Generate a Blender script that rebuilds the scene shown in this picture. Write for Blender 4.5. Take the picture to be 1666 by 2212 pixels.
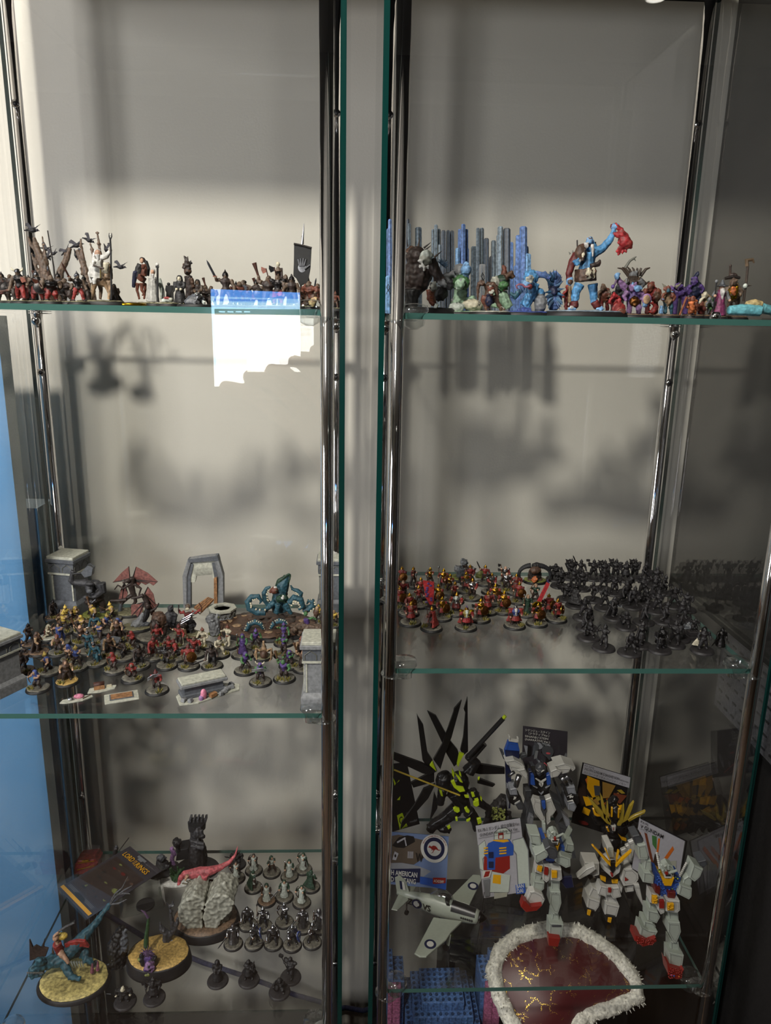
import bpy, math, random
import numpy as np
from mathutils import Vector, Matrix, Euler, noise
from mathutils.bvhtree import BVHTree
for _o in list(bpy.data.objects): bpy.data.objects.remove(_o)
sc = bpy.context.scene; COL = sc.collection
random.seed(7)
# ---------------------------------------------------------------- camera
HC = 1.50                                   # eye height above the floor
F_PX, PITCH, YAW, ROLL = 1598.4, .2495, .0406, .0192      # for an image of 1666 x 2212
cp, sp, cy_, sy_, cr, sr = math.cos(PITCH), math.sin(PITCH), math.cos(YAW), math.sin(YAW), math.cos(ROLL), math.sin(ROLL)
FW = Vector((sy_*cp, cy_*cp, -sp)); R0 = Vector((cy_, -sy_, 0)); U0 = R0.cross(FW)
RT = R0*cr + U0*sr; UP = U0*cr - R0*sr
CAM = Vector((0, 0, HC))
cd = bpy.data.cameras.new('camera'); cam = bpy.data.objects.new('camera', cd); COL.objects.link(cam)
cd.sensor_fit = 'VERTICAL'; cd.sensor_height = 24; cd.lens = F_PX/2212*24; cd.clip_start = .01
cam.matrix_world = Matrix(((RT.x, UP.x, -FW.x, 0), (RT.y, UP.y, -FW.y, 0), (RT.z, UP.z, -FW.z, HC), (0, 0, 0, 1)))
sc.camera = cam
# ---------------------------------------------------------------- light and exposure
sc.view_settings.view_transform = 'Standard'; sc.view_settings.look = 'None'
sc.view_settings.gamma = 1; sc.view_settings.use_curve_mapping = False
sc.view_settings.exposure = 0.18
w = bpy.data.worlds.new('world'); sc.world = w; w.use_nodes = True
w.node_tree.nodes['Background'].inputs[0].default_value = (.9, .95, 1, 1)
w.node_tree.nodes['Background'].inputs[1].default_value = .02
cyc = sc.cycles
cyc.use_denoising = True; cyc.max_bounces = 8; cyc.diffuse_bounces = 2; cyc.glossy_bounces = 5
cyc.transparent_max_bounces = 40; cyc.sample_clamp_indirect = 3; cyc.caustics_reflective = False; cyc.caustics_refractive = False
def light(name, kind, loc, target, power, color, **kw):
    l = bpy.data.lights.new(name, kind); o = bpy.data.objects.new(name, l); COL.objects.link(o)
    l.energy = power; l.color = color; o.location = loc
    o.rotation_euler = (Vector(target)-Vector(loc)).to_track_quat('-Z', 'Y').to_euler()
    for k, v in kw.items(): setattr(l, k, v)
    return o
KEY = Vector((-.52, -.41, HC+1.135))
light('ceiling_lamp_light', 'AREA', KEY, (-.30, 1.3, HC+.15), 24, (1, .95, .87), shape='DISK', size=.19, spread=math.radians(140))
light('left_fill_light', 'AREA', (-2.12, -.55, HC+.30), (.0, 1.2, HC+.35), 25, (.98, .97, 1), shape='RECTANGLE', size=1.0, size_y=1.1, spread=math.radians(110))  # added soft fill for the ambient light; no window is modelled
# ---------------------------------------------------------------- pixel helpers (1666 x 2212): rays into the scene
def ray(x, y): return FW + RT*((x-833)/F_PX) - UP*((y-1106)/F_PX)
def onz(x, y, z): d = ray(x, y); return CAM + d*((z-HC)/d.z)
def ony(x, y, Y): d = ray(x, y); return CAM + d*(Y/d.y)
Z = dict(L1=HC+.0133, L2=HC-.4678, L3=HC-.9557, R1=HC+.0115, R2=HC-.4074, R3=HC-.8903)
CROP = {'1': (0, 450, 3.967), '2': (340, 450, 3.967), '3': (820, 450, 3.967), '4': (1180, 450, 3.428),
        'A': (0, 1180, 4.165), 'B': (340, 1180, 4.165), 'C': (820, 1180, 3.967), 'D': (1180, 1180, 3.428),
        'E': (0, 1740, 4.165), 'F': (340, 1740, 4.165), 'G': (820, 1480, 3.967), 'H': (1180, 1560, 3.967),
        'I': (820, 1780, 3.967), 'J': (1180, 1780, 3.428), 'K': (1070, 1560, 7.373), 'N': (840, 1770, 7.136), 'P': (0, 0, 1)}
def px(c, x, y): a, b, s = CROP[c]; return a+x/s, b+y/s
# ---------------------------------------------------------------- materials
MATS = {}
def srgb(c): return tuple(((v/255)/12.92 if v/255 <= .04045 else ((v/255+.055)/1.055)**2.4) for v in c)
PAL = dict(black=(26, 25, 26), primer=(40, 37, 38), basegrey=(20, 20, 20), ground=(104, 100, 88), groundg=(120, 116, 84), groundb=(112, 88, 66),
    darkgrey=(64, 64, 68), stone=(124, 126, 128), stonel=(176, 176, 160), stoned=(86, 90, 96), bone=(206, 196, 166), white=(212, 210, 202), offwhite=(200, 208, 196),
    red=(150, 36, 28), dred=(104, 28, 24), rust=(120, 62, 40), orange=(214, 110, 36), brown=(92, 64, 46), dbrown=(56, 42, 36), tan=(166, 134, 96),
    skin=(196, 150, 118), orcskin=(104, 84, 66), green=(70, 122, 66), dgreen=(32, 66, 46), palegreen=(150, 184, 150), yellow=(222, 186, 52), mustard=(176, 150, 50),
    blue=(52, 76, 150), teal=(40, 92, 108), iceblue=(110, 160, 206), iceb2=(84, 118, 178), iceg=(120, 138, 152), giantblue=(70, 150, 206), navy=(26, 34, 70),
    purple=(86, 58, 130), magenta=(140, 44, 98), pink=(214, 120, 150), crimson=(168, 22, 28), moss=(214, 196, 70), mossg=(120, 126, 50), bark=(110, 88, 70),
    crow=(40, 38, 46), wing=(124, 74, 66), goldsand=(186, 150, 70), sand=(196, 178, 100), lime=(186, 208, 30), rwhite=(182, 190, 178), gunm=(78, 80, 84),
    rblue=(44, 88, 176), ryellow=(240, 176, 20), dpink=(206, 88, 96), foam=(104, 164, 216), cream=(224, 220, 206), planeg=(166, 172, 158), lilac=(140, 100, 150),
    hair=(200, 196, 190), brickblue=(64, 104, 160), brickteal=(60, 150, 136), brickpink=(170, 90, 130), velvet=(130, 14, 22), cable=(58, 60, 96), wood=(150, 104, 60),
    card1=(60, 56, 62), card2=(182, 180, 186), card3=(170, 130, 60), card4=(96, 84, 72), skyp=(110, 130, 170), silverp=(150, 152, 158), cupboard=(27, 25, 24), peg=(120, 118, 112), turq=(110, 180, 190), sandy=(214, 186, 120))
METAL = dict(gold=((212, 160, 60), .32), silver=(( 190, 190, 192), .3), steel=((120, 122, 128), .36), dsteel=((74, 72, 72), .42), chrome=((226, 224, 224), .05), bronze=((150, 100, 56), .4), mgold=((224, 176, 40), .25), msilver=((200, 202, 206), .18))
KEEP = {'cream', 'cupboard', 'peg', 'cable', 'foam', 'card1', 'card4', 'turq', 'black'}
def mat(k):
    if k in MATS: return MATS[k]
    m = bpy.data.materials.new(k); m.use_nodes = True; nt = m.node_tree; b = nt.nodes['Principled BSDF']; MATS[k] = m
    N = nt.nodes.new; L = nt.links.new
    base = k; var = .35; nz = 260; bump = 0
    gloss = .55
    if k in METAL: c, r = METAL[k]; b.inputs['Metallic'].default_value = 1; b.inputs['Roughness'].default_value = r; var = .0 if k == 'chrome' else .3; base = c
    else:
        if k.endswith('*'): base = PAL[k[:-1]]; var = 0.04; gloss = .35; bump = 0   # clean moulded plastic
        else: base = PAL[k]
        b.inputs['Roughness'].default_value = gloss
    col = srgb(base)
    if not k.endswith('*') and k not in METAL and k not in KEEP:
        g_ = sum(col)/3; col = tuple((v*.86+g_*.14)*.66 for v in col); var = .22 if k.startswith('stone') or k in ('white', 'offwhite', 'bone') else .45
    elif k in METAL and k != 'chrome': col = tuple(v*.6 for v in col)
    elif k.endswith('*'): col = tuple(v*.78 for v in col)
    if var == 0: b.inputs['Base Color'].default_value = (*col, 1); return m
    tc = N('ShaderNodeNewGeometry'); no = N('ShaderNodeTexNoise'); no.inputs['Scale'].default_value = nz; no.inputs['Detail'].default_value = 5
    L(tc.outputs['Position'], no.inputs['Vector'])
    rp = N('ShaderNodeValToRGB'); L(no.outputs['Fac'], rp.inputs['Fac'])
    rp.color_ramp.elements[0].position = .33; rp.color_ramp.elements[1].position = .68
    rp.color_ramp.elements[0].color = (*[v*(1-var) for v in col], 1); rp.color_ramp.elements[1].color = (*[min(1, v*(1+var)) for v in col], 1)
    if k.endswith('*') or k in METAL or k in KEEP: L(rp.outputs['Color'], b.inputs['Base Color']); return m
    pr = N('ShaderNodeValToRGB'); L(tc.outputs['Pointiness'], pr.inputs['Fac'])          # wash and drybrush on painted figures; elsewhere recess shade and edge light painted in
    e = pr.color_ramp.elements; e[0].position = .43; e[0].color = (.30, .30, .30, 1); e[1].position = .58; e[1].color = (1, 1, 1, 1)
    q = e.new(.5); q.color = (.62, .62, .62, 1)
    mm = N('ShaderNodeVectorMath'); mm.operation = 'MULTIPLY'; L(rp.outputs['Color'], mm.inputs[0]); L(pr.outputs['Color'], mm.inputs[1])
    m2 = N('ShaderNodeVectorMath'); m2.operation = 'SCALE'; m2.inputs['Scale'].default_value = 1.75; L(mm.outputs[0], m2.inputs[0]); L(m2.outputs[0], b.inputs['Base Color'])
    return m
def nodemat(name, fn):
    m = bpy.data.materials.new(name); m.use_nodes = True; MATS[name] = m; fn(m.node_tree, m.node_tree.nodes['Principled BSDF']); return m
def _glass(nt, b, tint=(.988, .990, .988), f0=.042, pw=5.0):
    N = nt.nodes.new; L = nt.links.new; nt.nodes.remove(b)
    g = N('ShaderNodeNewGeometry'); d = N('ShaderNodeVectorMath'); d.operation = 'DOT_PRODUCT'; L(g.outputs['Normal'], d.inputs[0]); L(g.outputs['Incoming'], d.inputs[1])
    a = N('ShaderNodeMath'); a.operation = 'ABSOLUTE'; L(d.outputs['Value'], a.inputs[0])
    s = N('ShaderNodeMath'); s.operation = 'SUBTRACT'; s.inputs[0].default_value = 1; L(a.outputs[0], s.inputs[1])
    p = N('ShaderNodeMath'); p.operation = 'POWER'; L(s.outputs[0], p.inputs[0]); p.inputs[1].default_value = pw
    q = N('ShaderNodeMath'); q.operation = 'MULTIPLY_ADD'; L(p.outputs[0], q.inputs[0]); q.inputs[1].default_value = 1-f0; q.inputs[2].default_value = f0
    t = N('ShaderNodeBsdfTransparent'); t.inputs[0].default_value = (*tint, 1)
    r = N('ShaderNodeBsdfGlossy'); r.inputs['Roughness'].default_value = 0; r.inputs['Color'].default_value = (1, 1, 1, 1)
    x = N('ShaderNodeMixShader'); L(q.outputs[0], x.inputs[0]); L(t.outputs[0], x.inputs[1]); L(r.outputs[0], x.inputs[2])
    L(x.outputs[0], nt.nodes['Material Output'].inputs[0])
nodemat('glass', _glass)
nodemat('clear_plastic', lambda nt, b: _glass(nt, b, (.9, .92, .92), .08, 3.0))
nodemat('smoky_plastic', lambda nt, b: _glass(nt, b, (.72, .74, .74), .1, 3.0))
def _edge(nt, b):
    b.inputs['Base Color'].default_value = (.05, .13, .11, 1); b.inputs['Roughness'].default_value = .12; b.inputs['Transmission Weight'].default_value = .0
nodemat('glass_edge', _edge)
def _edged(nt, b):
    b.inputs['Base Color'].default_value = (.002, .026, .022, 1); b.inputs['Roughness'].default_value = .15
nodemat('glass_edge_dark', _edged)
def _wall(c, s=900, st=.12):
    def f(nt, b):
        N = nt.nodes.new; L = nt.links.new
        b.inputs['Base Color'].default_value = (*srgb(c), 1); b.inputs['Roughness'].default_value = .75
        n = N('ShaderNodeTexNoise'); n.inputs['Scale'].default_value = s; n.inputs['Detail'].default_value = 3
        tc = N('ShaderNodeTexCoord'); L(tc.outputs['Object'], n.inputs['Vector'])
        bp = N('ShaderNodeBump'); bp.inputs['Strength'].default_value = st; bp.inputs['Distance'].default_value = .002; L(n.outputs['Fac'], bp.inputs['Height']); L(bp.outputs[0], b.inputs['Normal'])
    return f
nodemat('wall_paint', _wall((222, 217, 205), 260))
nodemat('ceiling_paint', _wall((210, 206, 198)))
nodemat('floor_wood', _wall((96, 74, 56), 60))
nodemat('foam_rough', _wall((196, 214, 226), 300, .9))
nodemat('shelf_black', _wall((14, 14, 15), 60))
def emis(name, c, s):
    def f(nt, b):
        b.inputs['Base Color'].default_value = (0, 0, 0, 1); b.inputs['Roughness'].default_value = .3
        b.inputs['Emission Color'].default_value = (*c, 1); b.inputs['Emission Strength'].default_value = s
    nodemat(name, f)
def _glitter(nt, b):
    N = nt.nodes.new; L = nt.links.new
    tc = N('ShaderNodeTexCoord'); v = N('ShaderNodeTexVoronoi'); v.inputs['Scale'].default_value = 58; v.feature = 'DISTANCE_TO_EDGE'
    L(tc.outputs['Object'], v.inputs['Vector']); n = N('ShaderNodeTexNoise'); n.inputs['Scale'].default_value = 40; L(tc.outputs['Object'], n.inputs['Vector'])
    n2 = N('ShaderNodeTexNoise'); n2.inputs['Scale'].default_value = 700; L(tc.outputs['Object'], n2.inputs['Vector'])
    lt = N('ShaderNodeMath'); lt.operation = 'LESS_THAN'; L(v.outputs['Distance'], lt.inputs[0]); lt.inputs[1].default_value = .06
    gt = N('ShaderNodeMath'); gt.operation = 'GREATER_THAN'; L(n.outputs['Fac'], gt.inputs[0]); gt.inputs[1].default_value = .54
    g2 = N('ShaderNodeMath'); g2.operation = 'GREATER_THAN'; L(n2.outputs['Fac'], g2.inputs[0]); g2.inputs[1].default_value = .57
    m1 = N('ShaderNodeMath'); m1.operation = 'MULTIPLY'; L(lt.outputs[0], m1.inputs[0]); L(gt.outputs[0], m1.inputs[1])
    m2 = N('ShaderNodeMath'); m2.operation = 'MULTIPLY'; L(m1.outputs[0], m2.inputs[0]); L(g2.outputs[0], m2.inputs[1])
    mx = N('ShaderNodeMixRGB'); L(m2.outputs[0], mx.inputs[0]); mx.inputs[1].default_value = (*srgb((76, 12, 16)), 1); mx.inputs[2].default_value = (*srgb((240, 200, 90)), 1)
    L(mx.outputs[0], b.inputs['Base Color']); L(m2.outputs[0], b.inputs['Metallic']); b.inputs['Roughness'].default_value = .4
    b.inputs['Sheen Weight'].default_value = .3
nodemat('velvet_glitter', _glitter)
# ---------------------------------------------------------------- raw geometry
class Raw:
    def __init__(s): s.v = []; s.f = []; s.m = []
    def add(s, vs, fs, m):
        n = len(s.v); s.v += [tuple(q) for q in vs]
        for q in fs: s.f.append(tuple(i+n for i in q)); s.m.append(m)
    def ell(s, c, r, m, rot=None, seg=10, ring=6):
        c = Vector(c); r = (r, r, r) if isinstance(r, (int, float)) else r
        M = Euler([math.radians(a) for a in rot]).to_matrix() if rot else None
        vs = []
        for j in range(1, ring):
            t = math.pi*j/ring
            for i in range(seg):
                a = 2*math.pi*i/seg; p = Vector((math.sin(t)*math.cos(a)*r[0], math.sin(t)*math.sin(a)*r[1], math.cos(t)*r[2]))
                vs.append(c+(M@p if M else p))
        tp = Vector((0, 0, r[2])); vs.append(c+(M@tp if M else tp)); vs.append(c-(M@tp if M else tp)); T = len(vs)-2
        fs = []
        for j in range(ring-2):
            for i in range(seg): k = (i+1) % seg; fs.append((j*seg+i, (j+1)*seg+i, (j+1)*seg+k, j*seg+k))
        for i in range(seg): k = (i+1) % seg; fs.append((T, i, k)); fs.append((T+1, (ring-2)*seg+k, (ring-2)*seg+i))
        s.add(vs, fs, m)
    def tube(s, pts, rs, m, seg=8, flat=1.0, n=None, cap=True):
        pts = [Vector(p) for p in pts]; K = len(pts)
        if isinstance(rs, (int, float)): rs = [rs]*K
        if len(rs) == 2 and K > 2: rs = [rs[0]+(rs[1]-rs[0])*i/(K-1) for i in range(K)]
        vs = []; prev = None
        for i, p in enumerate(pts):
            d = (pts[min(i+1, K-1)]-pts[max(i-1, 0)]).normalized()
            if n: u = Vector(n)
            elif prev is None: u = Vector((0, 1, 0)) if abs(d.y) < .9 else Vector((1, 0, 0))
            else: u = prev
            u = (u-d*u.dot(d)).normalized(); prev = u; w_ = d.cross(u)
            for k in range(seg):
                a = 2*math.pi*k/seg; vs.append(p+(w_*math.cos(a)+u*(math.sin(a)*flat))*rs[i])
        fs = [(i*seg+k, i*seg+(k+1) % seg, (i+1)*seg+(k+1) % seg, (i+1)*seg+k) for i in range(K-1) for k in range(seg)]
        if cap: fs += [tuple(reversed(range(seg))), tuple((K-1)*seg+k for k in range(seg))]
        s.add(vs, fs, m)
    def box(s, c, d, m, rot=None, taper=1.0, bev=0):
        c = Vector(c); M = Euler([math.radians(a) for a in rot]).to_matrix() if rot else Matrix.Identity(3)
        hx, hy, hz = d[0]/2, d[1]/2, d[2]/2
        if bev <= 0:
            vs = [c+M@Vector((x*hx*(taper if z > 0 else 1), y*hy*(taper if z > 0 else 1), z*hz)) for z in (-1, 1) for x, y in ((-1, -1), (1, -1), (1, 1), (-1, 1))]
            s.add(vs, [(3, 2, 1, 0), (4, 5, 6, 7), (0, 1, 5, 4), (1, 2, 6, 5), (2, 3, 7, 6), (3, 0, 4, 7)], m)
        else:
            e = min(bev, hx*.9, hy*.9, hz*.9)
            rings = []
            for z, k in ((-hz, e), (-hz+e, 0), (hz-e, 0), (hz, e)):
                t = taper if z > 0 else 1; X = hx*t-k; Y = hy*t-k; q = e if k == 0 else e*.5
                rings.append([(X-q, -Y), (X, -Y+q), (X, Y-q), (X-q, Y), (-X+q, Y), (-X, Y-q), (-X, -Y+q), (-X+q, -Y)])
            zs = (-hz, -hz+e, hz-e, hz)
            vs = [c+M@Vector((x, y, zs[i])) for i, r_ in enumerate(rings) for x, y in r_]
            fs = [(i*8+k, i*8+(k+1) % 8, i*8+8+(k+1) % 8, i*8+8+k) for i in range(3) for k in range(8)] + [tuple(reversed(range(8))), tuple(range(24, 32))]
            s.add(vs, fs, m)
    def lathe(s, prof, m, seg=20, c=(0, 0, 0), sx=1, sy=1, jit=0):
        vs = []; c = Vector(c)
        for r, z in prof:
            for k in range(seg):
                a = 2*math.pi*k/seg; j = 1+(random.uniform(-jit, jit) if r > 0 else 0); vs.append(c+Vector((r*j*math.cos(a)*sx, r*j*math.sin(a)*sy, z+(random.uniform(-jit, jit)*.02 if jit else 0))))
        K = len(prof); fs = [(i*seg+k, i*seg+(k+1) % seg, (i+1)*seg+(k+1) % seg, (i+1)*seg+k) for i in range(K-1) for k in range(seg)]
        fs += [tuple(reversed(range(seg))), tuple((K-1)*seg+k for k in range(seg))]
        s.add(vs, fs, m)
    def prism(s, pts, ext, m, bev=0, bm_=None):
        P = [Vector(p) for p in pts]; ext = Vector(ext); n = len(P)
        area = sum((P[i].cross(P[(i+1) % n]) for i in range(n)), Vector())
        if area.dot(ext) > 0: P.reverse()
        c = sum(P, Vector())/n
        if bev > 0:
            e = ext.normalized()*bev
            def sh(p): d = (c-p); return p+d*min(.4, bev/max(d.length, 1e-9))
            L = [[sh(p) for p in P], [p+e for p in P], [p+ext-e for p in P], [sh(p)+ext for p in P]]
        else: L = [P, [p+ext for p in P]]
        K = len(L); vs = [p for l in L for p in l]
        fs = [(i*n+k, i*n+n+k, i*n+n+(k+1) % n, i*n+(k+1) % n) for i in range(K-1) for k in range(n)]
        fs += [tuple(range(n)), tuple(reversed(range((K-1)*n, K*n)))]
        s.add(vs, fs, m)
def mesh_from(vs, fs, ms, name, smooth=True, slots=None, cmap=None):
    me = bpy.data.meshes.new(name); me.from_pydata(vs, [], fs)
    keys = sorted(set(ms)); ix = {k: i for i, k in enumerate(keys)}
    for k in keys:
        kk = cmap.get(k, k) if cmap else k
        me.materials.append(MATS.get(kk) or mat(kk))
    me.polygons.foreach_set('material_index', [ix[k] for k in ms])
    me.polygons.foreach_set('use_smooth', [smooth]*len(fs)); me.update()
    return me
_tmp = bpy.data.scenes.new('tmp')
def sculpt(raw, voxel, nz=0, scale=1.0):
    """melt the primitives into ONE continuous surface and keep each region's paint"""
    me = bpy.data.meshes.new('t'); me.from_pydata(raw.v, [], raw.f); me.update()
    o = bpy.data.objects.new('t', me); _tmp.collection.objects.link(o)
    md = o.modifiers.new('r', 'REMESH'); md.mode = 'VOXEL'; md.voxel_size = voxel
    _tmp.view_layers[0].update(); dg = _tmp.view_layers[0].depsgraph; dg.update()
    ev = o.evaluated_get(dg).to_mesh()
    n = len(ev.vertices); co = np.empty(n*3, 'f'); ev.vertices.foreach_get('co', co); co = co.reshape(-1, 3)
    nr = np.empty(n*3, 'f'); ev.vertices.foreach_get('normal', nr); nr = nr.reshape(-1, 3)
    fs = [tuple(p.vertices) for p in ev.polygons]
    o.evaluated_get(dg).to_mesh_clear(); bpy.data.objects.remove(o); bpy.data.meshes.remove(me)
    bvh = BVHTree.FromPolygons(raw.v, raw.f)
    ms = []
    for f in fs:
        c = co[list(f)].mean(0); h = bvh.find_nearest(Vector(c.tolist())); ms.append(raw.m[h[2]] if h[2] is not None else raw.m[0])
    if nz:
        sc_ = 1/(voxel*3.2)
        d = np.array([noise.noise(Vector(c)*sc_)+.55*noise.noise(Vector(c)*sc_*.38) for c in co.tolist()], 'f')
        co = co + nr*(d*nz)[:, None]
    return co.tolist(), fs, ms
# ---------------------------------------------------------------- objects
def obj(name, me, parent=None, loc=(0, 0, 0), rot=(0, 0, 0), label=None, cat=None, group=None, kind=None):
    o = bpy.data.objects.new(name, me); COL.objects.link(o); o.location = loc; o.rotation_euler = rot
    if parent: o.parent = parent
    if label: o['label'] = label
    if cat: o['category'] = cat
    if group: o['group'] = group
    if kind: o['kind'] = kind
    return o
def thing(name, label, cat, loc=(0, 0, 0), rz=0, group=None): return obj(name, None, None, loc, (0, 0, rz), label, cat, group)
def rmesh(raw, name='m', smooth=False, cmap=None): return mesh_from(raw.v, raw.f, raw.m, name, smooth, cmap=cmap)
def part(name, raw, parent, smooth=False, label=None, kind=None):
    o = obj(name, rmesh(raw, name, smooth), parent, label=label, kind=kind); return o
def boxraw(x0, x1, y0, y1, z0, z1, m): r = Raw(); r.box(((x0+x1)/2, (y0+y1)/2, (z0+z1)/2), (x1-x0, y1-y0, z1-z0), m); return r
def text_mesh(s, m, size=1, bold=0, sx=1, align='LEFT'):
    cu = bpy.data.curves.new('txt', 'FONT'); cu.body = s; cu.size = size; cu.align_x = align; cu.offset = bold; cu.resolution_u = 2; cu.extrude = 0
    o = bpy.data.objects.new('txt', cu); _tmp.collection.objects.link(o); _tmp.view_layers[0].update()
    dg = _tmp.view_layers[0].depsgraph; dg.update(); me = bpy.data.meshes.new_from_object(o.evaluated_get(dg)); bpy.data.objects.remove(o)
    vs = [v.co.copy() for v in me.vertices]; fs = [tuple(p.vertices) for p in me.polygons]; bpy.data.meshes.remove(me)
    return [(v.x*sx, v.y) for v in vs], fs
# ================================================================ setting
YF, YB, W_, XL, XR = .8248, 1.1848, .4545, -.0338, .0424
WALL = 1.30
def struct(name, raw, smooth=False): return obj(name, rmesh(raw, name, smooth), kind='structure')
struct('wall_back', boxraw(-2.2, 2.2, WALL, WALL+.1, 0, 2.7, 'wall_paint'))
struct('wall_left', boxraw(-2.3, -2.2, -2.2, WALL+.1, 0, 2.7, 'wall_paint'))
struct('wall_right', boxraw(2.2, 2.3, -2.2, WALL+.1, 0, 2.7, 'cupboard'))
struct('wall_front', boxraw(-2.2, 2.2, -2.3, -2.2, 0, 2.7, 'card4'))
struct('floor', boxraw(-2.3, 2.3, -2.3, WALL+.1, -.1, 0, 'floor_wood'))
struct('ceiling', boxraw(-2.3, 2.3, -2.3, WALL+.1, 2.7, 2.8, 'ceiling_paint'))
def glasspane(name, x0, x1, y0, y1, z0, z1, parent, axis, em='glass_edge'):
    """axis = thickness axis; the four thin faces carry the green edge"""
    me = rmesh(boxraw(x0, x1, y0, y1, z0, z1, 'glass'), name); me.materials.append(MATS[em])
    for p in me.polygons:
        if abs(p.normal['xyz'.index(axis)]) < .5: p.material_index = 1
    return obj(name, me, parent)
def cabinet(label, xa, xb, tag_, shelves):
    t = thing('glass_cabinet', label, 'cabinet', ((xa+xb)/2, (YF+YB)/2, 0)); O = t.location.copy()
    def off(o): o.location = -O; return o
    zt = HC+.458; zb = .16; ea = .02 if tag_ == 'L' else .0375; eb = .0375 if tag_ == 'L' else .02
    off(part('top_panel', boxraw(xa-ea, xb+eb, YF-.018, YB+.015, zt, zt+.085, 'shelf_black'), t))
    off(part('base_cabinet', boxraw(xa-.02, xb+.02, YF-.012, YB+.015, .0, zb, 'shelf_black'), t))
    for i, (x, y) in enumerate(((xa, YF), (xb, YF), (xa, YB), (xb, YB))):
        r = Raw(); r.tube([(x, y, zb), (x, y, zt)], .0074, 'chrome', seg=24); p = off(part('pole', r, t, True))
        sx = 1 if x == xa else -1; sy = 1 if y == YF else -1
        for s in shelves:
            r = Raw(); z = Z[s]-.0075
            r.lathe([(.010, -.0016), (.0165, -.0010), (.0165, 0)], 'clear_plastic' if y == YF else 'chrome', 16, (x+sx*.006, y+sy*.004, z))
            if y == YB:
                r.tube([(x, y-.0078, z-.012), (x, y-.0105, z-.012), (x, y-.0120, z-.012)], [.0068, .0066, .0052], 'chrome', 16)
                r.tube([(x-.003, y-.0122, z-.012), (x+.003, y-.0122, z-.012)], .0008, 'dsteel', 4); r.tube([(x, y-.0122, z-.015), (x, y-.0122, z-.009)], .0008, 'dsteel', 4)
            b = obj('shelf_support', rmesh(r, 'support', True), p)
            if y == YF:                                       # clear suction bumper inside the front poles
                r = Raw(); c = (x+sx*.019, y+.010, z+.006)
                r.lathe([(.004, -.016), (.011, -.012), (.013, 0), (.016, .004), (.014, .010), (.004, .012)], 'clear_plastic', 16, c); obj('bumper', rmesh(r, 'b', True), p)
        for k in range(5):
            r = Raw(); z = HC+.35-k*.375-.058
            if y == YB: r.tube([(x, y-.0070, z), (x, y-.0088, z)], .0058, 'chrome', 12); r.tube([(x, y-.0086, z), (x, y-.0092, z)], .0032, 'black', 8); obj('screw_hole', rmesh(r, 's', True), p)
    off(glasspane('side_glass', xa-.020, xa-.014, YF-.004, YB+.008, zb, zt, t, 'x', 'glass_edge_dark'))
    off(glasspane('side_glass', xb+.014, xb+.020, YF-.004, YB+.008, zb, zt, t, 'x', 'glass_edge_dark'))
    off(glasspane('back_glass', xa-.013, xb+.013, YB+.010, YB+.014, zb, zt, t, 'y', 'glass_edge_dark'))
    off(glasspane('door_glass', xa-.009, xb+.009, YF-.0165, YF-.0125, zb+.002, zt-.002, t, 'y', 'glass_edge_dark'))
    for s in shelves:
        off(glasspane('glass_shelf', xa+.001, xb-.001, YF+.001, YB+.004, Z[s]-.0065, Z[s], t, 'z'))
    return t
cabinet('glass display cabinet with chrome poles on the left', XL-W_, XL, 'L', ('L1', 'L2', 'L3'))
cabinet('glass display cabinet with chrome poles on the right', XR, XR+W_, 'R', ('R1', 'R2', 'R3'))
# outside the cabinets
b1 = px('A', 190, 0); X1 = ony(45, 1180, 1.10).x; X2 = ony(82, 1180, 1.15).x
def board(label, x0, x1, y0, y1, zt):
    r = boxraw(x0, x1, y0, y1, 0, zt, 'foam*'); me = rmesh(r, 'board'); me.materials.append(MATS['foam_rough'])
    for p in me.polygons:
        if abs(p.normal.y) < .5: p.material_index = 1
    obj('foam_board', me, label=label, cat='board', group=None)
board('tall pale blue insulation foam board leaning beside the left cabinet', X1-.33, X1, 1.10, 1.133, ony(14, 682, 1.10).z)
board('lower blue foam board with rough cut edge, against the wall', X2-.25, X2, 1.16, 1.225, ony(70, 1098, 1.16).z)
r = Raw(); pts = [ony(*q, 1.262) for q in ((-60, 1840), (0, 1862), (60, 1892), (125, 1920), (230, 1975), (330, 2035), (440, 2080), (540, 2112), (640, 2150), (720, 2172), (800, 2186), (900, 2200), (1000, 2230))]
r.tube(pts, .0048, 'cable', 10); obj('power_cable', rmesh(r, 'c', True), label='dark blue power cable sagging along the wall behind the cabinets', cat='cable')
XC = XR+W_
t = thing('tall_cupboard', 'tall dark brown cupboard standing right of the right cabinet', 'cupboard', (XC+.30, .95, 0))
o = part('cupboard_body', boxraw(-.20, .35, -.28, .33, 0, 2.3, 'cupboard'), t); o = part('cupboard_side', boxraw(-.215, -.201, -.28, .33, 0, 2.32, 'cupboard'), t)
# perforated grey panel leaning between cabinet and cupboard
t = thing('perforated_panel', 'grey perforated panel on a post beyond the right glass side', 'panel', (XC+.060, .93, HC-.50))
r = Raw(); r.box((0, 0, .0), (.004, .17, .12), 'darkgrey'); part('panel', r, t)
r = Raw()
for i in range(8):
    for j in range(6): r.box((-.0022, -.075+i*.021, -.05+j*.02), (.001, .010, .003), 'black')
part('slots', r, t, kind='stuff')
r = Raw(); r.box((0, 0, -(HC-.50)/2-.03), (.02, .05, HC-.50-.06), 'cupboard'); part('post', r, t)
# black box under the right lower shelf
t = thing('storage_box', 'large black storage box low in the right cabinet', 'box', ((XR+.27), 1.10, .16))
r = Raw(); r.box((.015, 0, .16), (.33, .13, .32), 'black', bev=.004); part('box_body', r, t)
r = Raw(); r.box((.015, 0, .327), (.34, .14, .014), 'black', bev=.003); part('lid', r, t)
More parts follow.
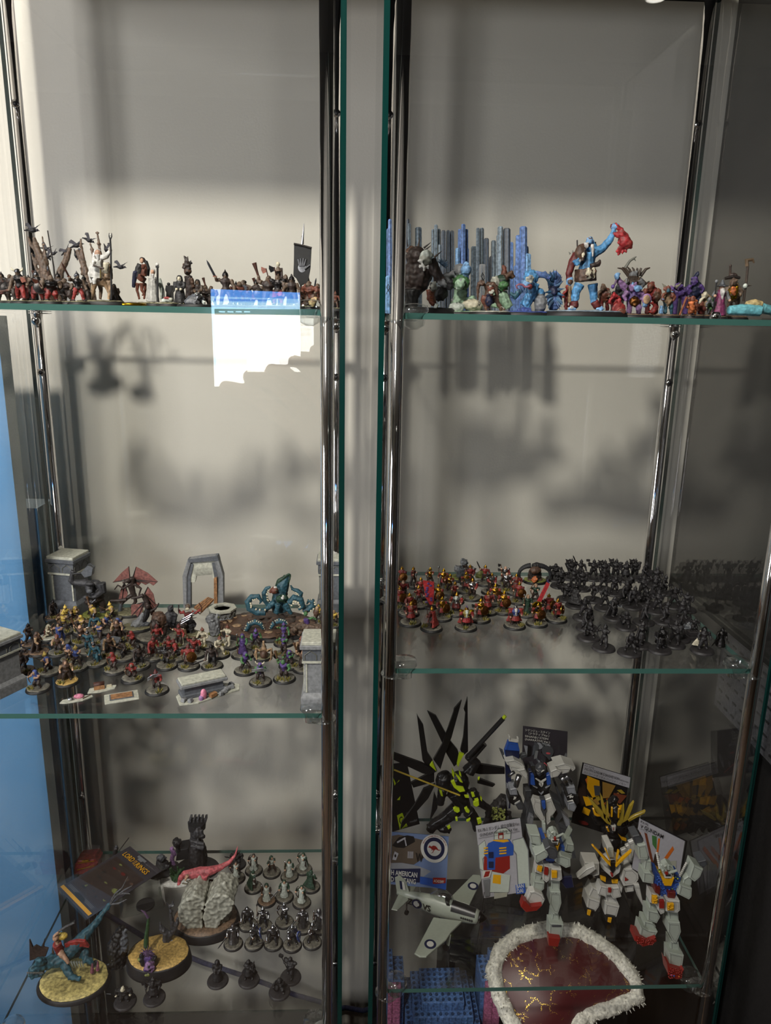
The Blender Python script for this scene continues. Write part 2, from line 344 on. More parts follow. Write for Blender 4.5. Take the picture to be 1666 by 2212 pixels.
# ================================================================ miniature factory (millimetres, facing -Y, origin under the base)
CACHE = {}
def human(h=28, wide=1., stance=4.2, crouch=0, lean=0, rh=None, lh=None, head='bare', robe=0, cape=0, beard=0, skirt=0, pads=0, fwd=0, hs=1.):
    r = Raw(); w = wide; S = h/28
    hz = h*.45*(1-.3*crouch); hip = Vector((0, crouch*1.2, hz)); ch = Vector((0, hip.y-lean, hz+h*.24*(1-.25*crouch)))
    nk = Vector((0, ch.y-lean*.3, ch.z+h*.085)); hd = Vector((0, nk.y-lean*.25-.4, nk.z+h*.075))
    for s in (-1, 1):
        ft = Vector((s*stance*S, (-fwd if s > 0 else fwd), 1.0)); k = (hip+ft)/2+Vector((s*1.1, -1.0-crouch*3.2, .6))
        r.tube([hip+Vector((s*1.5*w*S, 0, 0)), k, ft+Vector((0, .3, .6))], [2.5*w*S, 2.0*w*S, 1.5*S], 'leg')
        r.ell(ft+Vector((0, -1.1, .1)), (1.6*S, 2.7*S, 1.2*S), 'boot')
    r.tube([hip-Vector((0, 0, 1)), hip.lerp(ch, .5), ch], [3.1*w*S, 2.9*w*S, 3.9*w*S], 'coat'); r.ell(ch, (4.5*w*S, 3.1*w*S, 3.6*S), 'coat')
    r.lathe([(3.3*w*S, 0), (3.5*w*S, .9*S), (3.2*w*S, 1.5*S)], 'belt', 12, hip)
    if skirt: r.tube([hip+Vector((0, 0, 1)), hip+Vector((0, 0, -h*.2))], [3.3*w*S, 4.9*w*S], 'skirt', 10)
    if robe: r.tube([ch, hip, Vector((0, .5, 1.2))], [3.6*w*S, 3.9*w*S, 6.6*w*S], 'coat', 10)
    rh = Vector(rh or (-7*S, -3*S, hz+1)); lh = Vector(lh or (7*S, -3*S, hz+1))
    for s, H in ((-1, rh), (1, lh)):
        sh = ch+Vector((s*4.4*w*S, 0, h*.055)); d = H-sh; el = sh+d*.5+Vector((s*1.2, 1.2, -1.4))*S
        r.tube([sh, el, H], [1.9*w*S, 1.6*w*S, 1.3*S], 'arm'); r.ell(H, 1.5*S, 'skin'); 
        if pads: r.ell(sh+Vector((s*.6, 0, .7)), (2.6*w*S, 2.4*S, 1.9*S), 'pad')
    q = 2.5*S*hs
    r.tube([ch+Vector((0, 0, h*.05)), nk, hd], [2.0*S, 1.5*S, 1.6*S], 'skin'); r.ell(hd, (q*.86, q, q*1.12), 'skin'); r.ell(hd+Vector((0, -q*.98, -.1)), (.5*S, .9*S, .6*S), 'skin')
    if head == 'helm': r.ell(hd+Vector((0, .2, .9*S)), (q*1.08, q*1.15, q), 'helm'); r.tube([hd+Vector((0, 0, q*1.3)), hd+Vector((0, 0, q*2.3))], [q*.5, .2], 'helm')
    if head == 'crest': r.ell(hd+Vector((0, .2, .7*S)), (q*1.08, q*1.15, q*1.05), 'helm'); r.box(hd+Vector((0, .5, q*1.35)), (1*S, q*2.3, q*.9), 'plume')
    if head == 'horn':
        r.ell(hd+Vector((0, .2, .9*S)), (q*1.08, q*1.15, q), 'helm')
        for s in (-1, 1): r.tube([hd+Vector((s*q, 0, q*.6)), hd+Vector((s*q*1.9, 0, q*1.0)), hd+Vector((s*q*2.1, 0, q*2.2))], [1.0*S, .8*S, .2], 'horn')
    if head == 'hood': r.ell(hd+Vector((0, .9, .4)), (q*1.25, q*1.15, q*1.35), 'hood'); r.tube([hd+Vector((0, 1.2, 0)), nk+Vector((0, 1.6, -h*.1))], [q*1.2, 3.6*w*S], 'hood')
    if head == 'hat': r.lathe([(q*2.1, 0), (q*2.1, .5), (q*1.0, .8), (q*.75, q*1.1), (q*.2, q*2.3)], 'hat', 12, hd+Vector((0, 0, q*.55)))
    if head == 'hair': r.ell(hd+Vector((0, .6, .7)), (q*1.1, q*1.05, q*1.05), 'hair'); r.tube([hd+Vector((0, 1.4, 0)), nk+Vector((0, 2.2, -2.5))], [q, 1.6], 'hair')
    if head == 'brute': r.ell(hd+Vector((0, -.6, -.7)), (q*1.05, q*1.1, q*.8), 'skin'); r.ell(hd+Vector((0, .5, .9)), (q*.9, q, q*.6), 'helm')
    if beard: r.tube([hd+Vector((0, -q*.7, -q*.4)), hd+Vector((0, -q*1.3, -q*1.6)), hd+Vector((0, -q*1.2, -q*(2.0+beard)))], [q*.85, q*.8, .5], 'beard')
    if cape:
        a = ch+Vector((0, 2.2*w, h*.08)); r.tube([a, a+Vector((0, 1.6, -h*.3)), Vector((0, a.y+3.2, 2.5))], [4.0*w*S, 4.9*w*S, 6.2*w*S*cape], 'cape', 12, .28, n=(0, 1, 0))
    return r, hd, rh, lh, ch
def W(kind, H, **k):
    """weapons and gear, in the hand H"""
    r = Raw(); H = Vector(H); g = k.get
    d = Vector(g('d', (0, 0, 1))).normalized(); up = g('up', 14); dn = g('dn', 10)
    A, B = H-d*dn, H+d*up; side = Vector(g('side', (1, 0, 0)))
    if kind == 'spear': r.tube([A, B], .45, 'shaft', 5); r.tube([B, B+d*2, B+d*5], [.5, 1.3, .1], 'blade', 6, .4)
    elif kind == 'axe':
        r.tube([A, B], .55, 'shaft', 5); c = B-d*1.6
        r.prism([c-d*1.2-side*.2, c+side*4-d*3, c+side*4.8, c+side*4+d*3, c+d*1.2-side*.2], side.cross(d)*.7, 'blade')
    elif kind == 'double':
        r.tube([A, B], .6, 'shaft', 5); c = B-d*1.6
        for s in (-1, 1):
            q = side*s; r.prism([c-d*.9, c+q*3.4-d*3, c+q*4.2-d*1, c+q*3.2, c+q*4.2+d*1.5, c+q*3.4+d*3.4, c+d*.9], q.cross(d)*(.7*s), 'blade')
    elif kind == 'hammer': r.tube([A, B], .6, 'shaft', 5); r.box(B, (5, 3, 3), 'blade')
    elif kind == 'sword': r.tube([H-d*2.2, H+d*1], .5, 'shaft', 5); r.box(H+d*1.2, (3.4, .9, .9), 'shaft'); r.tube([H+d*1.2, H+d*up*.9, H+d*up*1.1], [1.0, .9, .1], 'blade', 6, .3)
    elif kind == 'club': r.tube([H-d*3, H+d*up*.5, H+d*up], [.7, 1.2, 2.0], 'wood', 7)
    elif kind == 'staff': r.tube([A, B], .6, 'shaft', 6); r.ell(B, 1.4, 'blade')
    elif kind == 'bow':
        n = g('r', 9); pts = [H+Vector((side.x*(math.cos(a)-1)*n*.62, side.y*(math.cos(a)-1)*n*.62, math.sin(a)*n)) for a in [(-1.25+i*.25) for i in range(11)]]
        r.tube(pts, [.3, .45, .6, .7, .7, .7, .7, .7, .6, .45, .3], 'wood', 5); r.tube([pts[0], pts[-1]], .15, 'shaft', 3)
    elif kind == 'blades':
        for i in range(3): o = Vector(g('o', (0, -1.2, 2)))*i; r.tube([A+o, (A+B)/2+o+Vector((0, 0, 1)), B+o], [.4, 1.1, .1], 'blade', 5, .35)
    elif kind == 'shield':
        n = Vector(g('n', (0, -1, 0))).normalized(); R_ = g('r', 5.5); M = n.to_track_quat('Z', 'Y').to_matrix()
        t = Raw(); t.lathe([(R_*.98, -.5), (R_, 0), (R_*.9, .6), (R_*.45, 1.3), (R_*.2, 1.5), (R_*.18, 2.2), (.1, 2.5)], 'shield', 18); t.tube([(R_*math.cos(a), R_*math.sin(a), .1) for a in [i*math.pi/9 for i in range(19)]], .45, 'rim', 5)
        r.add([H+M@Vector(v) for v in t.v], t.f, 'shield'); r.m = t.m[:]
    elif kind == 'kite':
        n = Vector(g('n', (0, -1, 0))).normalized(); u = Vector((0, 0, 1)); s_ = u.cross(n).normalized(); u = n.cross(s_)
        q = [(-4.2, 4), (-2.2, 6), (0, 6.6), (2.2, 6), (4.2, 4), (3.6, -2), (0, -9), (-3.6, -2)]
        r.prism([H+s_*a+u*b for a, b in q], n*.9, 'shield'); e = n*1.0
        r.tube([H+u*4+e, H-u*4+e], .4, 'emblem', 4); r.tube([H+s_*2+u*2+e, H-s_*2+u*2+e], .4, 'emblem', 4)
        for i in (-1, 1): r.tube([H+u*-1+e, H+s_*i*2.2+u*3.6+e], .3, 'emblem', 4)
    elif kind == 'banner':
        r.tube([A, B], .6, 'shaft', 6); c = B-d*1; a = side
        pts = []
        for i in range(7):
            z = -i*3.2; pts.append((c+a*0.3+Vector((0, math.sin(i)*.7, z)), c+a*(8-.35*i)+Vector((0, math.sin(i+1)*.7, z))))
        vs = [p for q in pts for p in q]; n = len(vs); vs += [p+Vector((0, .6, 0)) for p in vs]
        fs = []
        for i in range(6): a0 = i*2; fs += [(a0, a0+1, a0+3, a0+2), (n+a0, n+a0+2, n+a0+3, n+a0+1), (a0, a0+2, n+a0+2, n+a0), (a0+1, n+a0+1, n+a0+3, a0+3)]
        r.add(vs, fs, 'cloth'); r.m = r.m[:-len(fs)]+[('cloth' if (i//4) % 2 == 0 else 'cloth2') for i in range(len(fs))]
    return r
BASES = {}
def base_parts(rad, ground, rim='basegrey', tuft=1, seed=0):
    k = (rad, ground, rim, tuft, seed % 4)
    if k in BASES: return BASES[k]
    random.seed(hash_(k)); out = []
    b = Raw(); b.lathe([(rad, 0), (rad*1.0, .5), (rad*.93, 3.0), (rad*.90, 3.2)], rim, 28); out.append(('base', mesh_from(b.v, b.f, b.m, 'base', True)))
    if ground:
        g = Raw(); g.lathe([(rad*.9, 3.0), (rad*.87, 3.7), (rad*.6, 4.0), (rad*.25, 4.1), (.1, 4.2)], ground, 22, jit=.05)
        for i in range(6):
            a = random.uniform(0, 6.28); q = random.uniform(.2, .75)*rad; g.ell((q*math.cos(a), q*math.sin(a), 3.9), (random.uniform(.7, 1.8), random.uniform(.7, 1.6), random.uniform(.5, 1)), ground, seg=6, ring=4)
        out.append(('ground_texture', mesh_from(g.v, g.f, g.m, 'ground', True)))
        for _ in range(tuft):
            t = Raw(); a = random.uniform(3.4, 6.0); c = Vector((rad*.62*math.cos(a), rad*.62*math.sin(a), 3.6))
            for i in range(22):
                an = random.uniform(0, 6.28); q = random.uniform(0, rad*.3); p = c+Vector((q*math.cos(an), q*math.sin(an), 0)); tp = p+Vector((math.cos(an)*1.5, math.sin(an)*1.5, random.uniform(2.4, 4.6)))
                t.tube([p, tp], [.9, .15], random.choice(('moss', 'moss', 'mossg')), 4)
            out.append(('grass_tuft', mesh_from(t.v, t.f, t.m, 'tuft', False)))
    BASES[k] = out; return out
def hash_(k): return sum((i+1)*ord(c) for i, c in enumerate(str(k))) % 100003
# pose library: body options + gear
POSES = {
 'spearup': (dict(rh=(-7, -3, 15), head='helm', fwd=2), [('spear', 'rh', dict(up=16, dn=13))]),
 'spearfwd': (dict(rh=(-6, -6, 12), lean=2, crouch=.5, fwd=4, head='helm'), [('spear', 'rh', dict(d=(-.6, -.7, .35), up=12, dn=12))]),
 'bow': (dict(rh=(-8, -4, 19), lh=(2, -5, 19), fwd=3, head='helm'), [('bow', 'rh', dict(side=(-1, 0, 0)))]),
 'bowlow': (dict(rh=(-8, -5, 14), lh=(1, -5, 14), lean=2.5, crouch=.7, head='hood'), [('bow', 'rh', dict(side=(-1, 0, 0), r=8))]),
 'sword': (dict(rh=(-8, -3, 22), lh=(7, -4, 12), fwd=3, head='helm'), [('sword', 'rh', dict(d=(-.5, -.1, 1), up=14))]),
 'swordlow': (dict(rh=(-7, -6, 9), lh=(7, -2, 12), lean=1.5, fwd=3, head='helm', cape=1), [('sword', 'rh', dict(d=(-1, -.3, -.25), up=15))]),
 'axeup': (dict(rh=(-8, -2, 24), lh=(6, -5, 13), fwd=3, pads=1, wide=1.15), [('axe', 'rh', dict(d=(-.25, 0, 1), up=8, dn=6, side=(-1, 0, 0)))]),
 'shieldaxe': (dict(rh=(-8, -3, 15), lh=(4, -6, 13), wide=1.25, skirt=1, head='helm', stance=4.6), [('axe', 'rh', dict(d=(-.2, 0, 1), up=6, dn=6, side=(-1, 0, 0))), ('shield', 'lh', dict(n=(.25, -1, .2), r=6))]),
 'shieldspear': (dict(rh=(-8, -3, 15), lh=(4, -6, 13), wide=1.15, skirt=1, head='helm'), [('spear', 'rh', dict(up=14, dn=12)), ('shield', 'lh', dict(n=(.2, -1, .2), r=6))]),
 'kite': (dict(rh=(-7, -5, 14), lh=(5, -6, 13), head='helm', fwd=2, pads=1), [('sword', 'rh', dict(d=(-.6, -.5, .8), up=12)), ('kite', 'lh', dict(n=(.45, -1, .1)))]),
 'robe': (dict(rh=(-6, -5, 14), lh=(5, -4, 15), robe=1, head='hood'), [('staff', 'rh', dict(up=14, dn=12))]),
 'robebow': (dict(rh=(-8, -3, 19), lh=(2, -5, 19), robe=1, cape=1, head='hair', fwd=1), [('bow', 'rh', dict(side=(-1, 0, 0), r=10))]),
 'robesword': (dict(rh=(-7, -4, 14), lh=(6, -3, 12), robe=1, cape=1.1, head='hair'), [('sword', 'rh', dict(d=(-.7, -.5, -.5), up=15))]),
 'capeout': (dict(rh=(5, -4, 17), lh=(7, -4, 15), cape=1.5, head='helm', skirt=1, wide=1.1), [('sword', 'rh', dict(d=(.2, 0, 1), up=12))]),
 'cloakback': (dict(cape=1.6, head='hood', wide=1.1), []),
 'club': (dict(rh=(-8, -2, 23), lh=(7, -4, 12), wide=1.25, head='brute', lean=2, crouch=.4), [('club', 'rh', dict(d=(-.3, 0, 1), up=11))]),
 'brute': (dict(rh=(-8, -5, 12), lh=(8, -5, 13), wide=1.5, head='brute', lean=3, crouch=.5, hs=1.1), [('axe', 'rh', dict(d=(-.5, -.5, .8), up=9, side=(-1, 0, 0)))]),
 'double': (dict(rh=(-5, -5, 16), lh=(4, -5, 13), wide=1.35, head='helm', pads=1), [('double', 'rh', dict(d=(-.3, 0, 1), up=13, dn=9))]),
 'hammer': (dict(rh=(-6, -4, 20), lh=(2, -5, 16), wide=1.3, head='helm', pads=1, fwd=3), [('hammer', 'rh', dict(d=(-.6, 0, 1), up=9, dn=8))]),
 'blades': (dict(rh=(-5, -5, 15), lh=(5, -5, 12), lean=2, crouch=.4, head='helm', fwd=3), [('blades', 'rh', dict(d=(1, -.2, .5), up=12, dn=5))]),
 'bladesh': (dict(rh=(-4, -6, 14), lh=(6, -4, 15), lean=2, crouch=.4, head='horn'), [('blades', 'rh', dict(d=(1, -.1, .08), up=16, dn=5))]),
 'beardaxe': (dict(rh=(-8, -3, 14), lh=(7, -3, 14), wide=1.4, beard=1.5, head='helm', skirt=1), [('axe', 'rh', dict(up=9, dn=6, side=(-1, 0, 0)))]),
 'beardcape': (dict(rh=(-7, -4, 12), lh=(8, -3, 14), wide=1.4, beard=2.2, head='crest', skirt=1, cape=1.3, pads=1), [('hammer', 'rh', dict(up=4, dn=8))]),
 'banner': (dict(rh=(4, -5, 16), lh=(7, -3, 14), wide=1.2, skirt=1, cape=1.2), [('banner', 'rh', dict(up=18, dn=12, side=(-1, 0, 0)))]),
 'kneel': (dict(rh=(-7, -6, 12), lh=(1, -6, 12), crouch=1.3, lean=3, head='hood', cape=.8, fwd=4), [('bow', 'rh', dict(side=(-.8, -.6, 0), r=8))]),
 'standhood': (dict(rh=(-2, -5, 14), lh=(2, -5, 14), robe=1, head='hood'), []),
 'wizard': (dict(rh=(-7, -4, 17), robe=1, head='hat', beard=1.8, cape=.8), [('staff', 'rh', dict(up=12, dn=15))]),
 'trumpet': (dict(rh=(-4, -7, 19), lh=(-2, -6, 17), wide=1.2, head='helm'), [('club', 'rh', dict(d=(-.5, -.7, .6), up=9))]),
}
def figure_meshes(pose, head=None, cm=None, key=None):
    """sculpt once per pose, repaint per scheme"""
    kw, gear = POSES[pose]; kw = dict(kw)
    if head: kw['head'] = head
    gk = (pose, kw.get('head'))
    if gk not in CACHE:
        r, hd, rh, lh, ch = human(**kw)
        body = sculpt(r, .6, .34); parts = []
        for g, hand, opt in gear:
            raw = W(g, rh if hand == 'rh' else lh, **opt); nm = {'double': 'double_axe', 'kite': 'shield', 'blades': 'blade_fan'}.get(g, g)
            parts.append((nm, raw))
        CACHE[gk] = (body, parts)
    body, parts = CACHE[gk]; ck = (gk, key)
    if ck not in CACHE:
        out = [('figure', mesh_from(*body, 'figure', True, cmap=cm))]
        for nm, raw in parts: out.append((nm, mesh_from(raw.v, raw.f, raw.m, nm, False, cmap=cm)))
        CACHE[ck] = out
    return CACHE[ck]
def scheme(**k):
    d = dict(skin='skin', coat='brown', leg='dbrown', boot='dbrown', arm='brown', belt='dbrown', skirt='brown', cape='brown', helm='steel', plume='red', horn='bone', hood='brown', hat='dbrown',
             hair='dbrown', beard='brown', pad='steel', shaft='wood', blade='silver', wood='wood', shield='bronze', rim='gold', emblem='white', cloth='red', cloth2='purple'); d.update(k); return d
def mono(c, **k): d = {q: c for q in scheme()}; d.update(k); return d
SCH = {
 'gobblue': scheme(coat='blue', arm='skin', hood='blue', cape='blue', helm='mustard', skirt='blue', leg='dbrown', pad='mustard', skin='tan'),
 'gobyellow': scheme(coat='yellow', arm='tan', hood='yellow', helm='yellow', cape='brown', leg='dbrown', skin='tan', blade='dsteel'),
 'gobteal': scheme(coat='teal', arm='teal', helm='steel', leg='teal', hood='teal', cape='teal', pad='steel'),
 'gobred': scheme(coat='red', arm='red', helm='dred', hood='red', cape='red', leg='dbrown', pad='dsteel', skin='orcskin', blade='msilver'),
 'gobdark': scheme(coat='dbrown', arm='dbrown', helm='dsteel', hood='darkgrey', cape='darkgrey', leg='black', skin='orcskin', blade='msilver'),
 'gobpurple': scheme(coat='purple', arm='green', helm='purple', hood='purple', cape='purple', leg='dbrown', skin='green', blade='silver'),
 'skel': scheme(coat='bone', arm='bone', helm='rust', leg='bone', skin='bone', boot='bone', hood='bone', belt='rust', cape='rust', blade='steel'),
 'gobbrown': scheme(coat='brown', arm='tan', helm='rust', hood='brown', cape='dbrown'),
 'dwarfred': scheme(coat='red', arm='dred', helm='gold', hood='red', skirt='red', cape='red', leg='dbrown', shield='bronze', rim='gold', pad='silver', beard='rust', hair='rust'),
 'dwarfgold': scheme(coat='gold', arm='red', helm='mgold', skirt='red', cape='red', shield='bronze', rim='mgold', pad='gold', beard='brown', hair='brown'),
 'dwarfsilver': scheme(coat='silver', arm='red', helm='gold', skirt='dred', cape='dred', shield='msilver', rim='dsteel', pad='silver', beard='offwhite', hair='offwhite'),
 'dwarfking': scheme(coat='mustard', arm='red', helm='gold', skirt='crimson', cape='red', beard='offwhite', pad='mgold', plume='purple', blade='msilver'),
 'dwarfgrey': scheme(coat='blue', arm='red', helm='silver', skirt='red', cape='red', beard='hair', pad='red', plume='silver', hair='hair'),
 'dwarfgreen': scheme(coat='dgreen', arm='dgreen', hair='tan', cape='dgreen', hood='dgreen', helm='gold', skirt='green', beard='tan'),
 'primer': mono('primer'), 'primerdk': mono('black'), 'primerm': mono('primer', coat='dsteel', pad='dsteel', helm='dsteel', skirt='dsteel'), 'primercape': mono('primer', cape='bone', hood='dsteel'),
 'steelman': mono('dsteel', shaft='dsteel'),
 'silver': scheme(coat='silver', arm='silver', leg='steel', boot='dsteel', helm='msilver', hood='silver', cape='dbrown', skirt='steel', skin='silver', pad='msilver', belt='dsteel', hair='dbrown', shield='blue', rim='silver', emblem='offwhite', wood='brown'),
 'elf': scheme(coat='offwhite', arm='dgreen', cape='dgreen', hood='dgreen', leg='dbrown', hair='dgreen', helm='dgreen', wood='dbrown', skirt='offwhite', pad='dgreen', belt='brown'),
 'elfbrown': scheme(coat='offwhite', arm='dbrown', cape='dbrown', hood='dgreen', hair='dbrown', wood='dbrown', belt='dgreen'),
 'orcred': scheme(coat='dsteel', arm='orcskin', leg='red', skirt='dred', helm='steel', skin='orcskin', pad='dsteel', boot='dbrown', cape='dred', hood='dbrown', blade='rust', shaft='rust', shield='dsteel', rim='dbrown'),
 'orcdark': scheme(coat='dbrown', arm='orcskin', leg='dbrown', helm='dsteel', skin='orcskin', pad='dsteel', skirt='dred', cape='black', hood='black', blade='steel', shaft='rust', wood='rust', shield='dsteel', rim='dbrown'),
 'orcrust': scheme(coat='rust', arm='rust', leg='brown', helm='rust', skin='orcskin', pad='brown', cape='rust', blade='steel'),
 'wraith': mono('black', skin='bone', blade='steel'),
}
COUNT = {}
def mini(label, c, cx, cy, shelf, pose, sch, rz=0, rad=13.5, sc_=1.0, ground='ground', rim='basegrey', tuft=1, group=None, cat='miniature', head=None, Y=None, top=None, name='miniature_figure', lift=0):
    X, Yp = px(c, cx, cy)
    if Y is None: p = onz(X, Yp, Z[shelf])
    else: p = ony(X, Yp, Y); p.z = Z[shelf]
    if top is not None:                                       # overall height from the photograph
        tp = ony(*px(c, cx, top), p.y); sc_ = (tp.z-p.z-.003)/.0275
    n = COUNT[shelf] = COUNT.get(shelf, 0)+1
    t = thing(name, label, cat, (p.x, p.y, p.z+.0002+lift), math.radians(rz), group)
    S = Vector((.001,)*3)
    if rad:
        for nm, me in base_parts(rad, ground, rim, tuft, n):
            o = obj(nm, me, t); o.scale = S
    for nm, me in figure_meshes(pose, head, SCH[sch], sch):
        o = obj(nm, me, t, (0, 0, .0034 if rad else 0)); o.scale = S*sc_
    return t
# ---------------------------------------------------------------- things sculpted on a plane facing the cabinet door, in photograph coordinates
class PX:
    def __init__(s, c, Y, org): s.c = c; s.Y = Y; s.o = org; s.k = Vector(org-CAM).dot(FW)/F_PX/CROP[c][2]
    def P(s, x, y, dy=0): return ony(*px(s.c, x, y), s.Y+dy*.001)-s.o
def pxthing(name, label, cat, c, bx, by, shelf, Y=None, group=None):
    X, Yp = px(c, bx, by)
    if Y is None: p = onz(X, Yp, Z[shelf]); 
    else: p = ony(X, Yp, Y); p.z = Z[shelf]
    p.z += .0002
    return thing(name, label, cat, p, 0, group), PX(c, p.y, p)
def pe(F, raw, x, y, rx, ry, m, dy=0, rd=None, rot=0): raw.ell(F.P(x, y, dy), (rx*F.k, (rd or min(rx, ry))*F.k, ry*F.k), m, rot=(0, rot, 0) if rot else None)
def pt(F, raw, pts, rs, m, dy=0, seg=8, flat=1):
    rs = [q*F.k for q in rs] if isinstance(rs, (list, tuple)) else rs*F.k
    P = [F.P(q[0], q[1], dy+(q[2] if len(q) > 2 else 0)) for q in pts]
    raw.tube(P, rs, m, seg, flat)
def pp(F, raw, pts, th, m, dy=0, bev=.0006): raw.prism([F.P(x, y, dy) for x, y in pts], (0, th*.001, 0), m, bev)
def blob(F, parent, name, prims, voxel=.0009, nz=.0003, label=None):
    r = Raw()
    for q in prims:
        k = q[0]
        if k == 'e': pe(F, r, *q[1:])
        elif k == 't': pt(F, r, *q[1:])
        elif k == 'p': pp(F, r, *q[1:])
    if nz >= .0006 and len(r.f) > 60:                       # sculpted surface detail: folds, warts, muscle and trinkets
        ms_ = sorted(set(r.m)); rr = random.Random(len(r.f)); nf = len(r.f)
        for _ in range(44):
            i = rr.randrange(nf); c = sum((Vector(r.v[j]) for j in r.f[i]), Vector())/len(r.f[i]); q = rr.uniform(.9, 1.9)*voxel
            r.ell(c, (q*rr.uniform(.7, 1.8), q, q*rr.uniform(.7, 1.8)), r.m[i] if rr.random() < .7 else rr.choice(ms_), seg=6, ring=4)
    v, f, m = sculpt(r, voxel, nz); return obj(name, mesh_from(v, f, m, name, True), parent, label=label)
def solid(F, parent, name, prims, label=None, smooth=False):
    r = Raw()
    for q in prims:
        k = q[0]
        if k == 'e': pe(F, r, *q[1:])
        elif k == 't': pt(F, r, *q[1:])
        elif k == 'p': pp(F, r, *q[1:])
    return part(name, r, parent, smooth, label)
def disc(parent, rx, ry, h, m='basegrey', top=None, c=(0, 0, 0), seg=36, name='base', jit=0):
    r = Raw(); r.lathe([(1, 0), (1, h*.2), (.95, h*.9), (.93, h)], m, seg, c, rx, ry); r.v = [(x, y, z) for x, y, z in r.v]; part(name, r, parent, True)
    if top:
        g = Raw(); g.lathe([(.92, h*.95), (.9, h+.0008), (.6, h+.0014), (.3, h+.0012), (.02, h+.0016)], top, seg, c, rx, ry, jit=jit or .03); part('ground_texture', g, parent, True)
def rnd(n): 
    names = ('first', 'second', 'third', 'fourth', 'fifth', 'sixth', 'seventh', 'eighth', 'ninth', 'tenth', 'eleventh', 'twelfth'); return names[n]
# ================================================================ helper: rows of miniatures with labels that single each out
def army(c, shelf, rows, group, where, rad=13.5, sc_=1.0, ground='ground', rim='basegrey', tuft=1, cat='miniature', name='miniature_figure'):
    for rowname, items in rows:
        items = sorted(items, key=lambda q: q[0])
        for i, it in enumerate(items):
            cx, cy, pose, sch, rz, desc = it[:6]; kw = it[6] if len(it) > 6 else {}
            kw = dict(kw); k = dict(rad=rad, sc_=sc_, ground=ground, rim=rim, tuft=tuft, group=group, cat=cat, name=name); k.update(kw)
            mini('%s, %s from left, %s, %s' % (desc, rnd(i), rowname, where), c, cx, cy, shelf, pose, sch, rz, **k)
# ---------------------------------------------------------------- left cabinet, middle shelf
G2 = 'painted goblins and warriors on the left middle shelf'
rA = [
 ('front row', [(345, 1290, 'bowlow', 'gobblue', -20, 'blue and gold archer'), (605, 1230, 'cloakback', 'gobbrown', 30, 'brown cloaked figure on orange base', dict(ground='goldsand')),
   (1195, 1200, 'kneel', 'gobred', 10, 'red kneeling archer'), (1415, 1305, 'blades', 'gobred', 5, 'red warrior with silver blades')]),
 ('second row', [(210, 1130, 'club', 'gobdark', 0, 'dark stooping club bearer', dict(ground='groundb')), (440, 1140, 'spearfwd', 'gobblue', -60, 'blue spearman on mossy base', dict(tuft=2)), (695, 1100, 'bow', 'gobblue', 30, 'blue standing archer', dict(tuft=2)),
   (870, 1060, 'swordlow', 'gobteal', -20, 'teal swordsman'), (1035, 1125, 'bowlow', 'gobred', -40, 'red hooded bowman'), (1255, 1085, 'swordlow', 'gobdark', 30, 'dark swordsman'), (1500, 1085, 'blades', 'gobdark', -10, 'dark warrior with fanned blades')]),
 ('third row', [(185, 985, 'kneel', 'gobblue', 60, 'blue crouching figure', dict(ground='groundb')), (350, 965, 'cloakback', 'gobbrown', 90, 'tan low figure on brown base', dict(ground='groundb', tuft=0)), (530, 965, 'spearfwd', 'gobbrown', 10, 'brown spear carrier'),
   (640, 1030, 'kneel', 'gobblue', -60, 'blue stooping archer'), (800, 955, 'sword', 'gobteal', 0, 'tall teal swordsman'), (990, 985, 'swordlow', 'gobbrown', 20, 'brown swordsman'), (1120, 1010, 'spearfwd', 'gobdark', -50, 'dark spearman'), (1380, 1010, 'swordlow', 'gobred', 40, 'red and steel swordsman'), (1590, 1015, 'spearfwd', 'gobred', -70, 'red spearman')]),
 ('fourth row', [(270, 890, 'bow', 'gobdark', 60, 'black archer on brown base', dict(ground='groundb')), (540, 880, 'robebow', 'gobblue', 0, 'pale blue archer', dict(tuft=2)), (740, 870, 'club', 'gobbrown', 0, 'brown club bearer', dict(tuft=2)),
   (905, 870, 'bow', 'gobblue', -30, 'blue archer beside stone platform'), (1205, 925, 'bowlow', 'gobred', -50, 'red crouched archer', dict(tuft=2)), (1420, 895, 'spearup', 'gobred', 20, 'red spearman beside brown beast'), (1620, 895, 'sword', 'skel', 10, 'bone coloured swordsman', dict(tuft=2))]),
 ('fifth row', [(580, 775, 'bow', 'gobyellow', 20, 'yellow archer'), (750, 775, 'bowlow', 'gobyellow', -30, 'yellow crouched archer'), (865, 790, 'swordlow', 'gobteal', 0, 'teal low swordsman'), (960, 770, 'spearfwd', 'gobblue', 60, 'blue spearman'), (1080, 780, 'kneel', 'gobblue', -20, 'blue kneeling archer', dict(tuft=2)), (1060, 850, 'cloakback', 'gobbrown', 10, 'brown hooded figure', dict(tuft=2))]),
 ('rear row', [(600, 690, 'spearfwd', 'gobyellow', 20, 'yellow spearman on brown base', dict(ground='groundb')), (680, 670, 'kneel', 'gobyellow', 40, 'yellow crouching figure', dict(ground='groundb')), (850, 680, 'club', 'gobyellow', -40, 'yellow club bearer', dict(ground='groundb')), (1015, 665, 'spearfwd', 'gobyellow', -60, 'yellow spearman near the grey troll')]),
]
army('A', 'L2', rA, G2, 'left shelf crowd', sc_=1.1, rad=15.6)
G3 = 'purple, red and bone raiders on the left middle shelf'
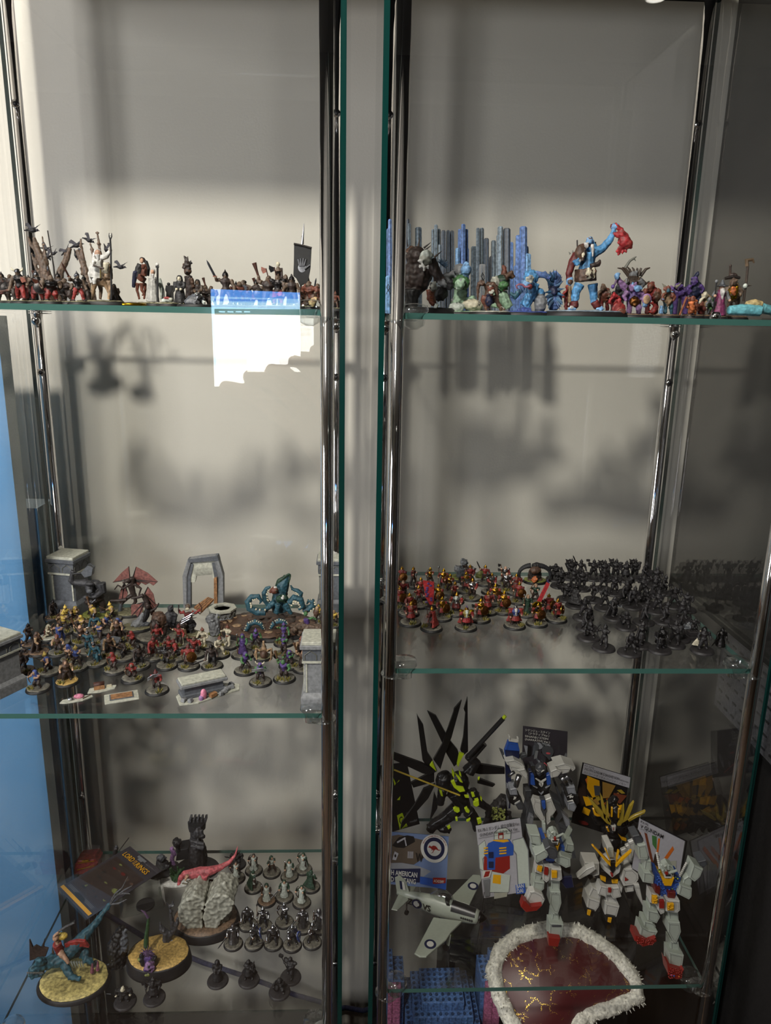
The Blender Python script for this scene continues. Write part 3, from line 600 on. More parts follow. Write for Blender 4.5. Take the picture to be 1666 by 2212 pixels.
rB = [
 ('front row', [(930, 1230, 'bladesh', 'gobpurple', 0, 'purple warrior with level silver blades', dict(rim='black')), (1145, 1200, 'club', 'gobpurple', -20, 'purple warrior carrying a club', dict(tuft=2)), (790, 1130, 'spearfwd', 'gobpurple', 40, 'purple hooded spearman', dict(tuft=2, head='hood'))]),
 ('second row', [(285, 1090, 'shieldaxe', 'gobred', 10, 'red warrior with round shield'), (495, 1085, 'swordlow', 'gobdark', 0, 'dark warrior with long silver sword', dict(tuft=2)), (1190, 1080, 'kneel', 'gobpurple', 0, 'purple and orange stooping figure'), (1315, 1110, 'club', 'gobbrown', 0, 'brown club bearer behind grey pillar')]),
 ('third row', [(110, 1010, 'bow', 'gobred', 30, 'red and green archer', dict(tuft=2)), (340, 985, 'club', 'gobred', 0, 'red club bearer', dict(tuft=2)), (560, 985, 'spearfwd', 'skel', 30, 'bone spearman on grey base'), (770, 985, 'robe', 'gobpurple', 0, 'purple robed figure on stone base', dict(rad=17, tuft=0)), (1140, 985, 'bow', 'gobpurple', -20, 'purple archer with yellow tufts', dict(tuft=2)), (1290, 1010, 'swordlow', 'gobbrown', 20, 'brown swordsman')]),
 ('fourth row', [(200, 900, 'sword', 'gobred', -10, 'dark red swordsman', dict(tuft=2)), (420, 905, 'spearfwd', 'skel', -20, 'bone and silver spearman'), (640, 905, 'bow', 'skel', -30, 'bone archer beside tree stump'), (885, 915, 'spearfwd', 'gobpurple', 20, 'purple spearman before the kraken', dict(tuft=2)), (1140, 880, 'sword', 'gobpurple', 0, 'purple swordsman before the kraken', dict(tuft=2))]),
]
army('B', 'L2', rB, G3, 'raider crowd', sc_=1.12, rad=15.6)
# big and special pieces of that shelf
def pillar(label, c, cx, cy, shelf, wd, ht, rz=0, m='stone', Y=None):
    X, Yp = px(c, cx, cy); p = onz(X, Yp, Z[shelf])
    t = thing('stone_pillar', label, 'pillar', p, math.radians(rz), 'grey stone pillars on the left middle shelf')
    r = Raw(); r.box((0, 0, ht*.09), (wd*1.22, wd*1.22, ht*.18), m, bev=.001); r.box((0, 0, ht*.21), (wd*1.22, wd*1.22, ht*.06), m, taper=.84); part('plinth', r, t)
    r = Raw(); r.box((0, 0, ht*.45), (wd, wd, ht*.48), m, bev=.002)
    for s in (-1, 1):
        r.box((s*wd*.42, -wd*.5, ht*.46), (wd*.06, .0016, ht*.42), 'stonel'); r.box((-wd*.5, s*wd*.42, ht*.46), (.0016, wd*.06, ht*.42), 'stonel')
    part('shaft', r, t)
    r = Raw(); r.box((0, 0, ht*.70), (wd*1.14, wd*1.14, ht*.03), 'stonel'); r.box((0, 0, ht*.80), (wd*1.08, wd*1.08, ht*.18), 'stoned'); r.box((0, 0, ht*.915), (wd*1.26, wd*1.26, ht*.06), m, bev=.0008); r.box((0, 0, ht*.965), (wd*1.16, wd*1.16, ht*.05), 'stonel', bev=.0008)
    part('capital', r, t)
    r = Raw()
    for ax in range(4):
        M = Matrix.Rotation(math.pi/2*ax, 3, 'Z')
        for k in (-1, 1):
            c0 = k*wd*.27
            pts = [(c0-wd*.2, ht*.73), (c0-wd*.2, ht*.80), (c0, ht*.86), (c0+wd*.2, ht*.80), (c0+wd*.2, ht*.73)]
            r.tube([M@Vector((a, -wd*.545, b)) for a, b in pts], .0007, 'stonel', 4)
    part('carving', r, t)
pillar('grey stone pillar cropped by left photo edge, front', 'A', 30, 1290, 'L2', .034, .078, -28)
pillar('dark grey stone pillar behind the troll at the back left', 'A', 655, 575, 'L2', .040, .100, -12, 'stoned')
pillar('grey stone pillar at the front beside the middle poles', 'B', 1460, 1400, 'L2', .036, .092, 0)
pillar('grey stone pillar mostly hidden behind the rear middle pole', 'B', 1560, 560, 'L2', .036, .095, 0, 'stoned')
# troll
t, F = pxthing('troll_figure', 'large dark grey troll leaning on the rear pillar', 'miniature', 'A', 900, 600, 'L2', Y=1.135)
disc(t, .030, .026, .004, top='mossg')
blob(F, t, 'figure', [('e', 860, 380, 75, 85, 'darkgrey', 0, 60), ('e', 880, 450, 60, 60, 'dbrown'), ('e', 808, 365, 42, 62, 'darkgrey', -14, 45), ('e', 805, 405, 30, 24, 'stoned', -20), ('e', 800, 340, 38, 16, 'darkgrey', -22),
   ('t', [(800, 330), (700, 330), (640, 320)], [40, 30, 26], 'darkgrey', -4), ('t', [(640, 320), (650, 250), (660, 220)], [24, 20, 22], 'darkgrey', -6), ('t', [(910, 330), (925, 400), (860, 450), (780, 460)], [42, 36, 26, 20], 'darkgrey', -10), ('e', 770, 460, 24, 20, 'darkgrey', -14),
   ('t', [(850, 480), (830, 540), (820, 600), (800, 630)], [46, 36, 26, 24], 'dbrown', -4), ('t', [(900, 480), (925, 530), (920, 580)], [42, 32, 26], 'dbrown', 2), ('e', 790, 640, 34, 16, 'darkgrey', -8), ('e', 925, 590, 30, 16, 'darkgrey', 0), ('e', 830, 500, 70, 40, 'dbrown', -2)], .0010, .0004)
solid(F, t, 'hammer', [('t', [(650, 250), (740, 240)], 9, 'darkgrey', -8), ('p', [(725, 240), (790, 170), (835, 200), (825, 265), (760, 285)], 12, 'stoned', -12), ('t', [(790, 170), (800, 158), (832, 175)], 5, 'stoned', -12)])
solid(F, t, 'chain', [('t', [(800, 490), (830, 505), (860, 480), (850, 465)], 6, 'steel', -16)])
# winged demons
def wingpoly(F, t, pts, dy=0): 
    solid(F, t, 'wing', [('p', pts, 1.6, 'wing', dy)] + [('t', [pts[0], q], [6, 3], 'dbrown', dy) for q in pts[1::2]])
t, F = pxthing('winged_demon', 'brown winged demon perched on the rear base, wings spread', 'miniature', 'A', 1160, 610, 'L2')
disc(t, .026, .020, .004, top='groundg')
blob(F, t, 'figure', [('t', [(1190, 280), (1180, 360), (1200, 430)], [26, 32, 24], 'dbrown'), ('e', 1150, 310, 26, 22, 'dbrown', -6), ('t', [(1150, 310), (1105, 330)], [14, 7], 'dbrown', -8), ('t', [(1200, 430), (1140, 470), (1090, 520)], [22, 16, 12], 'dbrown'), ('t', [(1210, 430), (1220, 500), (1180, 560)], [22, 16, 12], 'dbrown'),
  ('t', [(1170, 340), (1110, 380), (1060, 350), (1030, 390)], [14, 11, 8, 5], 'dbrown', -4), ('t', [(1210, 340), (1270, 380), (1250, 440)], [14, 11, 8], 'dbrown', -4), ('t', [(1140, 480), (1060, 490), (970, 490)], [18, 14, 8], 'dbrown', -4), ('t', [(1090, 520), (1080, 580), (1070, 620)], [16, 20, 24], 'stoned')], .0008)
wingpoly(F, t, [(1190, 300), (1225, 185), (1330, 240), (1420, 320), (1380, 355), (1345, 330), (1310, 350), (1270, 330), (1230, 380)], 6)
wingpoly(F, t, [(1170, 300), (1160, 180), (1090, 240), (1015, 325), (1070, 320), (1110, 300), (1140, 320)], 6)
wingpoly(F, t, [(1120, 330), (1085, 400), (1065, 480), (1090, 540), (1130, 500), (1150, 420)], 2)
t, F = pxthing('winged_demon', 'lower brown winged demon crouched on grey rocks, arm raised', 'miniature', 'A', 1230, 745, 'L2')
disc(t, .024, .018, .004, top='groundg')
blob(F, t, 'figure', [('t', [(1330, 560), (1320, 620), (1290, 680)], [26, 28, 20], 'black'), ('e', 1330, 540, 24, 26, 'dbrown', -4), ('t', [(1340, 590), (1400, 560), (1430, 510)], [16, 10, 7], 'dbrown'), ('t', [(1290, 440), (1240, 460), (1180, 470)], [18, 13, 9], 'dbrown', -4), ('t', [(1290, 440), (1320, 500), (1330, 560)], [24, 24, 22], 'dbrown')], .0008)
blob(F, t, 'rock', [('t', [(1290, 600), (1260, 680), (1220, 710)], [16, 40, 50], 'stone'), ('e', 1290, 700, 60, 30, 'stoned'), ('e', 1210, 710, 34, 26, 'stone')], .0010, .0008)
wingpoly(F, t, [(1300, 430), (1330, 365), (1380, 430), (1400, 520), (1430, 530), (1390, 560), (1395, 650), (1360, 620), (1320, 520)], 5)
wingpoly(F, t, [(1300, 500), (1230, 520), (1180, 530), (1180, 630), (1215, 610), (1240, 640), (1280, 590)], 3)
# hunched beasts and riders
t, F = pxthing('beast_figure', 'shaggy brown hunched beast on a dark round base', 'miniature', 'A', 1420, 835, 'L2')
disc(t, .034, .024, .004, top='ground')
blob(F, t, 'figure', [('e', 1430, 660, 70, 80, 'brown', 0, 55), ('e', 1390, 710, 45, 50, 'dbrown', -10), ('t', [(1380, 700), (1370, 780)], [26, 18], 'dbrown', -6), ('t', [(1450, 720), (1455, 790)], [28, 20], 'dbrown', 4), ('t', [(1490, 700), (1480, 800)], [24, 18], 'dbrown', 0)], .0010, .0008)
t, F = pxthing('beast_figure', 'dark grey stooping ogre beside the brown beast', 'miniature', 'B', 135, 735, 'L2')
disc(t, .020, .017, .004, top='basegrey')
blob(F, t, 'figure', [('e', 115, 640, 55, 60, 'darkgrey'), ('e', 118, 555, 28, 28, 'darkgrey', -6), ('t', [(120, 600), (165, 620), (150, 690)], [28, 22, 16], 'darkgrey', -4), ('t', [(100, 680), (90, 720)], [24, 18], 'darkgrey'), ('t', [(140, 680), (145, 725)], [24, 18], 'darkgrey')], .0010, .0006)
t, F = pxthing('mounted_chieftain', 'red armoured rider with crossed swords mounted on dark beast', 'miniature', 'B', 265, 810, 'L2')
disc(t, .023, .018, .004, top='groundg')
blob(F, t, 'mount', [('e', 275, 700, 75, 60, 'darkgrey', 0, 45), ('e', 225, 710, 40, 40, 'dbrown', -10), ('t', [(240, 720), (225, 790)], [24, 16], 'darkgrey', -4), ('t', [(310, 720), (315, 800)], [26, 18], 'darkgrey', 2), ('t', [(280, 740), (270, 800)], [22, 16], 'dbrown', 6)], .0010, .0008)
blob(F, t, 'rider', [('t', [(285, 650), (275, 600)], [32, 38], 'dred'), ('e', 275, 545, 22, 26, 'orcskin', -4), ('e', 272, 527, 26, 16, 'silver', -2), ('e', 270, 565, 20, 12, 'bone', -9), ('t', [(245, 590), (210, 600), (190, 570)], [17, 13, 11], 'red'), ('t', [(310, 590), (350, 600), (385, 570)], [17, 13, 11], 'red')], .0007)
solid(F, t, 'sword', [('t', [(190, 610), (192, 525)], [3, 7], 'silver', -3)]); solid(F, t, 'bow', [('t', [(375, 510), (398, 550), (400, 585), (385, 610), (360, 590)], 5, 'rust', -3)])
for i in range(3): solid(F, t, 'blade', [('t', [(205+i*12, 700-i*24), (290+i*12, 655-i*24), (355-i*5, 640-i*30)], [3, 8, 2], 'msilver', -14)])
t, F = pxthing('wolf_rider', 'purple clad rider on a brown snarling wolf, back right corner', 'miniature', 'B', 1400, 810, 'L2')
disc(t, .021, .016, .004, top='groundg')
blob(F, t, 'mount', [('t', [(1240, 740), (1310, 720), (1400, 740), (1470, 740)], [28, 50, 48, 40], 'bark'), ('e', 1235, 750, 30, 26, 'bark', -8), ('t', [(1290, 770), (1260, 840)], [18, 11], 'bark', -6), ('t', [(1330, 770), (1340, 835)], [18, 11], 'bark'), ('t', [(1430, 770), (1440, 850)], [20, 12], 'bark'), ('t', [(1460, 740), (1500, 700)], [14, 8], 'bark')], .0009, .0007)
blob(F, t, 'rider', [('t', [(1350, 710), (1340, 650)], [26, 28], 'purple'), ('e', 1335, 608, 20, 22, 'green', -4), ('e', 1340, 590, 20, 14, 'dbrown'), ('t', [(1350, 660), (1400, 640), (1430, 660)], [14, 10, 9], 'green'), ('e', 1430, 600, 26, 40, 'brown'), ('e', 1440, 560, 20, 24, 'tan')], .0007)
mini('orange and yellow spear carrier squeezed behind the wolf rider', 'B', 1450, 690, 'L2', 'spearup', 'gobyellow', 0)
mini('tan rider fragment seen between the poles at the shelf back', 'B', 1590, 715, 'L2', 'club', 'gobyellow', 0, tuft=2)
t, F = pxthing('insect_figure', 'tan insect like creature with curled legs and spire head', 'miniature', 'B', 950, 1010, 'L2'); disc(t, .0135, .0125, .0035, top='groundg')
blob(F, t, 'figure', [('t', [(955, 850), (957, 900), (958, 950)], [9, 14, 42], 'tan'), ('e', 958, 975, 36, 40, 'brown', -8)] + [('t', [(958+s*30, 940), (958+s*70, 935-k*20), (958+s*(85-k*20), 975+k*40), (958+s*(50-k*10), 1030+k*15)], [12, 10, 8, 4], 'tan', -6-k*3) for s in (-1, 1) for k in (0, 1)], .0007)
# kraken
t, F = pxthing('kraken_diorama', 'teal kraken with white suckers on a large muddy oval base', 'diorama', 'B', 990, 730, 'L2')
disc(t, .082, .060, .005, 'basegrey', 'brown', jit=.06)
r = Raw()
for i in range(60):
    a = random.uniform(0, 6.28); q = random.uniform(.1, .9)**.5; r.ell((.076*q*math.cos(a), .055*q*math.sin(a), .0062), (random.uniform(.003, .010), random.uniform(.003, .008), random.uniform(.0006, .002)), random.choice(('brown', 'dbrown', 'bark', 'tan')), seg=8, ring=5)
v, f, m = sculpt(r, .0011, .0004); obj('mud_ripples', mesh_from(v, f, m, 'mud', True), t)
F.Y = F.Y+.022
blob(F, t, 'kraken_body', [('t', [(1110, 580), (1095, 500), (1110, 420), (1130, 340), (1160, 290), (1190, 250)], [80, 72, 66, 60, 34, 6], 'teal'), ('t', [(1060, 380), (1100, 310), (1190, 245), (1195, 290), (1150, 380)], [10, 26, 6, 8, 20], 'dgreen', -3), ('e', 1125, 470, 60, 34, 'dgreen', -18), ('e', 1050, 400, 40, 34, 'rust', -14), ('e', 1128, 466, 13, 12, 'white', -32),
   ('t', [(1060, 500), (1000, 550), (950, 590)], [30, 26, 14], 'teal', -14), ('t', [(1090, 520), (1080, 570), (1070, 610)], [26, 24, 16], 'teal', -22), ('t', [(1150, 520), (1180, 570), (1210, 610)], [28, 24, 14], 'teal', -22)], .0011, .0007)
def tent(pts, rs, dy=0, side=1):
    blob(F, t, 'tentacle', [('t', pts, rs, 'teal', dy)], .0009, .0003)
    P = [F.P(q[0], q[1], dy) for q in pts]; r = Raw()
    n = 12
    for i in range(n):
        u = i/(n-1)*(len(P)-1.001); k = int(u); fr = u-k; p = P[k].lerp(P[k+1], fr); rr = (rs[k]*(1-fr)+rs[k+1]*fr)*F.k
        d = (P[k+1]-P[k]).normalized(); nn = Vector((0, 1, 0)).cross(d)*side
        for s in (-.45, .25): r.ell(p+nn*rr*.8+Vector((0, -rr*(.75+s*.3), 0))+nn*s*rr*.3, rr*.26, 'bone', seg=6, ring=4)
    part('suckers', r, t, kind='stuff')
tent([(975, 590), (900, 590), (830, 560), (815, 500), (850, 455), (910, 450), (935, 490), (920, 520)], [36, 36, 34, 32, 28, 24, 16, 6], -18)
tent([(1010, 530), (970, 480), (965, 420), (985, 380), (1020, 365)], [30, 30, 28, 22, 12], -6)
tent([(1270, 470), (1290, 420), (1260, 400), (1215, 385), (1200, 350)], [30, 26, 22, 16, 8], 4, -1)
tent([(1190, 510), (1230, 460), (1290, 480), (1310, 540), (1270, 570)], [30, 32, 32, 26, 12], -20)
tent([(1310, 580), (1350, 570), (1400, 530), (1395, 490), (1360, 490), (1345, 520)], [24, 30, 30, 24, 16, 8], -14)
F.Y = F.Y-.050
tent([(800, 760), (830, 700), (880, 680), (930, 700), (955, 745)], [20, 26, 26, 22, 14], 0, -1); tent([(1020, 740), (1050, 690), (1100, 670), (1150, 680), (1170, 700)], [14, 22, 26, 20, 10], 0, -1)
# archway, ramp, well, stump, sarcophagus, loot
t, F = pxthing('stone_archway', 'grey stone doorway frame with stepped pointed lintel', 'doorway', 'B', 410, 560, 'L2', Y=1.165)
solid(F, t, 'frame', [('p', [(235, 560), (225, 270), (272, 120), (400, 98), (395, 130), (300, 145), (262, 275), (262, 560)], 14, 'stone'), ('p', [(540, 560), (555, 290), (512, 130), (400, 98), (540, 85), (592, 265), (594, 560)], 14, 'stone'), ('p', [(272, 120), (540, 85), (555, 130), (280, 150)], 14.5, 'stoned', -.5)])
solid(F, t, 'inner_frame', [('p', [(262, 560), (262, 275), (300, 150), (325, 165), (300, 280), (300, 560)], 10, 'stoned', 1.5), ('p', [(515, 560), (515, 290), (490, 150), (515, 145), (555, 285), (545, 560)], 10, 'stoned', 1.5), ('p', [(300, 150), (515, 130), (525, 290), (500, 290), (490, 255), (350, 268), (335, 330), (300, 325)], 7, 'stonel', 3)])
solid(F, t, 'wooden_jamb', [('p', [(508, 290), (535, 280), (540, 560), (510, 560)], 5, 'wood', -3)])
X0 = [onz(*px('B', *q), Z['L2']+.001+h) for q, h in (((330, 560), .0), ((455, 470), .012), ((508, 490), .012), ((400, 600), .0))]
t = thing('wooden_ramp', 'slanting plank ramp in the archway opening', 'ramp', X0[0]); r = Raw(); r.prism([p-X0[0] for p in X0], (0, 0, .003), 'wood'); part('planks', r, t)
r = Raw()
for i in range(1, 4): a = X0[0].lerp(X0[3], i/4)-X0[0]+Vector((0, 0, .0032)); b = X0[1].lerp(X0[2], i/4)-X0[0]+Vector((0, 0, .0032)); r.tube([a, b], .0004, 'dbrown', 4)
part('plank_joints', r, t)
p = onz(*px('B', 590, 660), Z['L2']); t = thing('stone_well', 'round grey stone well with octagonal rim', 'well', p)
disc(t, .024, .019, .002, 'stonel'); r = Raw(); r.lathe([(.021, .002), (.021, .008), (.019, .009), (.019, .018), (.013, .018), (.013, .004)], 'stone', 8); part('wall', r, t)
r = Raw(); r.lathe([(.0225, .018), (.0225, .021), (.014, .0215), (.013, .018)], 'stonel', 8); part('rim', r, t); r = Raw(); r.lathe([(.013, .010), (.001, .0102)], 'black', 12); part('dark_water', r, t)
r = Raw()
for i in range(16):
    a = i*math.pi/8; r.tube([(.0205*math.cos(a-.12), .0205*math.sin(a-.12), .010), (.0207*math.cos(a), .0207*math.sin(a), .016), (.0205*math.cos(a+.12), .0205*math.sin(a+.12), .010)], .0008, 'stonel', 4)
part('carving', r, t)
t, F = pxthing('tree_stump', 'grey green hollow tree stump with mossy foot', 'stump', 'B', 520, 800, 'L2'); blob(F, t, 'trunk', [('t', [(520, 790), (500, 700), (470, 620)], [48, 42, 36], 'stone'), ('t', [(540, 780), (535, 650), (540, 620)], [30, 22, 14], 'stone'), ('t', [(460, 680), (430, 650)], [16, 8], 'stone'), ('e', 520, 790, 60, 24, 'mossg', 0, 40)], .0010, .001)
p = onz(*px('A', 1005, 925), Z['L2']); t = thing('stone_platform', 'small octagonal grey stone platform among the crowd', 'platform', p); r = Raw(); r.lathe([(.0135, 0), (.015, .006), (.0155, .013), (.014, .0145), (.001, .0148)], 'stoned', 8); part('block', r, t)
mini('white skeletal heap on a grey base', 'A', 430, 835, 'L2', 'kneel', 'skel', 90, ground='stonel', tuft=0, rad=15)
mini('small dark club bearer creeping at the left shelf edge', 'A', 480, 650, 'L2', 'swordlow', 'gobdark', 60, ground='groundb')
t = thing('sarcophagus', 'pale stone sarcophagus with treasure on a rubble base', 'sarcophagus', onz(*px('B', 450, 1330), Z['L2']), math.radians(27)); t.scale = (.86,)*3
r = Raw(); r.prism([(-.046, -.018, 0), (-.02, -.024, 0), (.01, -.018, 0), (.046, -.012, 0), (.052, .004, 0), (.03, .02, 0), (-.03, .022, 0), (-.044, .01, 0)], (0, 0, .003), 'stonel', .0006); part('rubble_base', r, t)
r = Raw(); r.box((-.006, .004, .006), (.066, .026, .007), 'stoned', bev=.0008); r.box((-.006, .004, .015), (.058, .020, .014), 'stoned'); r.box((-.006, .004, .023), (.070, .029, .005), 'stone', bev=.0008); part('chest_body', r, t)
r = Raw(); r.box((-.006, .004, .027), (.066, .025, .0035), 'stonel', bev=.0008); r.box((.006, .004, .029), (.026, .018, .0012), 'stonel'); part('lid', r, t)
for i, (x, y, s) in enumerate(((.022, -.013, .008), (.028, -.008, .009), (.035, -.004, .009), (.038, .004, .008), (.016, -.018, .006), (-.03, -.018, .007), (-.038, -.012, .008))):
    r = Raw(); r.box((x, y, .0055), (s, s*.8, .006), 'stone', rot=(random.uniform(-25, 25), random.uniform(-25, 25), random.uniform(0, 90)), bev=.0006); part('rubble_stone', r, t)
r = Raw(); r.ell((-.010, -.017, .010), (.005, .004, .009), 'pink'); r.ell((-.014, -.018, .005), (.004, .004, .005), 'lilac'); part('cloth_bundle', r, t, True)
r = Raw(); r.box((.004, -.017, .0065), (.011, .007, .006), 'wood', rot=(0, 0, 20), bev=.0004); part('small_crate', r, t)
p = onz(*px('A', 690, 1385), Z['L2']); t = thing('loot_marker', 'white slab with pink bundle and tools at the front', 'marker', p, math.radians(14)); t.scale = (.64,)*3
r = Raw(); r.prism([(-.030, -.008, 0), (-.018, -.012, 0), (.012, -.008, 0), (.030, .004, 0), (.026, .012, 0), (.002, .010, 0), (-.026, .002, 0)], (0, 0, .0028), 'stonel', .0005); part('slab', r, t)
r = Raw(); r.ell((.004, .004, .006), (.010, .006, .005), 'pink'); part('bundle', r, t, True); r = Raw(); r.ell((-.010, -.002, .005), (.006, .004, .003), 'silver'); r.tube([(.012, -.004, .004), (.026, .008, .005)], .0008, 'wood'); part('tools', r, t)
p = onz(*px('A', 915, 1290), Z['L2']); t = thing('treasure_chest', 'small brown treasure chest on pale rock slab', 'chest', p, math.radians(20)); t.scale = (.66,)*3
r = Raw(); r.prism([(-.026, -.010, 0), (-.004, -.014, 0), (.024, -.008, 0), (.028, .006, 0), (.004, .013, 0), (-.022, .008, 0)], (0, 0, .0025), 'stonel', .0005); part('slab', r, t)
r = Raw(); r.box((-.004, .001, .007), (.020, .011, .009), 'wood', bev=.0006); part('box', r, t); r = Raw(); r.tube([(-.014, .001, .0115), (.006, .001, .0115)], .0056, 'rust', 10); part('lid', r, t, True); r = Raw(); r.box((.014, .004, .004), (.010, .006, .003), 'bone'); part('parcel', r, t)
p = onz(*px('A', 1095, 1365), Z['L2']); t = thing('crate_marker', 'rectangular pale tile holding a plank crate', 'marker', p, math.radians(20)); t.scale = (.76,)*3
r = Raw(); r.box((0, 0, .0014), (.054, .032, .0028), 'stonel', bev=.0006); part('tile', r, t); r = Raw(); r.box((0, 0, .0034), (.038, .020, .0016), 'stoned'); part('frame', r, t)
for i in range(3): r = Raw(); r.box((0, -.0058+i*.0058, .0048), (.034, .0044, .0016), 'wood'); part('plank', r, t)
# ---------------------------------------------------------------- right cabinet, middle shelf: red dwarfs
G4 = 'red and gold dwarf warriors on the right middle shelf'
rC = [
 ('front row', [(265, 665, 'beardaxe', 'dwarfred', 20, 'red kneeling dwarf with gold helmet', dict(tuft=2)), (445, 710, 'capeout', 'dwarfred', -120, 'dwarf with swirling red cape'), (740, 705, 'beardcape', 'dwarfking', 0, 'gold bearded dwarf lord'), (1158, 690, 'beardcape', 'dwarfgrey', 0, 'white bearded dwarf'), (1348, 670, 'shieldaxe', 'dwarfgold', 0, 'dwarf behind big gold shield', dict(tuft=2)), (1515, 635, 'shieldaxe', 'dwarfred', 40, 'red dwarf with raised gold shield', dict(tuft=2))]),
 ('second row', [(252, 585, 'shieldspear', 'dwarfred', 40, 'red spear dwarf'), (530, 620, 'shieldspear', 'dwarfgold', 20, 'dwarf with glittering gold mail'), (655, 580, 'beardaxe', 'dwarfsilver', -20, 'silver mailed axe dwarf'), (860, 635, 'shieldaxe', 'dwarfgold', 10, 'gold dwarf with round shield'), (920, 570, 'beardaxe', 'dwarfred', 20, 'red axe dwarf'), (1060, 565, 'shieldaxe', 'dwarfgold', -10, 'dwarf with polished bronze shield', dict(tuft=2)), (1262, 590, 'robe', 'dwarfgreen', 0, 'green cloaked dwarf', dict(head='hair')), (1440, 590, 'shieldaxe', 'dwarfred', 20, 'red dwarf with bronze shield')]),
 ('third row', [(170, 525, 'shieldspear', 'dwarfred', 10, 'red shield dwarf'), (330, 515, 'sword', 'dwarfred', 40, 'dark red swordsman dwarf'), (500, 500, 'shieldaxe', 'dwarfgold', -20, 'gold helmed shield dwarf'), (640, 480, 'bow', 'dwarfred', 30, 'red dwarf archer'), (790, 450, 'double', 'dwarfsilver', 0, 'dwarf lifting silver double axe'), (985, 500, 'shieldaxe', 'dwarfgold', 0, 'gold shield dwarf'), (1190, 480, 'shieldspear', 'dwarfred', -10, 'red spear dwarf'), (1330, 490, 'bow', 'dwarfgreen', 0, 'green robed dwarf archer', dict(head='hair'))]),
 ('fourth row', [(90, 470, 'shieldaxe', 'dwarfred', 0, 'shadowed red dwarf'), (200, 440, 'club', 'dwarfred', 0, 'dark red club dwarf'), (350, 440, 'spearup', 'dwarfred', 0, 'red spearman dwarf'), (600, 405, 'bow', 'dwarfgold', 0, 'gold clad archer dwarf'), (735, 390, 'shieldaxe', 'dwarfgold', 20, 'gold helmeted shield dwarf'), (955, 400, 'double', 'dwarfsilver', 20, 'silver clad dwarf'), (1085, 385, 'axeup', 'dwarfsilver', -10, 'white clad axe dwarf', dict(tuft=2)), (1165, 405, 'beardaxe', 'dwarfred', 0, 'red bearded dwarf')]),
 ('back row', [(190, 340, 'shieldaxe', 'dwarfred', -20, 'dark dwarf with grey shield'), (285, 345, 'bow', 'dwarfred', 60, 'kneeling red archer dwarf'), (430, 350, 'bow', 'dwarfgold', 20, 'gold helmed archer dwarf'), (545, 360, 'shieldspear', 'dwarfgold', 0, 'yellow mailed spear dwarf'), (770, 325, 'double', 'dwarfred', 0, 'red dwarf before the stone statue'), (900, 325, 'sword', 'dwarfred', 0, 'red swordsman dwarf'), (1070, 330, 'axeup', 'dwarfsilver', 20, 'dwarf with both arms raised')]),
]
army('C', 'R2', rC, G4, 'red dwarf army', rad=15.8, sc_=1.05)
def addto(c, cx, cy, shelf, dz, raw, name, parent): pass
t, F = pxthing('dwarf_banner', 'tall red and purple banner carried by hidden dwarf', 'banner', 'C', 430, 520, 'R2')
disc(t, .0135, .0135, .0035); solid(F, t, 'pole', [('t', [(445, 500), (425, 290)], 6, 'wood', 2)]); solid(F, t, 'banner_cloth', [('p', [(372, 292), (470, 305), (468, 420), (462, 510), (440, 520), (395, 440), (380, 360)], 1.5, 'crimson')])
solid(F, t, 'purple_pattern', [('e', 400+random.uniform(0, 50), 320+i*18, 12, 9, 'purple', -.6, 2) for i in range(10)])
t, F = pxthing('sword_and_shield_bearer', 'dwarf holding very long red sword up behind an octagonal gold shield', 'miniature', 'C', 1360, 640, 'R2')
solid(F, t, 'great_sword', [('p', [(1435, 310), (1462, 322), (1385, 480), (1355, 472)], 3, 'crimson', 0), ('t', [(1370, 480), (1345, 540)], 7, 'gold'), ('t', [(1440, 290), (1450, 310)], 8, 'purple')])
solid(F, t, 'octagonal_shield', [('p', [(1312, 500), (1335, 478), (1375, 478), (1395, 510), (1390, 570), (1365, 597), (1325, 590), (1305, 560)], 2.4, 'mgold', -14), ('e', 1350, 540, 20, 22, 'dsteel', -16, 8)])
blob(F, t, 'figure', [('e', 1355, 560, 34, 50, 'dred'), ('t', [(1340, 600), (1335, 650)], [20, 14], 'dbrown'), ('t', [(1375, 600), (1380, 650)], [20, 14], 'dbrown'), ('e', 1365, 500, 22, 24, 'mgold')], .0009)
t, F = pxthing('stone_statue', 'grey rock statue looming behind the dwarf army', 'statue', 'C', 700, 335, 'R2', Y=1.15); disc(t, .022, .018, .004, top='mossg')
blob(F, t, 'rock', [('t', [(720, 330), (715, 250), (720, 180)], [60, 58, 54], 'stoned'), ('e', 725, 140, 34, 28, 'stone'), ('t', [(670, 170), (655, 220)], [24, 18], 'stone'), ('t', [(770, 170), (785, 200)], [22, 16], 'stone')], .0010, .0012)
t, F = pxthing('horned_beast', 'brown horned beast with huge ringed ram horns', 'miniature', 'C', 1330, 335, 'R2', Y=1.14); disc(t, .020, .016, .004, top='mossg')
blob(F, t, 'figure', [('e', 1330, 250, 62, 80, 'dbrown', 0, 50), ('e', 1345, 165, 44, 28, 'black', 6), ('e', 1335, 205, 50, 32, 'brown', -10), ('e', 1330, 285, 24, 26, 'orange', -14), ('t', [(1290, 280), (1285, 330)], [24, 16], 'brown', -4), ('t', [(1375, 280), (1380, 330)], [24, 16], 'brown', -4)], .0010, .0008)
for s in (-1, 1):
    ar = [(1330+s*(34+100*math.sin(a)), 225-60*math.cos(a*.9+.1)+ (45*(a/2.6)**2)) for a in [i*.2 for i in range(14)]]
    solid(F, t, 'horn', [('t', ar, [24-1.5*i for i in range(14)], 'darkgrey', -4)]+[('t', [ar[i], ((ar[i][0]*.8+ar[i+1][0]*.2), (ar[i][1]*.8+ar[i+1][1]*.2))], 26-1.5*i, 'stoned', -4) for i in range(1, 12)])
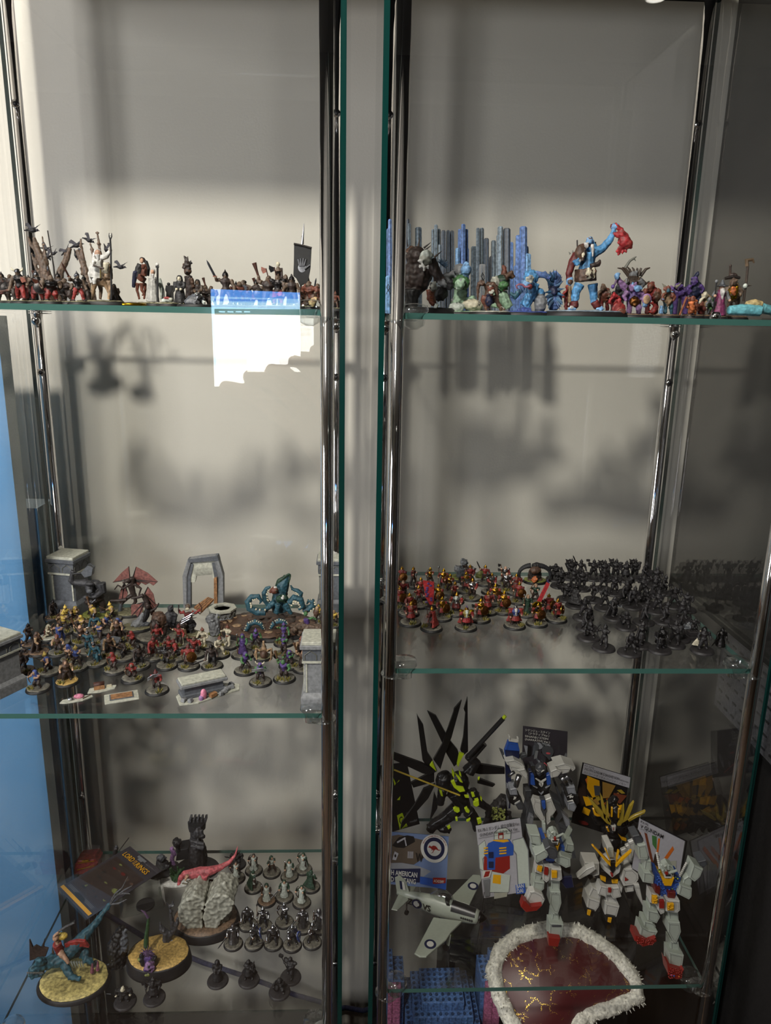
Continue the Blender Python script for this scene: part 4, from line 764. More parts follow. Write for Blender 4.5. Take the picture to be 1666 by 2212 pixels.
p = onz(*px('C', 870, 320), Z['R2']); t, F = pxthing('mossy_disc_shield', 'mossy tan dome shield behind the red army', 'shield', 'C', 870, 315, 'R2', Y=1.16)
blob(F, t, 'dome', [('e', 870, 260, 50, 55, 'mossg', 0, 20)], .0010, .0005)
# ---------------------------------------------------------------- unpainted black figures
G5 = 'unpainted black miniatures on the right middle shelf'
P_ = 'primer'; K = dict(ground=None, rim='primer', tuft=0)
rD = [
 ('front row', [(425, 760, 'bow', P_, -40, 'black archer drawing bow'), (615, 795, 'spearfwd', P_, 10, 'black hooded pikeman', dict(head='hood')), (840, 775, 'beardaxe', 'primerm', 20, 'black axe dwarf with steel mail'), (1155, 778, 'cloakback', 'primercape', 0, 'black figure in streaked bone cloak', {})]),
 ('second row', [(300, 610, 'swordlow', P_, 30, 'black swordsman'), (315, 685, 'kneel', P_, 0, 'black kneeling archer'), (700, 740, 'capeout', P_, 60, 'black caped figure'), (945, 735, 'hammer', P_, -20, 'black hammer dwarf'), (985, 690, 'bow', P_, 30, 'black bowman')]),
 ('third row', [(275, 535, 'axeup', P_, 20, 'black axeman'), (500, 535, 'cloakback', P_, 40, 'black cloaked figure'), (590, 605, 'kneel', P_, -30, 'black crouched archer'), (720, 570, 'swordlow', P_, 60, 'black leaning swordsman'), (870, 565, 'spearfwd', P_, 70, 'black pikeman'), (1000, 545, 'axeup', P_, 0, 'black axeman')]),
 ('fourth row', [(215, 445, 'capeout', 'primerm', 150, 'black figure in pleated cloak'), (150, 400, 'brute', P_, 0, 'black brute'), (350, 405, 'spearfwd', P_, -60, 'black pikeman'), (430, 465, 'bow', P_, 10, 'black archer'), (640, 455, 'swordlow', P_, 0, 'black swordsman'), (820, 490, 'hammer', P_, 0, 'black hammer dwarf'), (940, 450, 'axeup', P_, 20, 'black axe dwarf'), (1035, 475, 'club', P_, -30, 'black club bearer')]),
 ('fifth row', [(100, 300, 'brute', P_, 20, 'black brute'), (200, 310, 'sword', P_, -10, 'black swordsman'), (260, 320, 'double', P_, 0, 'black double axe dwarf'), (420, 325, 'sword', P_, 20, 'black swordsman'), (500, 355, 'club', P_, 0, 'black club bearer'), (600, 350, 'brute', P_, 40, 'black brute'), (710, 375, 'hammer', P_, 0, 'black hammer dwarf'), (800, 370, 'axeup', P_, 10, 'black axeman'), (860, 350, 'spearfwd', P_, 50, 'black pikeman'), (730, 430, 'kneel', P_, 0, 'black kneeling archer'), (580, 420, 'swordlow', P_, 20, 'black swordsman')]),
 ('back row', [(65, 250, 'brute', P_, -20, 'black brute'), (180, 240, 'double', P_, 10, 'black dwarf lifting double axe'), (250, 245, 'sword', P_, 0, 'black swordsman'), (345, 245, 'hammer', P_, 0, 'black hammer dwarf'), (425, 250, 'double', P_, 0, 'black dwarf with double axe'), (510, 240, 'double', P_, -10, 'black dwarf with double axe aloft'), (585, 255, 'beardaxe', P_, 0, 'black bearded axe dwarf'), (650, 240, 'double', P_, 5, 'black dwarf brandishing double axe'), (720, 250, 'spearfwd', P_, 40, 'black pikeman'), (810, 300, 'beardaxe', P_, 0, 'black axe dwarf by the side glass')]),
]
army('D', 'R2', rD, G5, 'unpainted black army', rad=15.4, sc_=1.12, **K)
mini('bare metal armoured figure on square base by right glass', 'D', 1290, 745, 'R2', 'robesword', 'steelman', 0, rad=0)
for i, (cx, cy) in enumerate(((540, 425), (1030, 585))):
    p = onz(*px('D', cx, cy), Z['R2']); t = thing('gravel_patch', ('silvery gravel scatter piece amid the black army, nearer the back', 'silvery gravel scatter piece on the right of the black army')[i], 'gravel', p); r = Raw()
    for k in range(50): a = random.uniform(0, 6.28); q = random.uniform(0, .013); r.ell((q*math.cos(a), q*.9*math.sin(a), .0016), random.uniform(.0007, .0016), 'stone', seg=5, ring=4)
    r.lathe([(.015, 0), (.014, .0012), (.001, .0013)], 'stoned', 16); part('gravel', r, t, kind='stuff')
p = onz(*px('D', 1085, 685), Z['R2']); t = thing('black_rider_block', 'black blocky plinth with small figure near right glass', 'miniature', p); r = Raw(); r.box((0, 0, .003), (.019, .015, .006), 'primer', bev=.0006); r.box((0, 0, .009), (.016, .012, .006), 'primer', bev=.0006); part('plinth', r, t)
for nm, me in figure_meshes('club', None, SCH['primer'], 'primer'): o = obj(nm, me, t, (0, 0, .0115)); o.scale = (.0008,)*3
# ---------------------------------------------------------------- left cabinet, top shelf
G1 = 'dark painted warriors on the left top shelf'
def one(label, c, cx, top, Y, pose, sch, rz=0, shelf='L1', group=G1, base=650, **k):
    X, _ = px(c, cx, 0); return mini(label, c, cx, 800, shelf, pose, sch, rz, Y=Y, top=top, group=group, **k)
L1 = [
 ('1', 35, 560, .93, 'shieldspear', 'orcdark', 20, 'dark shield warrior cropped at the left photo edge'), ('1', 105, 560, .90, 'axeup', 'orcdark', 0, 'dark warrior swinging a long reddish axe up right'),
 ('1', 185, 520, .88, 'swordlow', 'orcred', 0, 'broad red trousered warrior with steel chest, horned cap', dict(head='horn')), ('1', 262, 590, .98, 'swordlow', 'orcdark', 20, 'dark crouching warrior behind the red trousered one'),
 ('1', 330, 545, .88, 'shieldaxe', 'orcred', 10, 'silver helmeted red warrior with grey shield'), ('1', 395, 590, .95, 'club', 'orcdark', -10, 'stooped dark warrior before the tallest tree'),
 ('1', 445, 545, .87, 'brute', 'orcred', 30, 'stocky red skirted brute near the dark spear'), ('1', 515, 560, .92, 'shieldspear', 'orcdark', 0, 'dark spearman with steel shoulder below the crows'),
 ('1', 590, 575, .88, 'brute', 'orcdark', -20, 'dark furry brute between two trees'), ('1', 675, 555, .87, 'sword', 'orcred', 40, 'lunging red warrior with raised arm'), ('1', 740, 590, .93, 'swordlow', 'orcdark', 0, 'dark warrior left of the white rider'),
 ('1', 985, 650, .92, 'cloakback', 'orcdark', 0, 'dark cloaked figure right of the white rider'),
 ('2', 60, 0, 0, '', '', 0, ''),
 ('2', 350, 610, .95, 'standhood', 'orcdark', 0, 'small hooded dark figure by the grey rock'), ('2', 410, 630, .98, 'brute', 'orcdark', 20, 'dark brute left of the reflected screen'), ('2', 475, 645, .96, 'club', 'orcdark', -20, 'dark warrior holding a thick pole across'),
 ('2', 590, 545, .90, 'sword', 'orcdark', 10, 'dark swordsman with silver visor, sword raised'), ('2', 660, 620, .97, 'spearfwd', 'orcdark', 60, 'bowed dark spearman right of the visored swordsman'), ('2', 700, 600, .92, 'brute', 'orcrust', 20, 'rusty brown brute with a pale horn'),
 ('2', 780, 585, .95, 'brute', 'orcdark', -60, 'hunched brown figure bent over a cart'), ('2', 850, 620, .92, 'shieldaxe', 'orcdark', 0, 'dark warrior with steel shield in mid shelf'), ('2', 895, 650, .97, 'club', 'orcdark', 30, 'dark figure before the raised club'),
 ('2', 955, 545, .90, 'club', 'orcdark', 10, 'dark warrior raising a long club'), ('2', 1035, 565, .87, 'axeup', 'orcred', -10, 'grinning red trousered warrior below the skeleton'), ('2', 1100, 560, .93, 'axeup', 'orcdark', 20, 'dark axeman left of the tall banner'),
 ('2', 1155, 585, .87, 'swordlow', 'orcdark', 0, 'steel armoured warrior under the banner'), ('2', 1250, 640, .90, 'spearfwd', 'orcrust', 50, 'rusty pikeman stooping below the banner'), ('2', 1320, 595, .88, 'brute', 'orcrust', -30, 'red brown brute right of the banner'), ('2', 1375, 620, .94, 'club', 'orcrust', 0, 'rusty club bearer next to the front pole'),
 ('2', 1525, 720, .95, 'spearup', 'orcrust', 0, 'dark red figure glimpsed right of the chrome pole'),
]
for it in L1:
    if not it[4]: continue
    one(it[7], it[0], it[1], it[2], it[3], it[4], it[5], it[6], rad=12.5, ground='groundg', tuft=0, **(it[8] if len(it) > 8 else {}))
def tree(label, c, bx, Y, limbs, crows):
    t, F = pxthing('dead_tree', label, 'tree', c, bx, 800, 'L1', Y=Y); disc(t, .020, .018, .003, top='groundg')
    blob(F, t, 'trunk', [('t', p, r, 'bark') for p, r in limbs], .0010, .0007)
    for (x, y, a, s) in crows:                                   # a crow: body, head, two feathered wings, tail
        ca, sa = math.cos(math.radians(a)), math.sin(math.radians(a))
        def q(u, v): return (x+(u*ca-v*sa)*s, y+(u*sa+v*ca)*s)
        pr = [('t', [q(-30, 0), q(0, 0), q(28, -4)], [9*s, 17*s, 11*s], 'crow'), ('e', *q(36, -8), 11*s, 10*s, 'crow'), ('t', [q(42, -8), q(58, -4)], [5*s, 1*s], 'darkgrey'), ('t', [q(-28, 0), q(-58, 8)], [9*s, 4*s], 'crow')]
        cw = solid(F, t, 'crow', pr, smooth=True)
        for sg in (-1, 1):
            fe = [('p', [q(-14, -2), q(14, -4), q(30*sg+10, -40), q(46*sg+8, -56), q(52*sg-8, -44), q(44*sg-14, -40), q(40*sg-18, -28), q(26*sg-16, -26)], 1.2, 'crow', sg*2)]
            o = solid(F, cw, 'wing', fe)
tree('tallest forked dead tree with crows behind the leftmost warriors', '1', 400, 1.12, [([(410, 800), (405, 600), (370, 470), (320, 360), (290, 250)], [62, 48, 40, 30, 14]), ([(330, 380), (262, 310), (240, 240)], [20, 14, 8]), ([(385, 500), (330, 470), (285, 440)], [26, 16, 8]), ([(400, 480), (385, 380), (362, 240)], [22, 14, 6]), ([(345, 600), (300, 480), (270, 380)], [20, 14, 7])],
     [(275, 190, 8, 1.15), (395, 350, 20, .9), (405, 410, 60, .9), (310, 415, 40, .8), (460, 390, -20, .7)])
tree('dead tree leaning right with crows in the middle', '1', 520, 1.13, [([(500, 800), (500, 640), (520, 540), (570, 440), (600, 340)], [40, 38, 32, 26, 18]), ([(560, 450), (560, 350)], [16, 8])], [(570, 370, -30, .95), (660, 320, -10, 1.1), (650, 400, 80, .9)])
tree('dead tree leaning left behind the white rider', '1', 740, 1.11, [([(790, 800), (760, 620), (715, 480), (660, 360)], [42, 34, 26, 16]), ([(735, 540), (705, 380), (690, 260)], [20, 14, 7]), ([(740, 610), (690, 510)], [16, 8]), ([(820, 620), (800, 400), (775, 310)], [16, 12, 8]), ([(880, 620), (860, 400), (835, 210)], [18, 14, 6])], [(760, 275, 30, 1.0), (905, 350, 80, .85), (1030, 505, 10, 1.0)])
t, F = pxthing('long_pike', 'single long dark pike rising behind the warriors', 'spear', '1', 470, 800, 'L1', Y=1.0); solid(F, t, 'shaft', [('t', [(490, 800), (460, 500), (408, 190)], [8, 7, 5], 'dbrown')]); disc(t, .006, .006, .0025)
t, F = pxthing('white_rider', 'white robed bearded rider with tall black staff on a pale horse', 'miniature', '1', 860, 800, 'L1', Y=.89)
disc(t, .029, .016, .0045, top='groundg')
blob(F, t, 'horse', [('t', [(830, 610), (890, 620), (930, 590)], [52, 56, 44], 'tan'), ('t', [(930, 600), (935, 520), (910, 470)], [38, 30, 26], 'tan', -6), ('t', [(912, 465), (905, 540), (915, 560)], [28, 22, 14], 'bone', -16), ('t', [(935, 620), (945, 690), (930, 780)], [26, 16, 12], 'tan', -8), ('t', [(900, 640), (925, 700), (950, 770)], [24, 15, 12], 'tan', -2), ('t', [(810, 640), (800, 700), (790, 780)], [28, 17, 12], 'tan', 4), ('t', [(850, 640), (865, 700), (860, 780)], [26, 17, 12], 'bark', 10), ('t', [(800, 610), (785, 700)], [16, 8], 'bone', 8)], .0009, .0004)
blob(F, t, 'rider', [('t', [(830, 600), (835, 500), (845, 440)], [64, 52, 44], 'white', -4), ('e', 838, 385, 26, 30, 'skin', -6), ('t', [(835, 395), (845, 450)], [24, 8], 'white', -18), ('e', 836, 366, 30, 20, 'hair', -2), ('t', [(810, 380), (805, 450)], [14, 18], 'hair'), ('t', [(860, 430), (910, 410), (945, 365)], [24, 24, 14], 'white', -8), ('t', [(810, 450), (800, 490), (850, 500)], [22, 18, 12], 'white', -16), ('t', [(790, 470), (775, 560), (790, 640)], [16, 22, 18], 'white'), ('e', 950, 360, 12, 12, 'skin', -10), ('t', [(810, 600), (812, 650)], [22, 16], 'white', -14)], .0008, .0003)
solid(F, t, 'staff', [('t', [(955, 780), (950, 360), (945, 270)], [7, 8, 8], 'black', -12), ('t', [(945, 270), (935, 240), (936, 210)], [6, 5, 2], 'black', -12), ('t', [(945, 270), (958, 240), (956, 210)], [6, 5, 2], 'black', -12), ('e', 946, 228, 6, 7, 'white', -12)])
solid(F, t, 'belt', [('t', [(800, 485), (860, 510), (890, 515)], 8, 'brown', -22), ('t', [(860, 510), (862, 600)], 6, 'mustard', -20)])
t, F = pxthing('dark_rider', 'dark cloaked rider on a chestnut horse facing right', 'miniature', '1', 1210, 800, 'L1', Y=.93)
disc(t, .020, .014, .004, top='groundg')
blob(F, t, 'horse', [('t', [(1200, 620), (1225, 580)], [38, 40], 'rust'), ('t', [(1230, 580), (1240, 520), (1232, 480)], [30, 24, 20], 'rust', -6), ('t', [(1232, 480), (1222, 520)], [20, 13], 'rust', -16), ('t', [(1180, 640), (1175, 700), (1195, 780)], [20, 13, 9], 'rust', -2), ('t', [(1215, 640), (1215, 700), (1240, 740), (1215, 745)], [20, 13, 10, 8], 'rust', -8), ('t', [(1240, 640), (1245, 700), (1235, 780)], [18, 12, 9], 'rust', 4)], .0008, .0003)
blob(F, t, 'rider', [('t', [(1190, 600), (1190, 520), (1205, 480)], [44, 34, 28], 'black', 2), ('e', 1215, 450, 18, 22, 'skin', -6), ('e', 1220, 440, 26, 22, 'dbrown', 3), ('t', [(1160, 540), (1150, 620), (1145, 680)], [20, 20, 14], 'navy', -2), ('t', [(1250, 450), (1270, 520), (1265, 580)], [16, 18, 14], 'black', 4)], .0008, .0003)
t, F = pxthing('white_robed_figure', 'standing white robed figure with black orb topped staff', 'miniature', '1', 1325, 800, 'L1', Y=.92)
disc(t, .015, .013, .004, top='groundg')
blob(F, t, 'figure', [('t', [(1310, 800), (1308, 680), (1308, 590)], [58, 42, 34], 'white', 0), ('e', 1308, 548, 17, 22, 'skin', -5), ('e', 1312, 542, 22, 26, 'hair', 2), ('t', [(1308, 560), (1312, 620)], [16, 5], 'hair', -12), ('t', [(1330, 590), (1350, 600)], [18, 12], 'white', -6), ('t', [(1360, 600), (1390, 700), (1395, 780)], [20, 20, 22], 'offwhite', 6)], .0008, .0003)
solid(F, t, 'staff', [('t', [(1352, 800), (1350, 490)], 9, 'black', -8), ('e', 1348, 480, 15, 14, 'white', -8), ('t', [(1335, 500), (1362, 500)], 9, 'black', -8)])
p = ony(*px('1', 1125, 797), .90); p.z = Z['L1']+.0002; t = thing('gold_token', 'flat round gold edged token lying at shelf front', 'token', p); r = Raw(); r.lathe([(.0165, 0), (.0175, .002), (.0165, .0038), (.014, .0042), (.0135, .0032)], 'mgold', 28); part('disc', r, t, True)
t, F = pxthing('black_throne', 'small black cubic ornament between robed figures', 'ornament', '1', 1445, 800, 'L1', Y=.95); solid(F, t, 'body', [('p', [(1420, 660), (1475, 660), (1478, 700), (1465, 720), (1470, 800), (1420, 800), (1424, 720), (1414, 700)], 14, 'black', 0), ('e', 1445, 650, 15, 14, 'black', 6)])
t, F = pxthing('fallen_figure', 'low heap of white and red fallen figure', 'miniature', '1', 1440, 800, 'L1', Y=.885); disc(t, .013, .010, .0035, top='groundg'); blob(F, t, 'figure', [('t', [(1390, 795), (1430, 780), (1480, 795)], [16, 24, 16], 'offwhite', -2), ('e', 1430, 768, 28, 12, 'red', -4), ('e', 1465, 780, 18, 14, 'stonel', -6)], .0008, .0004)
mini('hooded pale faced wraith in a long black robe', '2', 200, 830, 'L1', 'standhood', 'wraith', 0, Y=.90, top=575, group=None, rad=13, ground='groundg', tuft=0)
t, F = pxthing('horned_figure', 'tall brown ragged creature with tall split horns', 'miniature', '2', 275, 830, 'L1', Y=.95); disc(t, .014, .012, .004, top='groundg')
blob(F, t, 'figure', [('t', [(285, 800), (280, 680), (265, 580)], [40, 40, 34], 'dbrown'), ('e', 260, 540, 34, 30, 'brown', -4), ('e', 255, 490, 32, 30, 'dbrown', -4), ('t', [(250, 480), (240, 440), (228, 405)], [14, 9, 4], 'dbrown', 0), ('t', [(262, 480), (258, 440), (262, 408)], [14, 9, 4], 'dbrown', 0), ('t', [(275, 490), (288, 445)], [14, 5], 'black', 0), ('t', [(240, 510), (210, 505)], [16, 8], 'dbrown', -6), ('t', [(290, 600), (310, 680)], [20, 12], 'brown', -4)], .0008, .0006)
t, F = pxthing('rocky_ruin', 'grey jagged rock with a silver helmeted head before dark brutes', 'rock', '2', 320, 835, 'L1', Y=.875); disc(t, .020, .014, .0035)
blob(F, t, 'rock', [('t', [(240, 815), (290, 780), (340, 760), (400, 800)], [22, 36, 44, 26], 'stoned'), ('e', 350, 745, 20, 20, 'silver', -6), ('e', 400, 815, 14, 14, 'offwhite', -8), ('e', 300, 800, 60, 26, 'stone', -6)], .0009, .0008)
t, F = pxthing('skeleton_standard', 'pale skull and torso raised on a shield standard', 'standard', '2', 1038, 830, 'L1', Y=.96)
blob(F, t, 'skeleton', [('e', 1035, 480, 18, 20, 'bone'), ('t', [(1035, 500), (1038, 540)], [10, 26], 'bark'), ('t', [(1010, 520), (1010, 570)], [8, 8], 'bone'), ('t', [(1065, 520), (1068, 600)], [8, 10], 'dbrown')], .0008, .0005); solid(F, t, 'cape', [('p', [(1010, 515), (1070, 510), (1078, 640), (1010, 640)], 6, 'dbrown', 3), ('t', [(1038, 830), (1038, 560)], 8, 'wood', 2)]); disc(t, .011, .011, .003)
t, F = pxthing('hand_banner', 'tall dark grey banner with white handprint, sword tipped pole', 'banner', '2', 1240, 835, 'L1', Y=.93); disc(t, .013, .013, .004, top='groundg')
solid(F, t, 'pole', [('t', [(1225, 830), (1240, 320)], 8, 'dsteel', 2), ('t', [(1240, 320), (1250, 220), (1257, 128)], [10, 8, 1], 'silver', 0)]+[('t', [(1236, 300-i*12), (1256, 302-i*12)], 5, 'dsteel', 0) for i in range(6)])
solid(F, t, 'banner_cloth', [('p', [(1172, 305), (1322, 340), (1318, 420), (1312, 520), (1290, 640), (1225, 665), (1190, 600), (1165, 580), (1170, 460)], 1.6, 'basegrey')])
solid(F, t, 'crossbar', [('t', [(1170, 303), (1245, 318), (1324, 340)], 8, 'dbrown', -1)])
solid(F, t, 'white_hand_print', [('e', 1240, 510, 34, 38, 'silverp', -.5, 3)]+[('t', [(1240+dx*.5, 495), (1240+dx, 425+abs(dx)*.3)], [9, 6], 'silverp', -.8) for dx in (-34, -12, 12, 34)]+[('t', [(1260, 520), (1310, 485)], [9, 6], 'silverp', -.8)])
t, F = pxthing('tan_boulder', 'small tan boulder at foot of the front pole', 'rock', '2', 1335, 830, 'L1', Y=.865); blob(F, t, 'rock', [('e', 1330, 805, 34, 26, 'sandy'), ('e', 1350, 785, 22, 18, 'tan')], .0008, .0006)
mini('brown rider hunched on a dark horse near the front pole', '2', 1290, 830, 'L1', 'capeout', 'orcrust', 30, Y=.99, top=620, group=None, rad=12, ground='groundg', tuft=0)
# ---------------------------------------------------------------- right cabinet, top shelf
def column(F, t, x0, x1, yt, m, yb=880, dy=0, tip=0):
    c = (x0+x1)/2; r = Raw(); b = F.P(c, yb, dy); tp = F.P(c, yt, dy); w0 = (x1-x0)/2*F.k*1.12; w1 = (x1-x0)/2*F.k*.9; n = 6
    a0 = random.uniform(0, 1)
    ring = lambda p, w_: [p+Vector((math.cos(a0+i*math.pi/3)*w_, math.sin(a0+i*math.pi/3)*w_, 0)) for i in range(n)]
    b.z = 0; A, B, C = ring(b, w0), ring(tp, w1), ring(tp+Vector((0, 0, .0015)), w1*.7)
    r.add(A+B+C, [(i, (i+1) % n, n+(i+1) % n, n+i) for i in range(n)]+[(n+i, n+(i+1) % n, 2*n+(i+1) % n, 2*n+i) for i in range(n)]+[tuple(range(2*n, 3*n))], m)
    for i in range(n): r.tube([A[i], B[i]], .00028, 'iceblue' if m != 'iceg' else 'stonel', 3)
    part('ice_column', r, t)
def cluster(label, x, Y, cols):
    t, F = pxthing('ice_column_cluster', label, 'ice formation', '3', x, 885, 'R1', Y=Y, group='hexagonal ice column clusters')
    for i, (a, b, y, m) in enumerate(cols): column(F, t, a, b, y, m, dy=(i % 3)*5-4)
cluster('narrow blue ice columns glimpsed left of the front pole', 80, .93, [(72, 108, 105, 'iceb2'), (60, 96, 185, 'iceb2')])
cluster('dark spiked ice columns just right of the front pole', 255, 1.12, [(240, 272, 140, 'iceg'), (228, 256, 100, 'stoned'), (300, 368, 172, 'iceg')])
cluster('broad grey ice column cluster behind the bearded yeti', 540, 1.13, [(468, 502, 150, 'iceg'), (443, 480, 190, 'iceg'), (478, 526, 185, 'iceg'), (528, 570, 198, 'stoned'), (572, 606, 196, 'stoned'), (604, 640, 200, 'stoned'), (500, 530, 320, 'iceg')])
cluster('bright blue ice column cluster with single high top', 706, 1.12, [(698, 740, 145, 'iceb2'), (672, 706, 188, 'iceb2'), (724, 762, 188, 'iceb2'), (648, 690, 350, 'iceblue'), (690, 730, 345, 'iceb2'), (735, 768, 350, 'iceb2')])
cluster('grey stepped ice column cluster in the middle', 860, 1.13, [(828, 862, 178, 'iceg'), (858, 896, 178, 'iceg'), (782, 838, 335, 'iceg'), (896, 938, 265, 'stoned')])
cluster('tall grey ice column cluster, right of the middle', 1040, 1.13, [(1012, 1060, 165, 'iceg'), (1060, 1124, 180, 'stoned'), (955, 1000, 285, 'iceg'), (1002, 1056, 235, 'iceg'), (1112, 1150, 300, 'iceb2'), (940, 980, 420, 'stoned')])
cluster('vivid blue ice column pair at the right end', 1220, 1.11, [(1200, 1266, 165, 'iceb2'), (1163, 1234, 240, 'iceb2'), (1256, 1278, 335, 'iceb2'), (1232, 1302, 398, 'iceblue'), (1150, 1180, 500, 'iceb2')])
def rune(label, x0, x1, yt, Y, m):
    t, F = pxthing('rune_stone', label, 'stone', '3', (x0+x1)/2, 885, 'R1', Y=Y); column(F, t, x0, x1, yt, m); c = (x0+x1)/2
    y = yt+90; solid(F, t, 'carved_rune', [('t', [(c, y-30), (c+14, y), (c-12, y+40), (c-16, y+56)], 2.5, 'black', -7.5), ('t', [(c, y-30), (c-14, y), (c+12, y+40), (c+16, y+56)], 2.5, 'black', -7.5)])
rune('low grey stone post with a diamond rune carved', 846, 920, 490, 1.03, 'stone'); rune('pale blue rune stone left of the front pole', 52, 98, 590, .90, 'iceblue')
BL = lambda *a, **k: blob(*a, **k)
t, F = pxthing('yeti_figure', 'huge dark furred yeti with white tusked beard, orange striped leg', 'miniature', '3', 360, 885, 'R1', Y=.96); disc(t, .044, .028, .007, 'black', 'basegrey')
BL(F, t, 'figure', [('e', 330, 560, 130, 190, 'dbrown', 4, 110, 15), ('e', 320, 420, 95, 90, 'dbrown', 0), ('t', [(300, 340), (260, 400)], [40, 60], 'brown', 4), ('e', 400, 410, 58, 48, 'offwhite', -24), ('e', 390, 440, 52, 44, 'stonel', -26), ('t', [(370, 460), (320, 450)], [16, 5], 'white', -34), ('t', [(380, 480), (350, 500)], [18, 5], 'white', -36), ('t', [(390, 490), (375, 540)], [18, 5], 'white', -36), ('t', [(410, 490), (425, 530)], [16, 5], 'white', -36), ('t', [(440, 440), (490, 560), (540, 640)], [50, 44, 36], 'dbrown', -10), ('e', 545, 650, 34, 28, 'stone', -16), ('e', 460, 670, 30, 32, 'stonel', -24), ('t', [(440, 700), (440, 780), (470, 830)], [40, 34, 26], 'rust', -16), ('t', [(470, 830), (500, 840)], [22, 18], 'offwhite', -26), ('t', [(280, 700), (270, 860)], [70, 50], 'basegrey', -4), ('e', 520, 730, 70, 60, 'black', 4)], .0013, .0012)
solid(F, t, 'spikes', [('t', [(330, 340), (345, 255)], [12, 2], 'bark'), ('t', [(380, 340), (440, 292)], [9, 2], 'dbrown'), ('t', [(390, 360), (442, 318)], [8, 2], 'dbrown'), ('t', [(470, 420), (535, 365)], [10, 2], 'bark'), ('t', [(240, 330), (236, 250)], [8, 2], 'dbrown')]+[('t', [(430, 730+i*26), (452, 738+i*26)], 7, 'orange', -30) for i in range(3)])
solid(F, t, 'mane_spines', [('t', [(540, 480), (540+50*math.cos(a), 480-50*math.sin(a))], [12, 3], 'iceblue', -6) for a in [i*.42-.8 for i in range(9)]])
t, F = pxthing('frost_giant_head', 'pale bald giant wrapped in green hood over misty base', 'miniature', '3', 720, 885, 'R1', Y=.97); disc(t, .040, .024, .004, 'black', 'palegreen')
BL(F, t, 'figure', [('e', 745, 530, 46, 50, 'iceblue', -10), ('e', 690, 530, 60, 56, 'stone', 0), ('t', [(640, 560), (560, 580), (600, 640)], [30, 28, 26], 'stone', -6), ('e', 700, 640, 76, 70, 'green', -6), ('e', 690, 650, 44, 48, 'palegreen', -22), ('e', 600, 650, 44, 50, 'darkgrey', -4), ('t', [(700, 700), (680, 780), (640, 840)], [60, 50, 50], 'palegreen', -4), ('t', [(760, 760), (780, 840)], [60, 70], 'palegreen', 0), ('e', 800, 830, 90, 50, 'bone', -8), ('e', 660, 850, 70, 40, 'offwhite', -12)], .0012, .0009)
t, F = pxthing('brown_demon', 'lean brown long armed demon with blue loincloth', 'miniature', '3', 950, 885, 'R1', Y=.90); disc(t, .026, .018, .0035, 'black', 'stonel')
BL(F, t, 'figure', [('t', [(930, 780), (945, 700), (930, 640)], [30, 40, 44], 'brown'), ('e', 955, 700, 30, 34, 'rust', -12), ('e', 955, 720, 22, 14, 'stonel', -18), ('t', [(900, 640), (850, 650), (845, 700), (840, 790)], [26, 20, 14, 8], 'brown', -6), ('t', [(965, 640), (1000, 690), (1010, 760)], [24, 20, 14], 'brown', -6), ('t', [(900, 750), (885, 790), (925, 860)], [26, 20, 16], 'rust', -4), ('t', [(980, 750), (1010, 800), (1045, 860)], [28, 20, 14], 'brown', -4), ('e', 940, 790, 36, 50, 'navy', -6), ('e', 1050, 864, 24, 10, 'brown', -10), ('e', 920, 866, 24, 10, 'brown', -10)], .0010, .0006)
t, F = pxthing('masked_brute', 'grey masked green cloaked brute behind the brown demon', 'miniature', '3', 1050, 885, 'R1', Y=1.0); disc(t, .030, .020, .004, 'black', 'palegreen')
BL(F, t, 'figure', [('e', 1050, 640, 64, 70, 'dgreen'), ('e', 995, 630, 34, 42, 'stonel', -14), ('e', 1060, 660, 40, 36, 'green', -16), ('t', [(1070, 570), (1070, 520), (1075, 490)], [30, 20, 10], 'rust'), ('t', [(1080, 590), (1130, 560), (1150, 600)], [32, 28, 22], 'brown', -8), ('t', [(1050, 720), (1080, 800), (1110, 850)], [40, 44, 40], 'palegreen', -8), ('t', [(1020, 720), (990, 850)], [40, 40], 'palegreen', -2)], .0011, .0009)
t, F = pxthing('tongued_monster', 'bright blue monster with long curling pink tongue', 'miniature', '3', 1260, 890, 'R1', Y=.91); disc(t, .036, .022, .004, 'black', 'blue')
BL(F, t, 'figure', [('e', 1300, 590, 66, 60, 'giantblue'), ('e', 1275, 640, 52, 40, 'iceblue', -10), ('t', [(1320, 640), (1300, 740), (1240, 840)], [54, 50, 44], 'giantblue', -2), ('t', [(1200, 700), (1160, 760), (1120, 720)], [30, 24, 14], 'teal', -4), ('e', 1200, 690, 50, 30, 'iceb2', -4), ('e', 1380, 820, 54, 80, 'stone', -4), ('e', 1370, 740, 44, 60, 'giantblue', 2), ('t', [(1180, 880), (1300, 880)], [22, 26], 'blue', -8), ('t', [(1340, 560), (1390, 570), (1430, 580), (1460, 600)], [26, 28, 26, 24], 'iceb2', -2), ('e', 1290, 600, 40, 18, 'stonel', -24)], .0011, .0008)
solid(F, t, 'tongue', [('t', [(1285, 670), (1250, 675), (1225, 655), (1195, 650), (1172, 665), (1175, 682), (1190, 684)], [9, 9, 9, 8, 7, 6, 4], 'pink', -26)]); solid(F, t, 'mouth', [('e', 1290, 672, 20, 24, 'dred', -22)]); solid(F, t, 'ribs', [('t', [(1180+i*22, 670), (1200+i*20, 730)], 4, 'iceblue', -16) for i in range(5)])
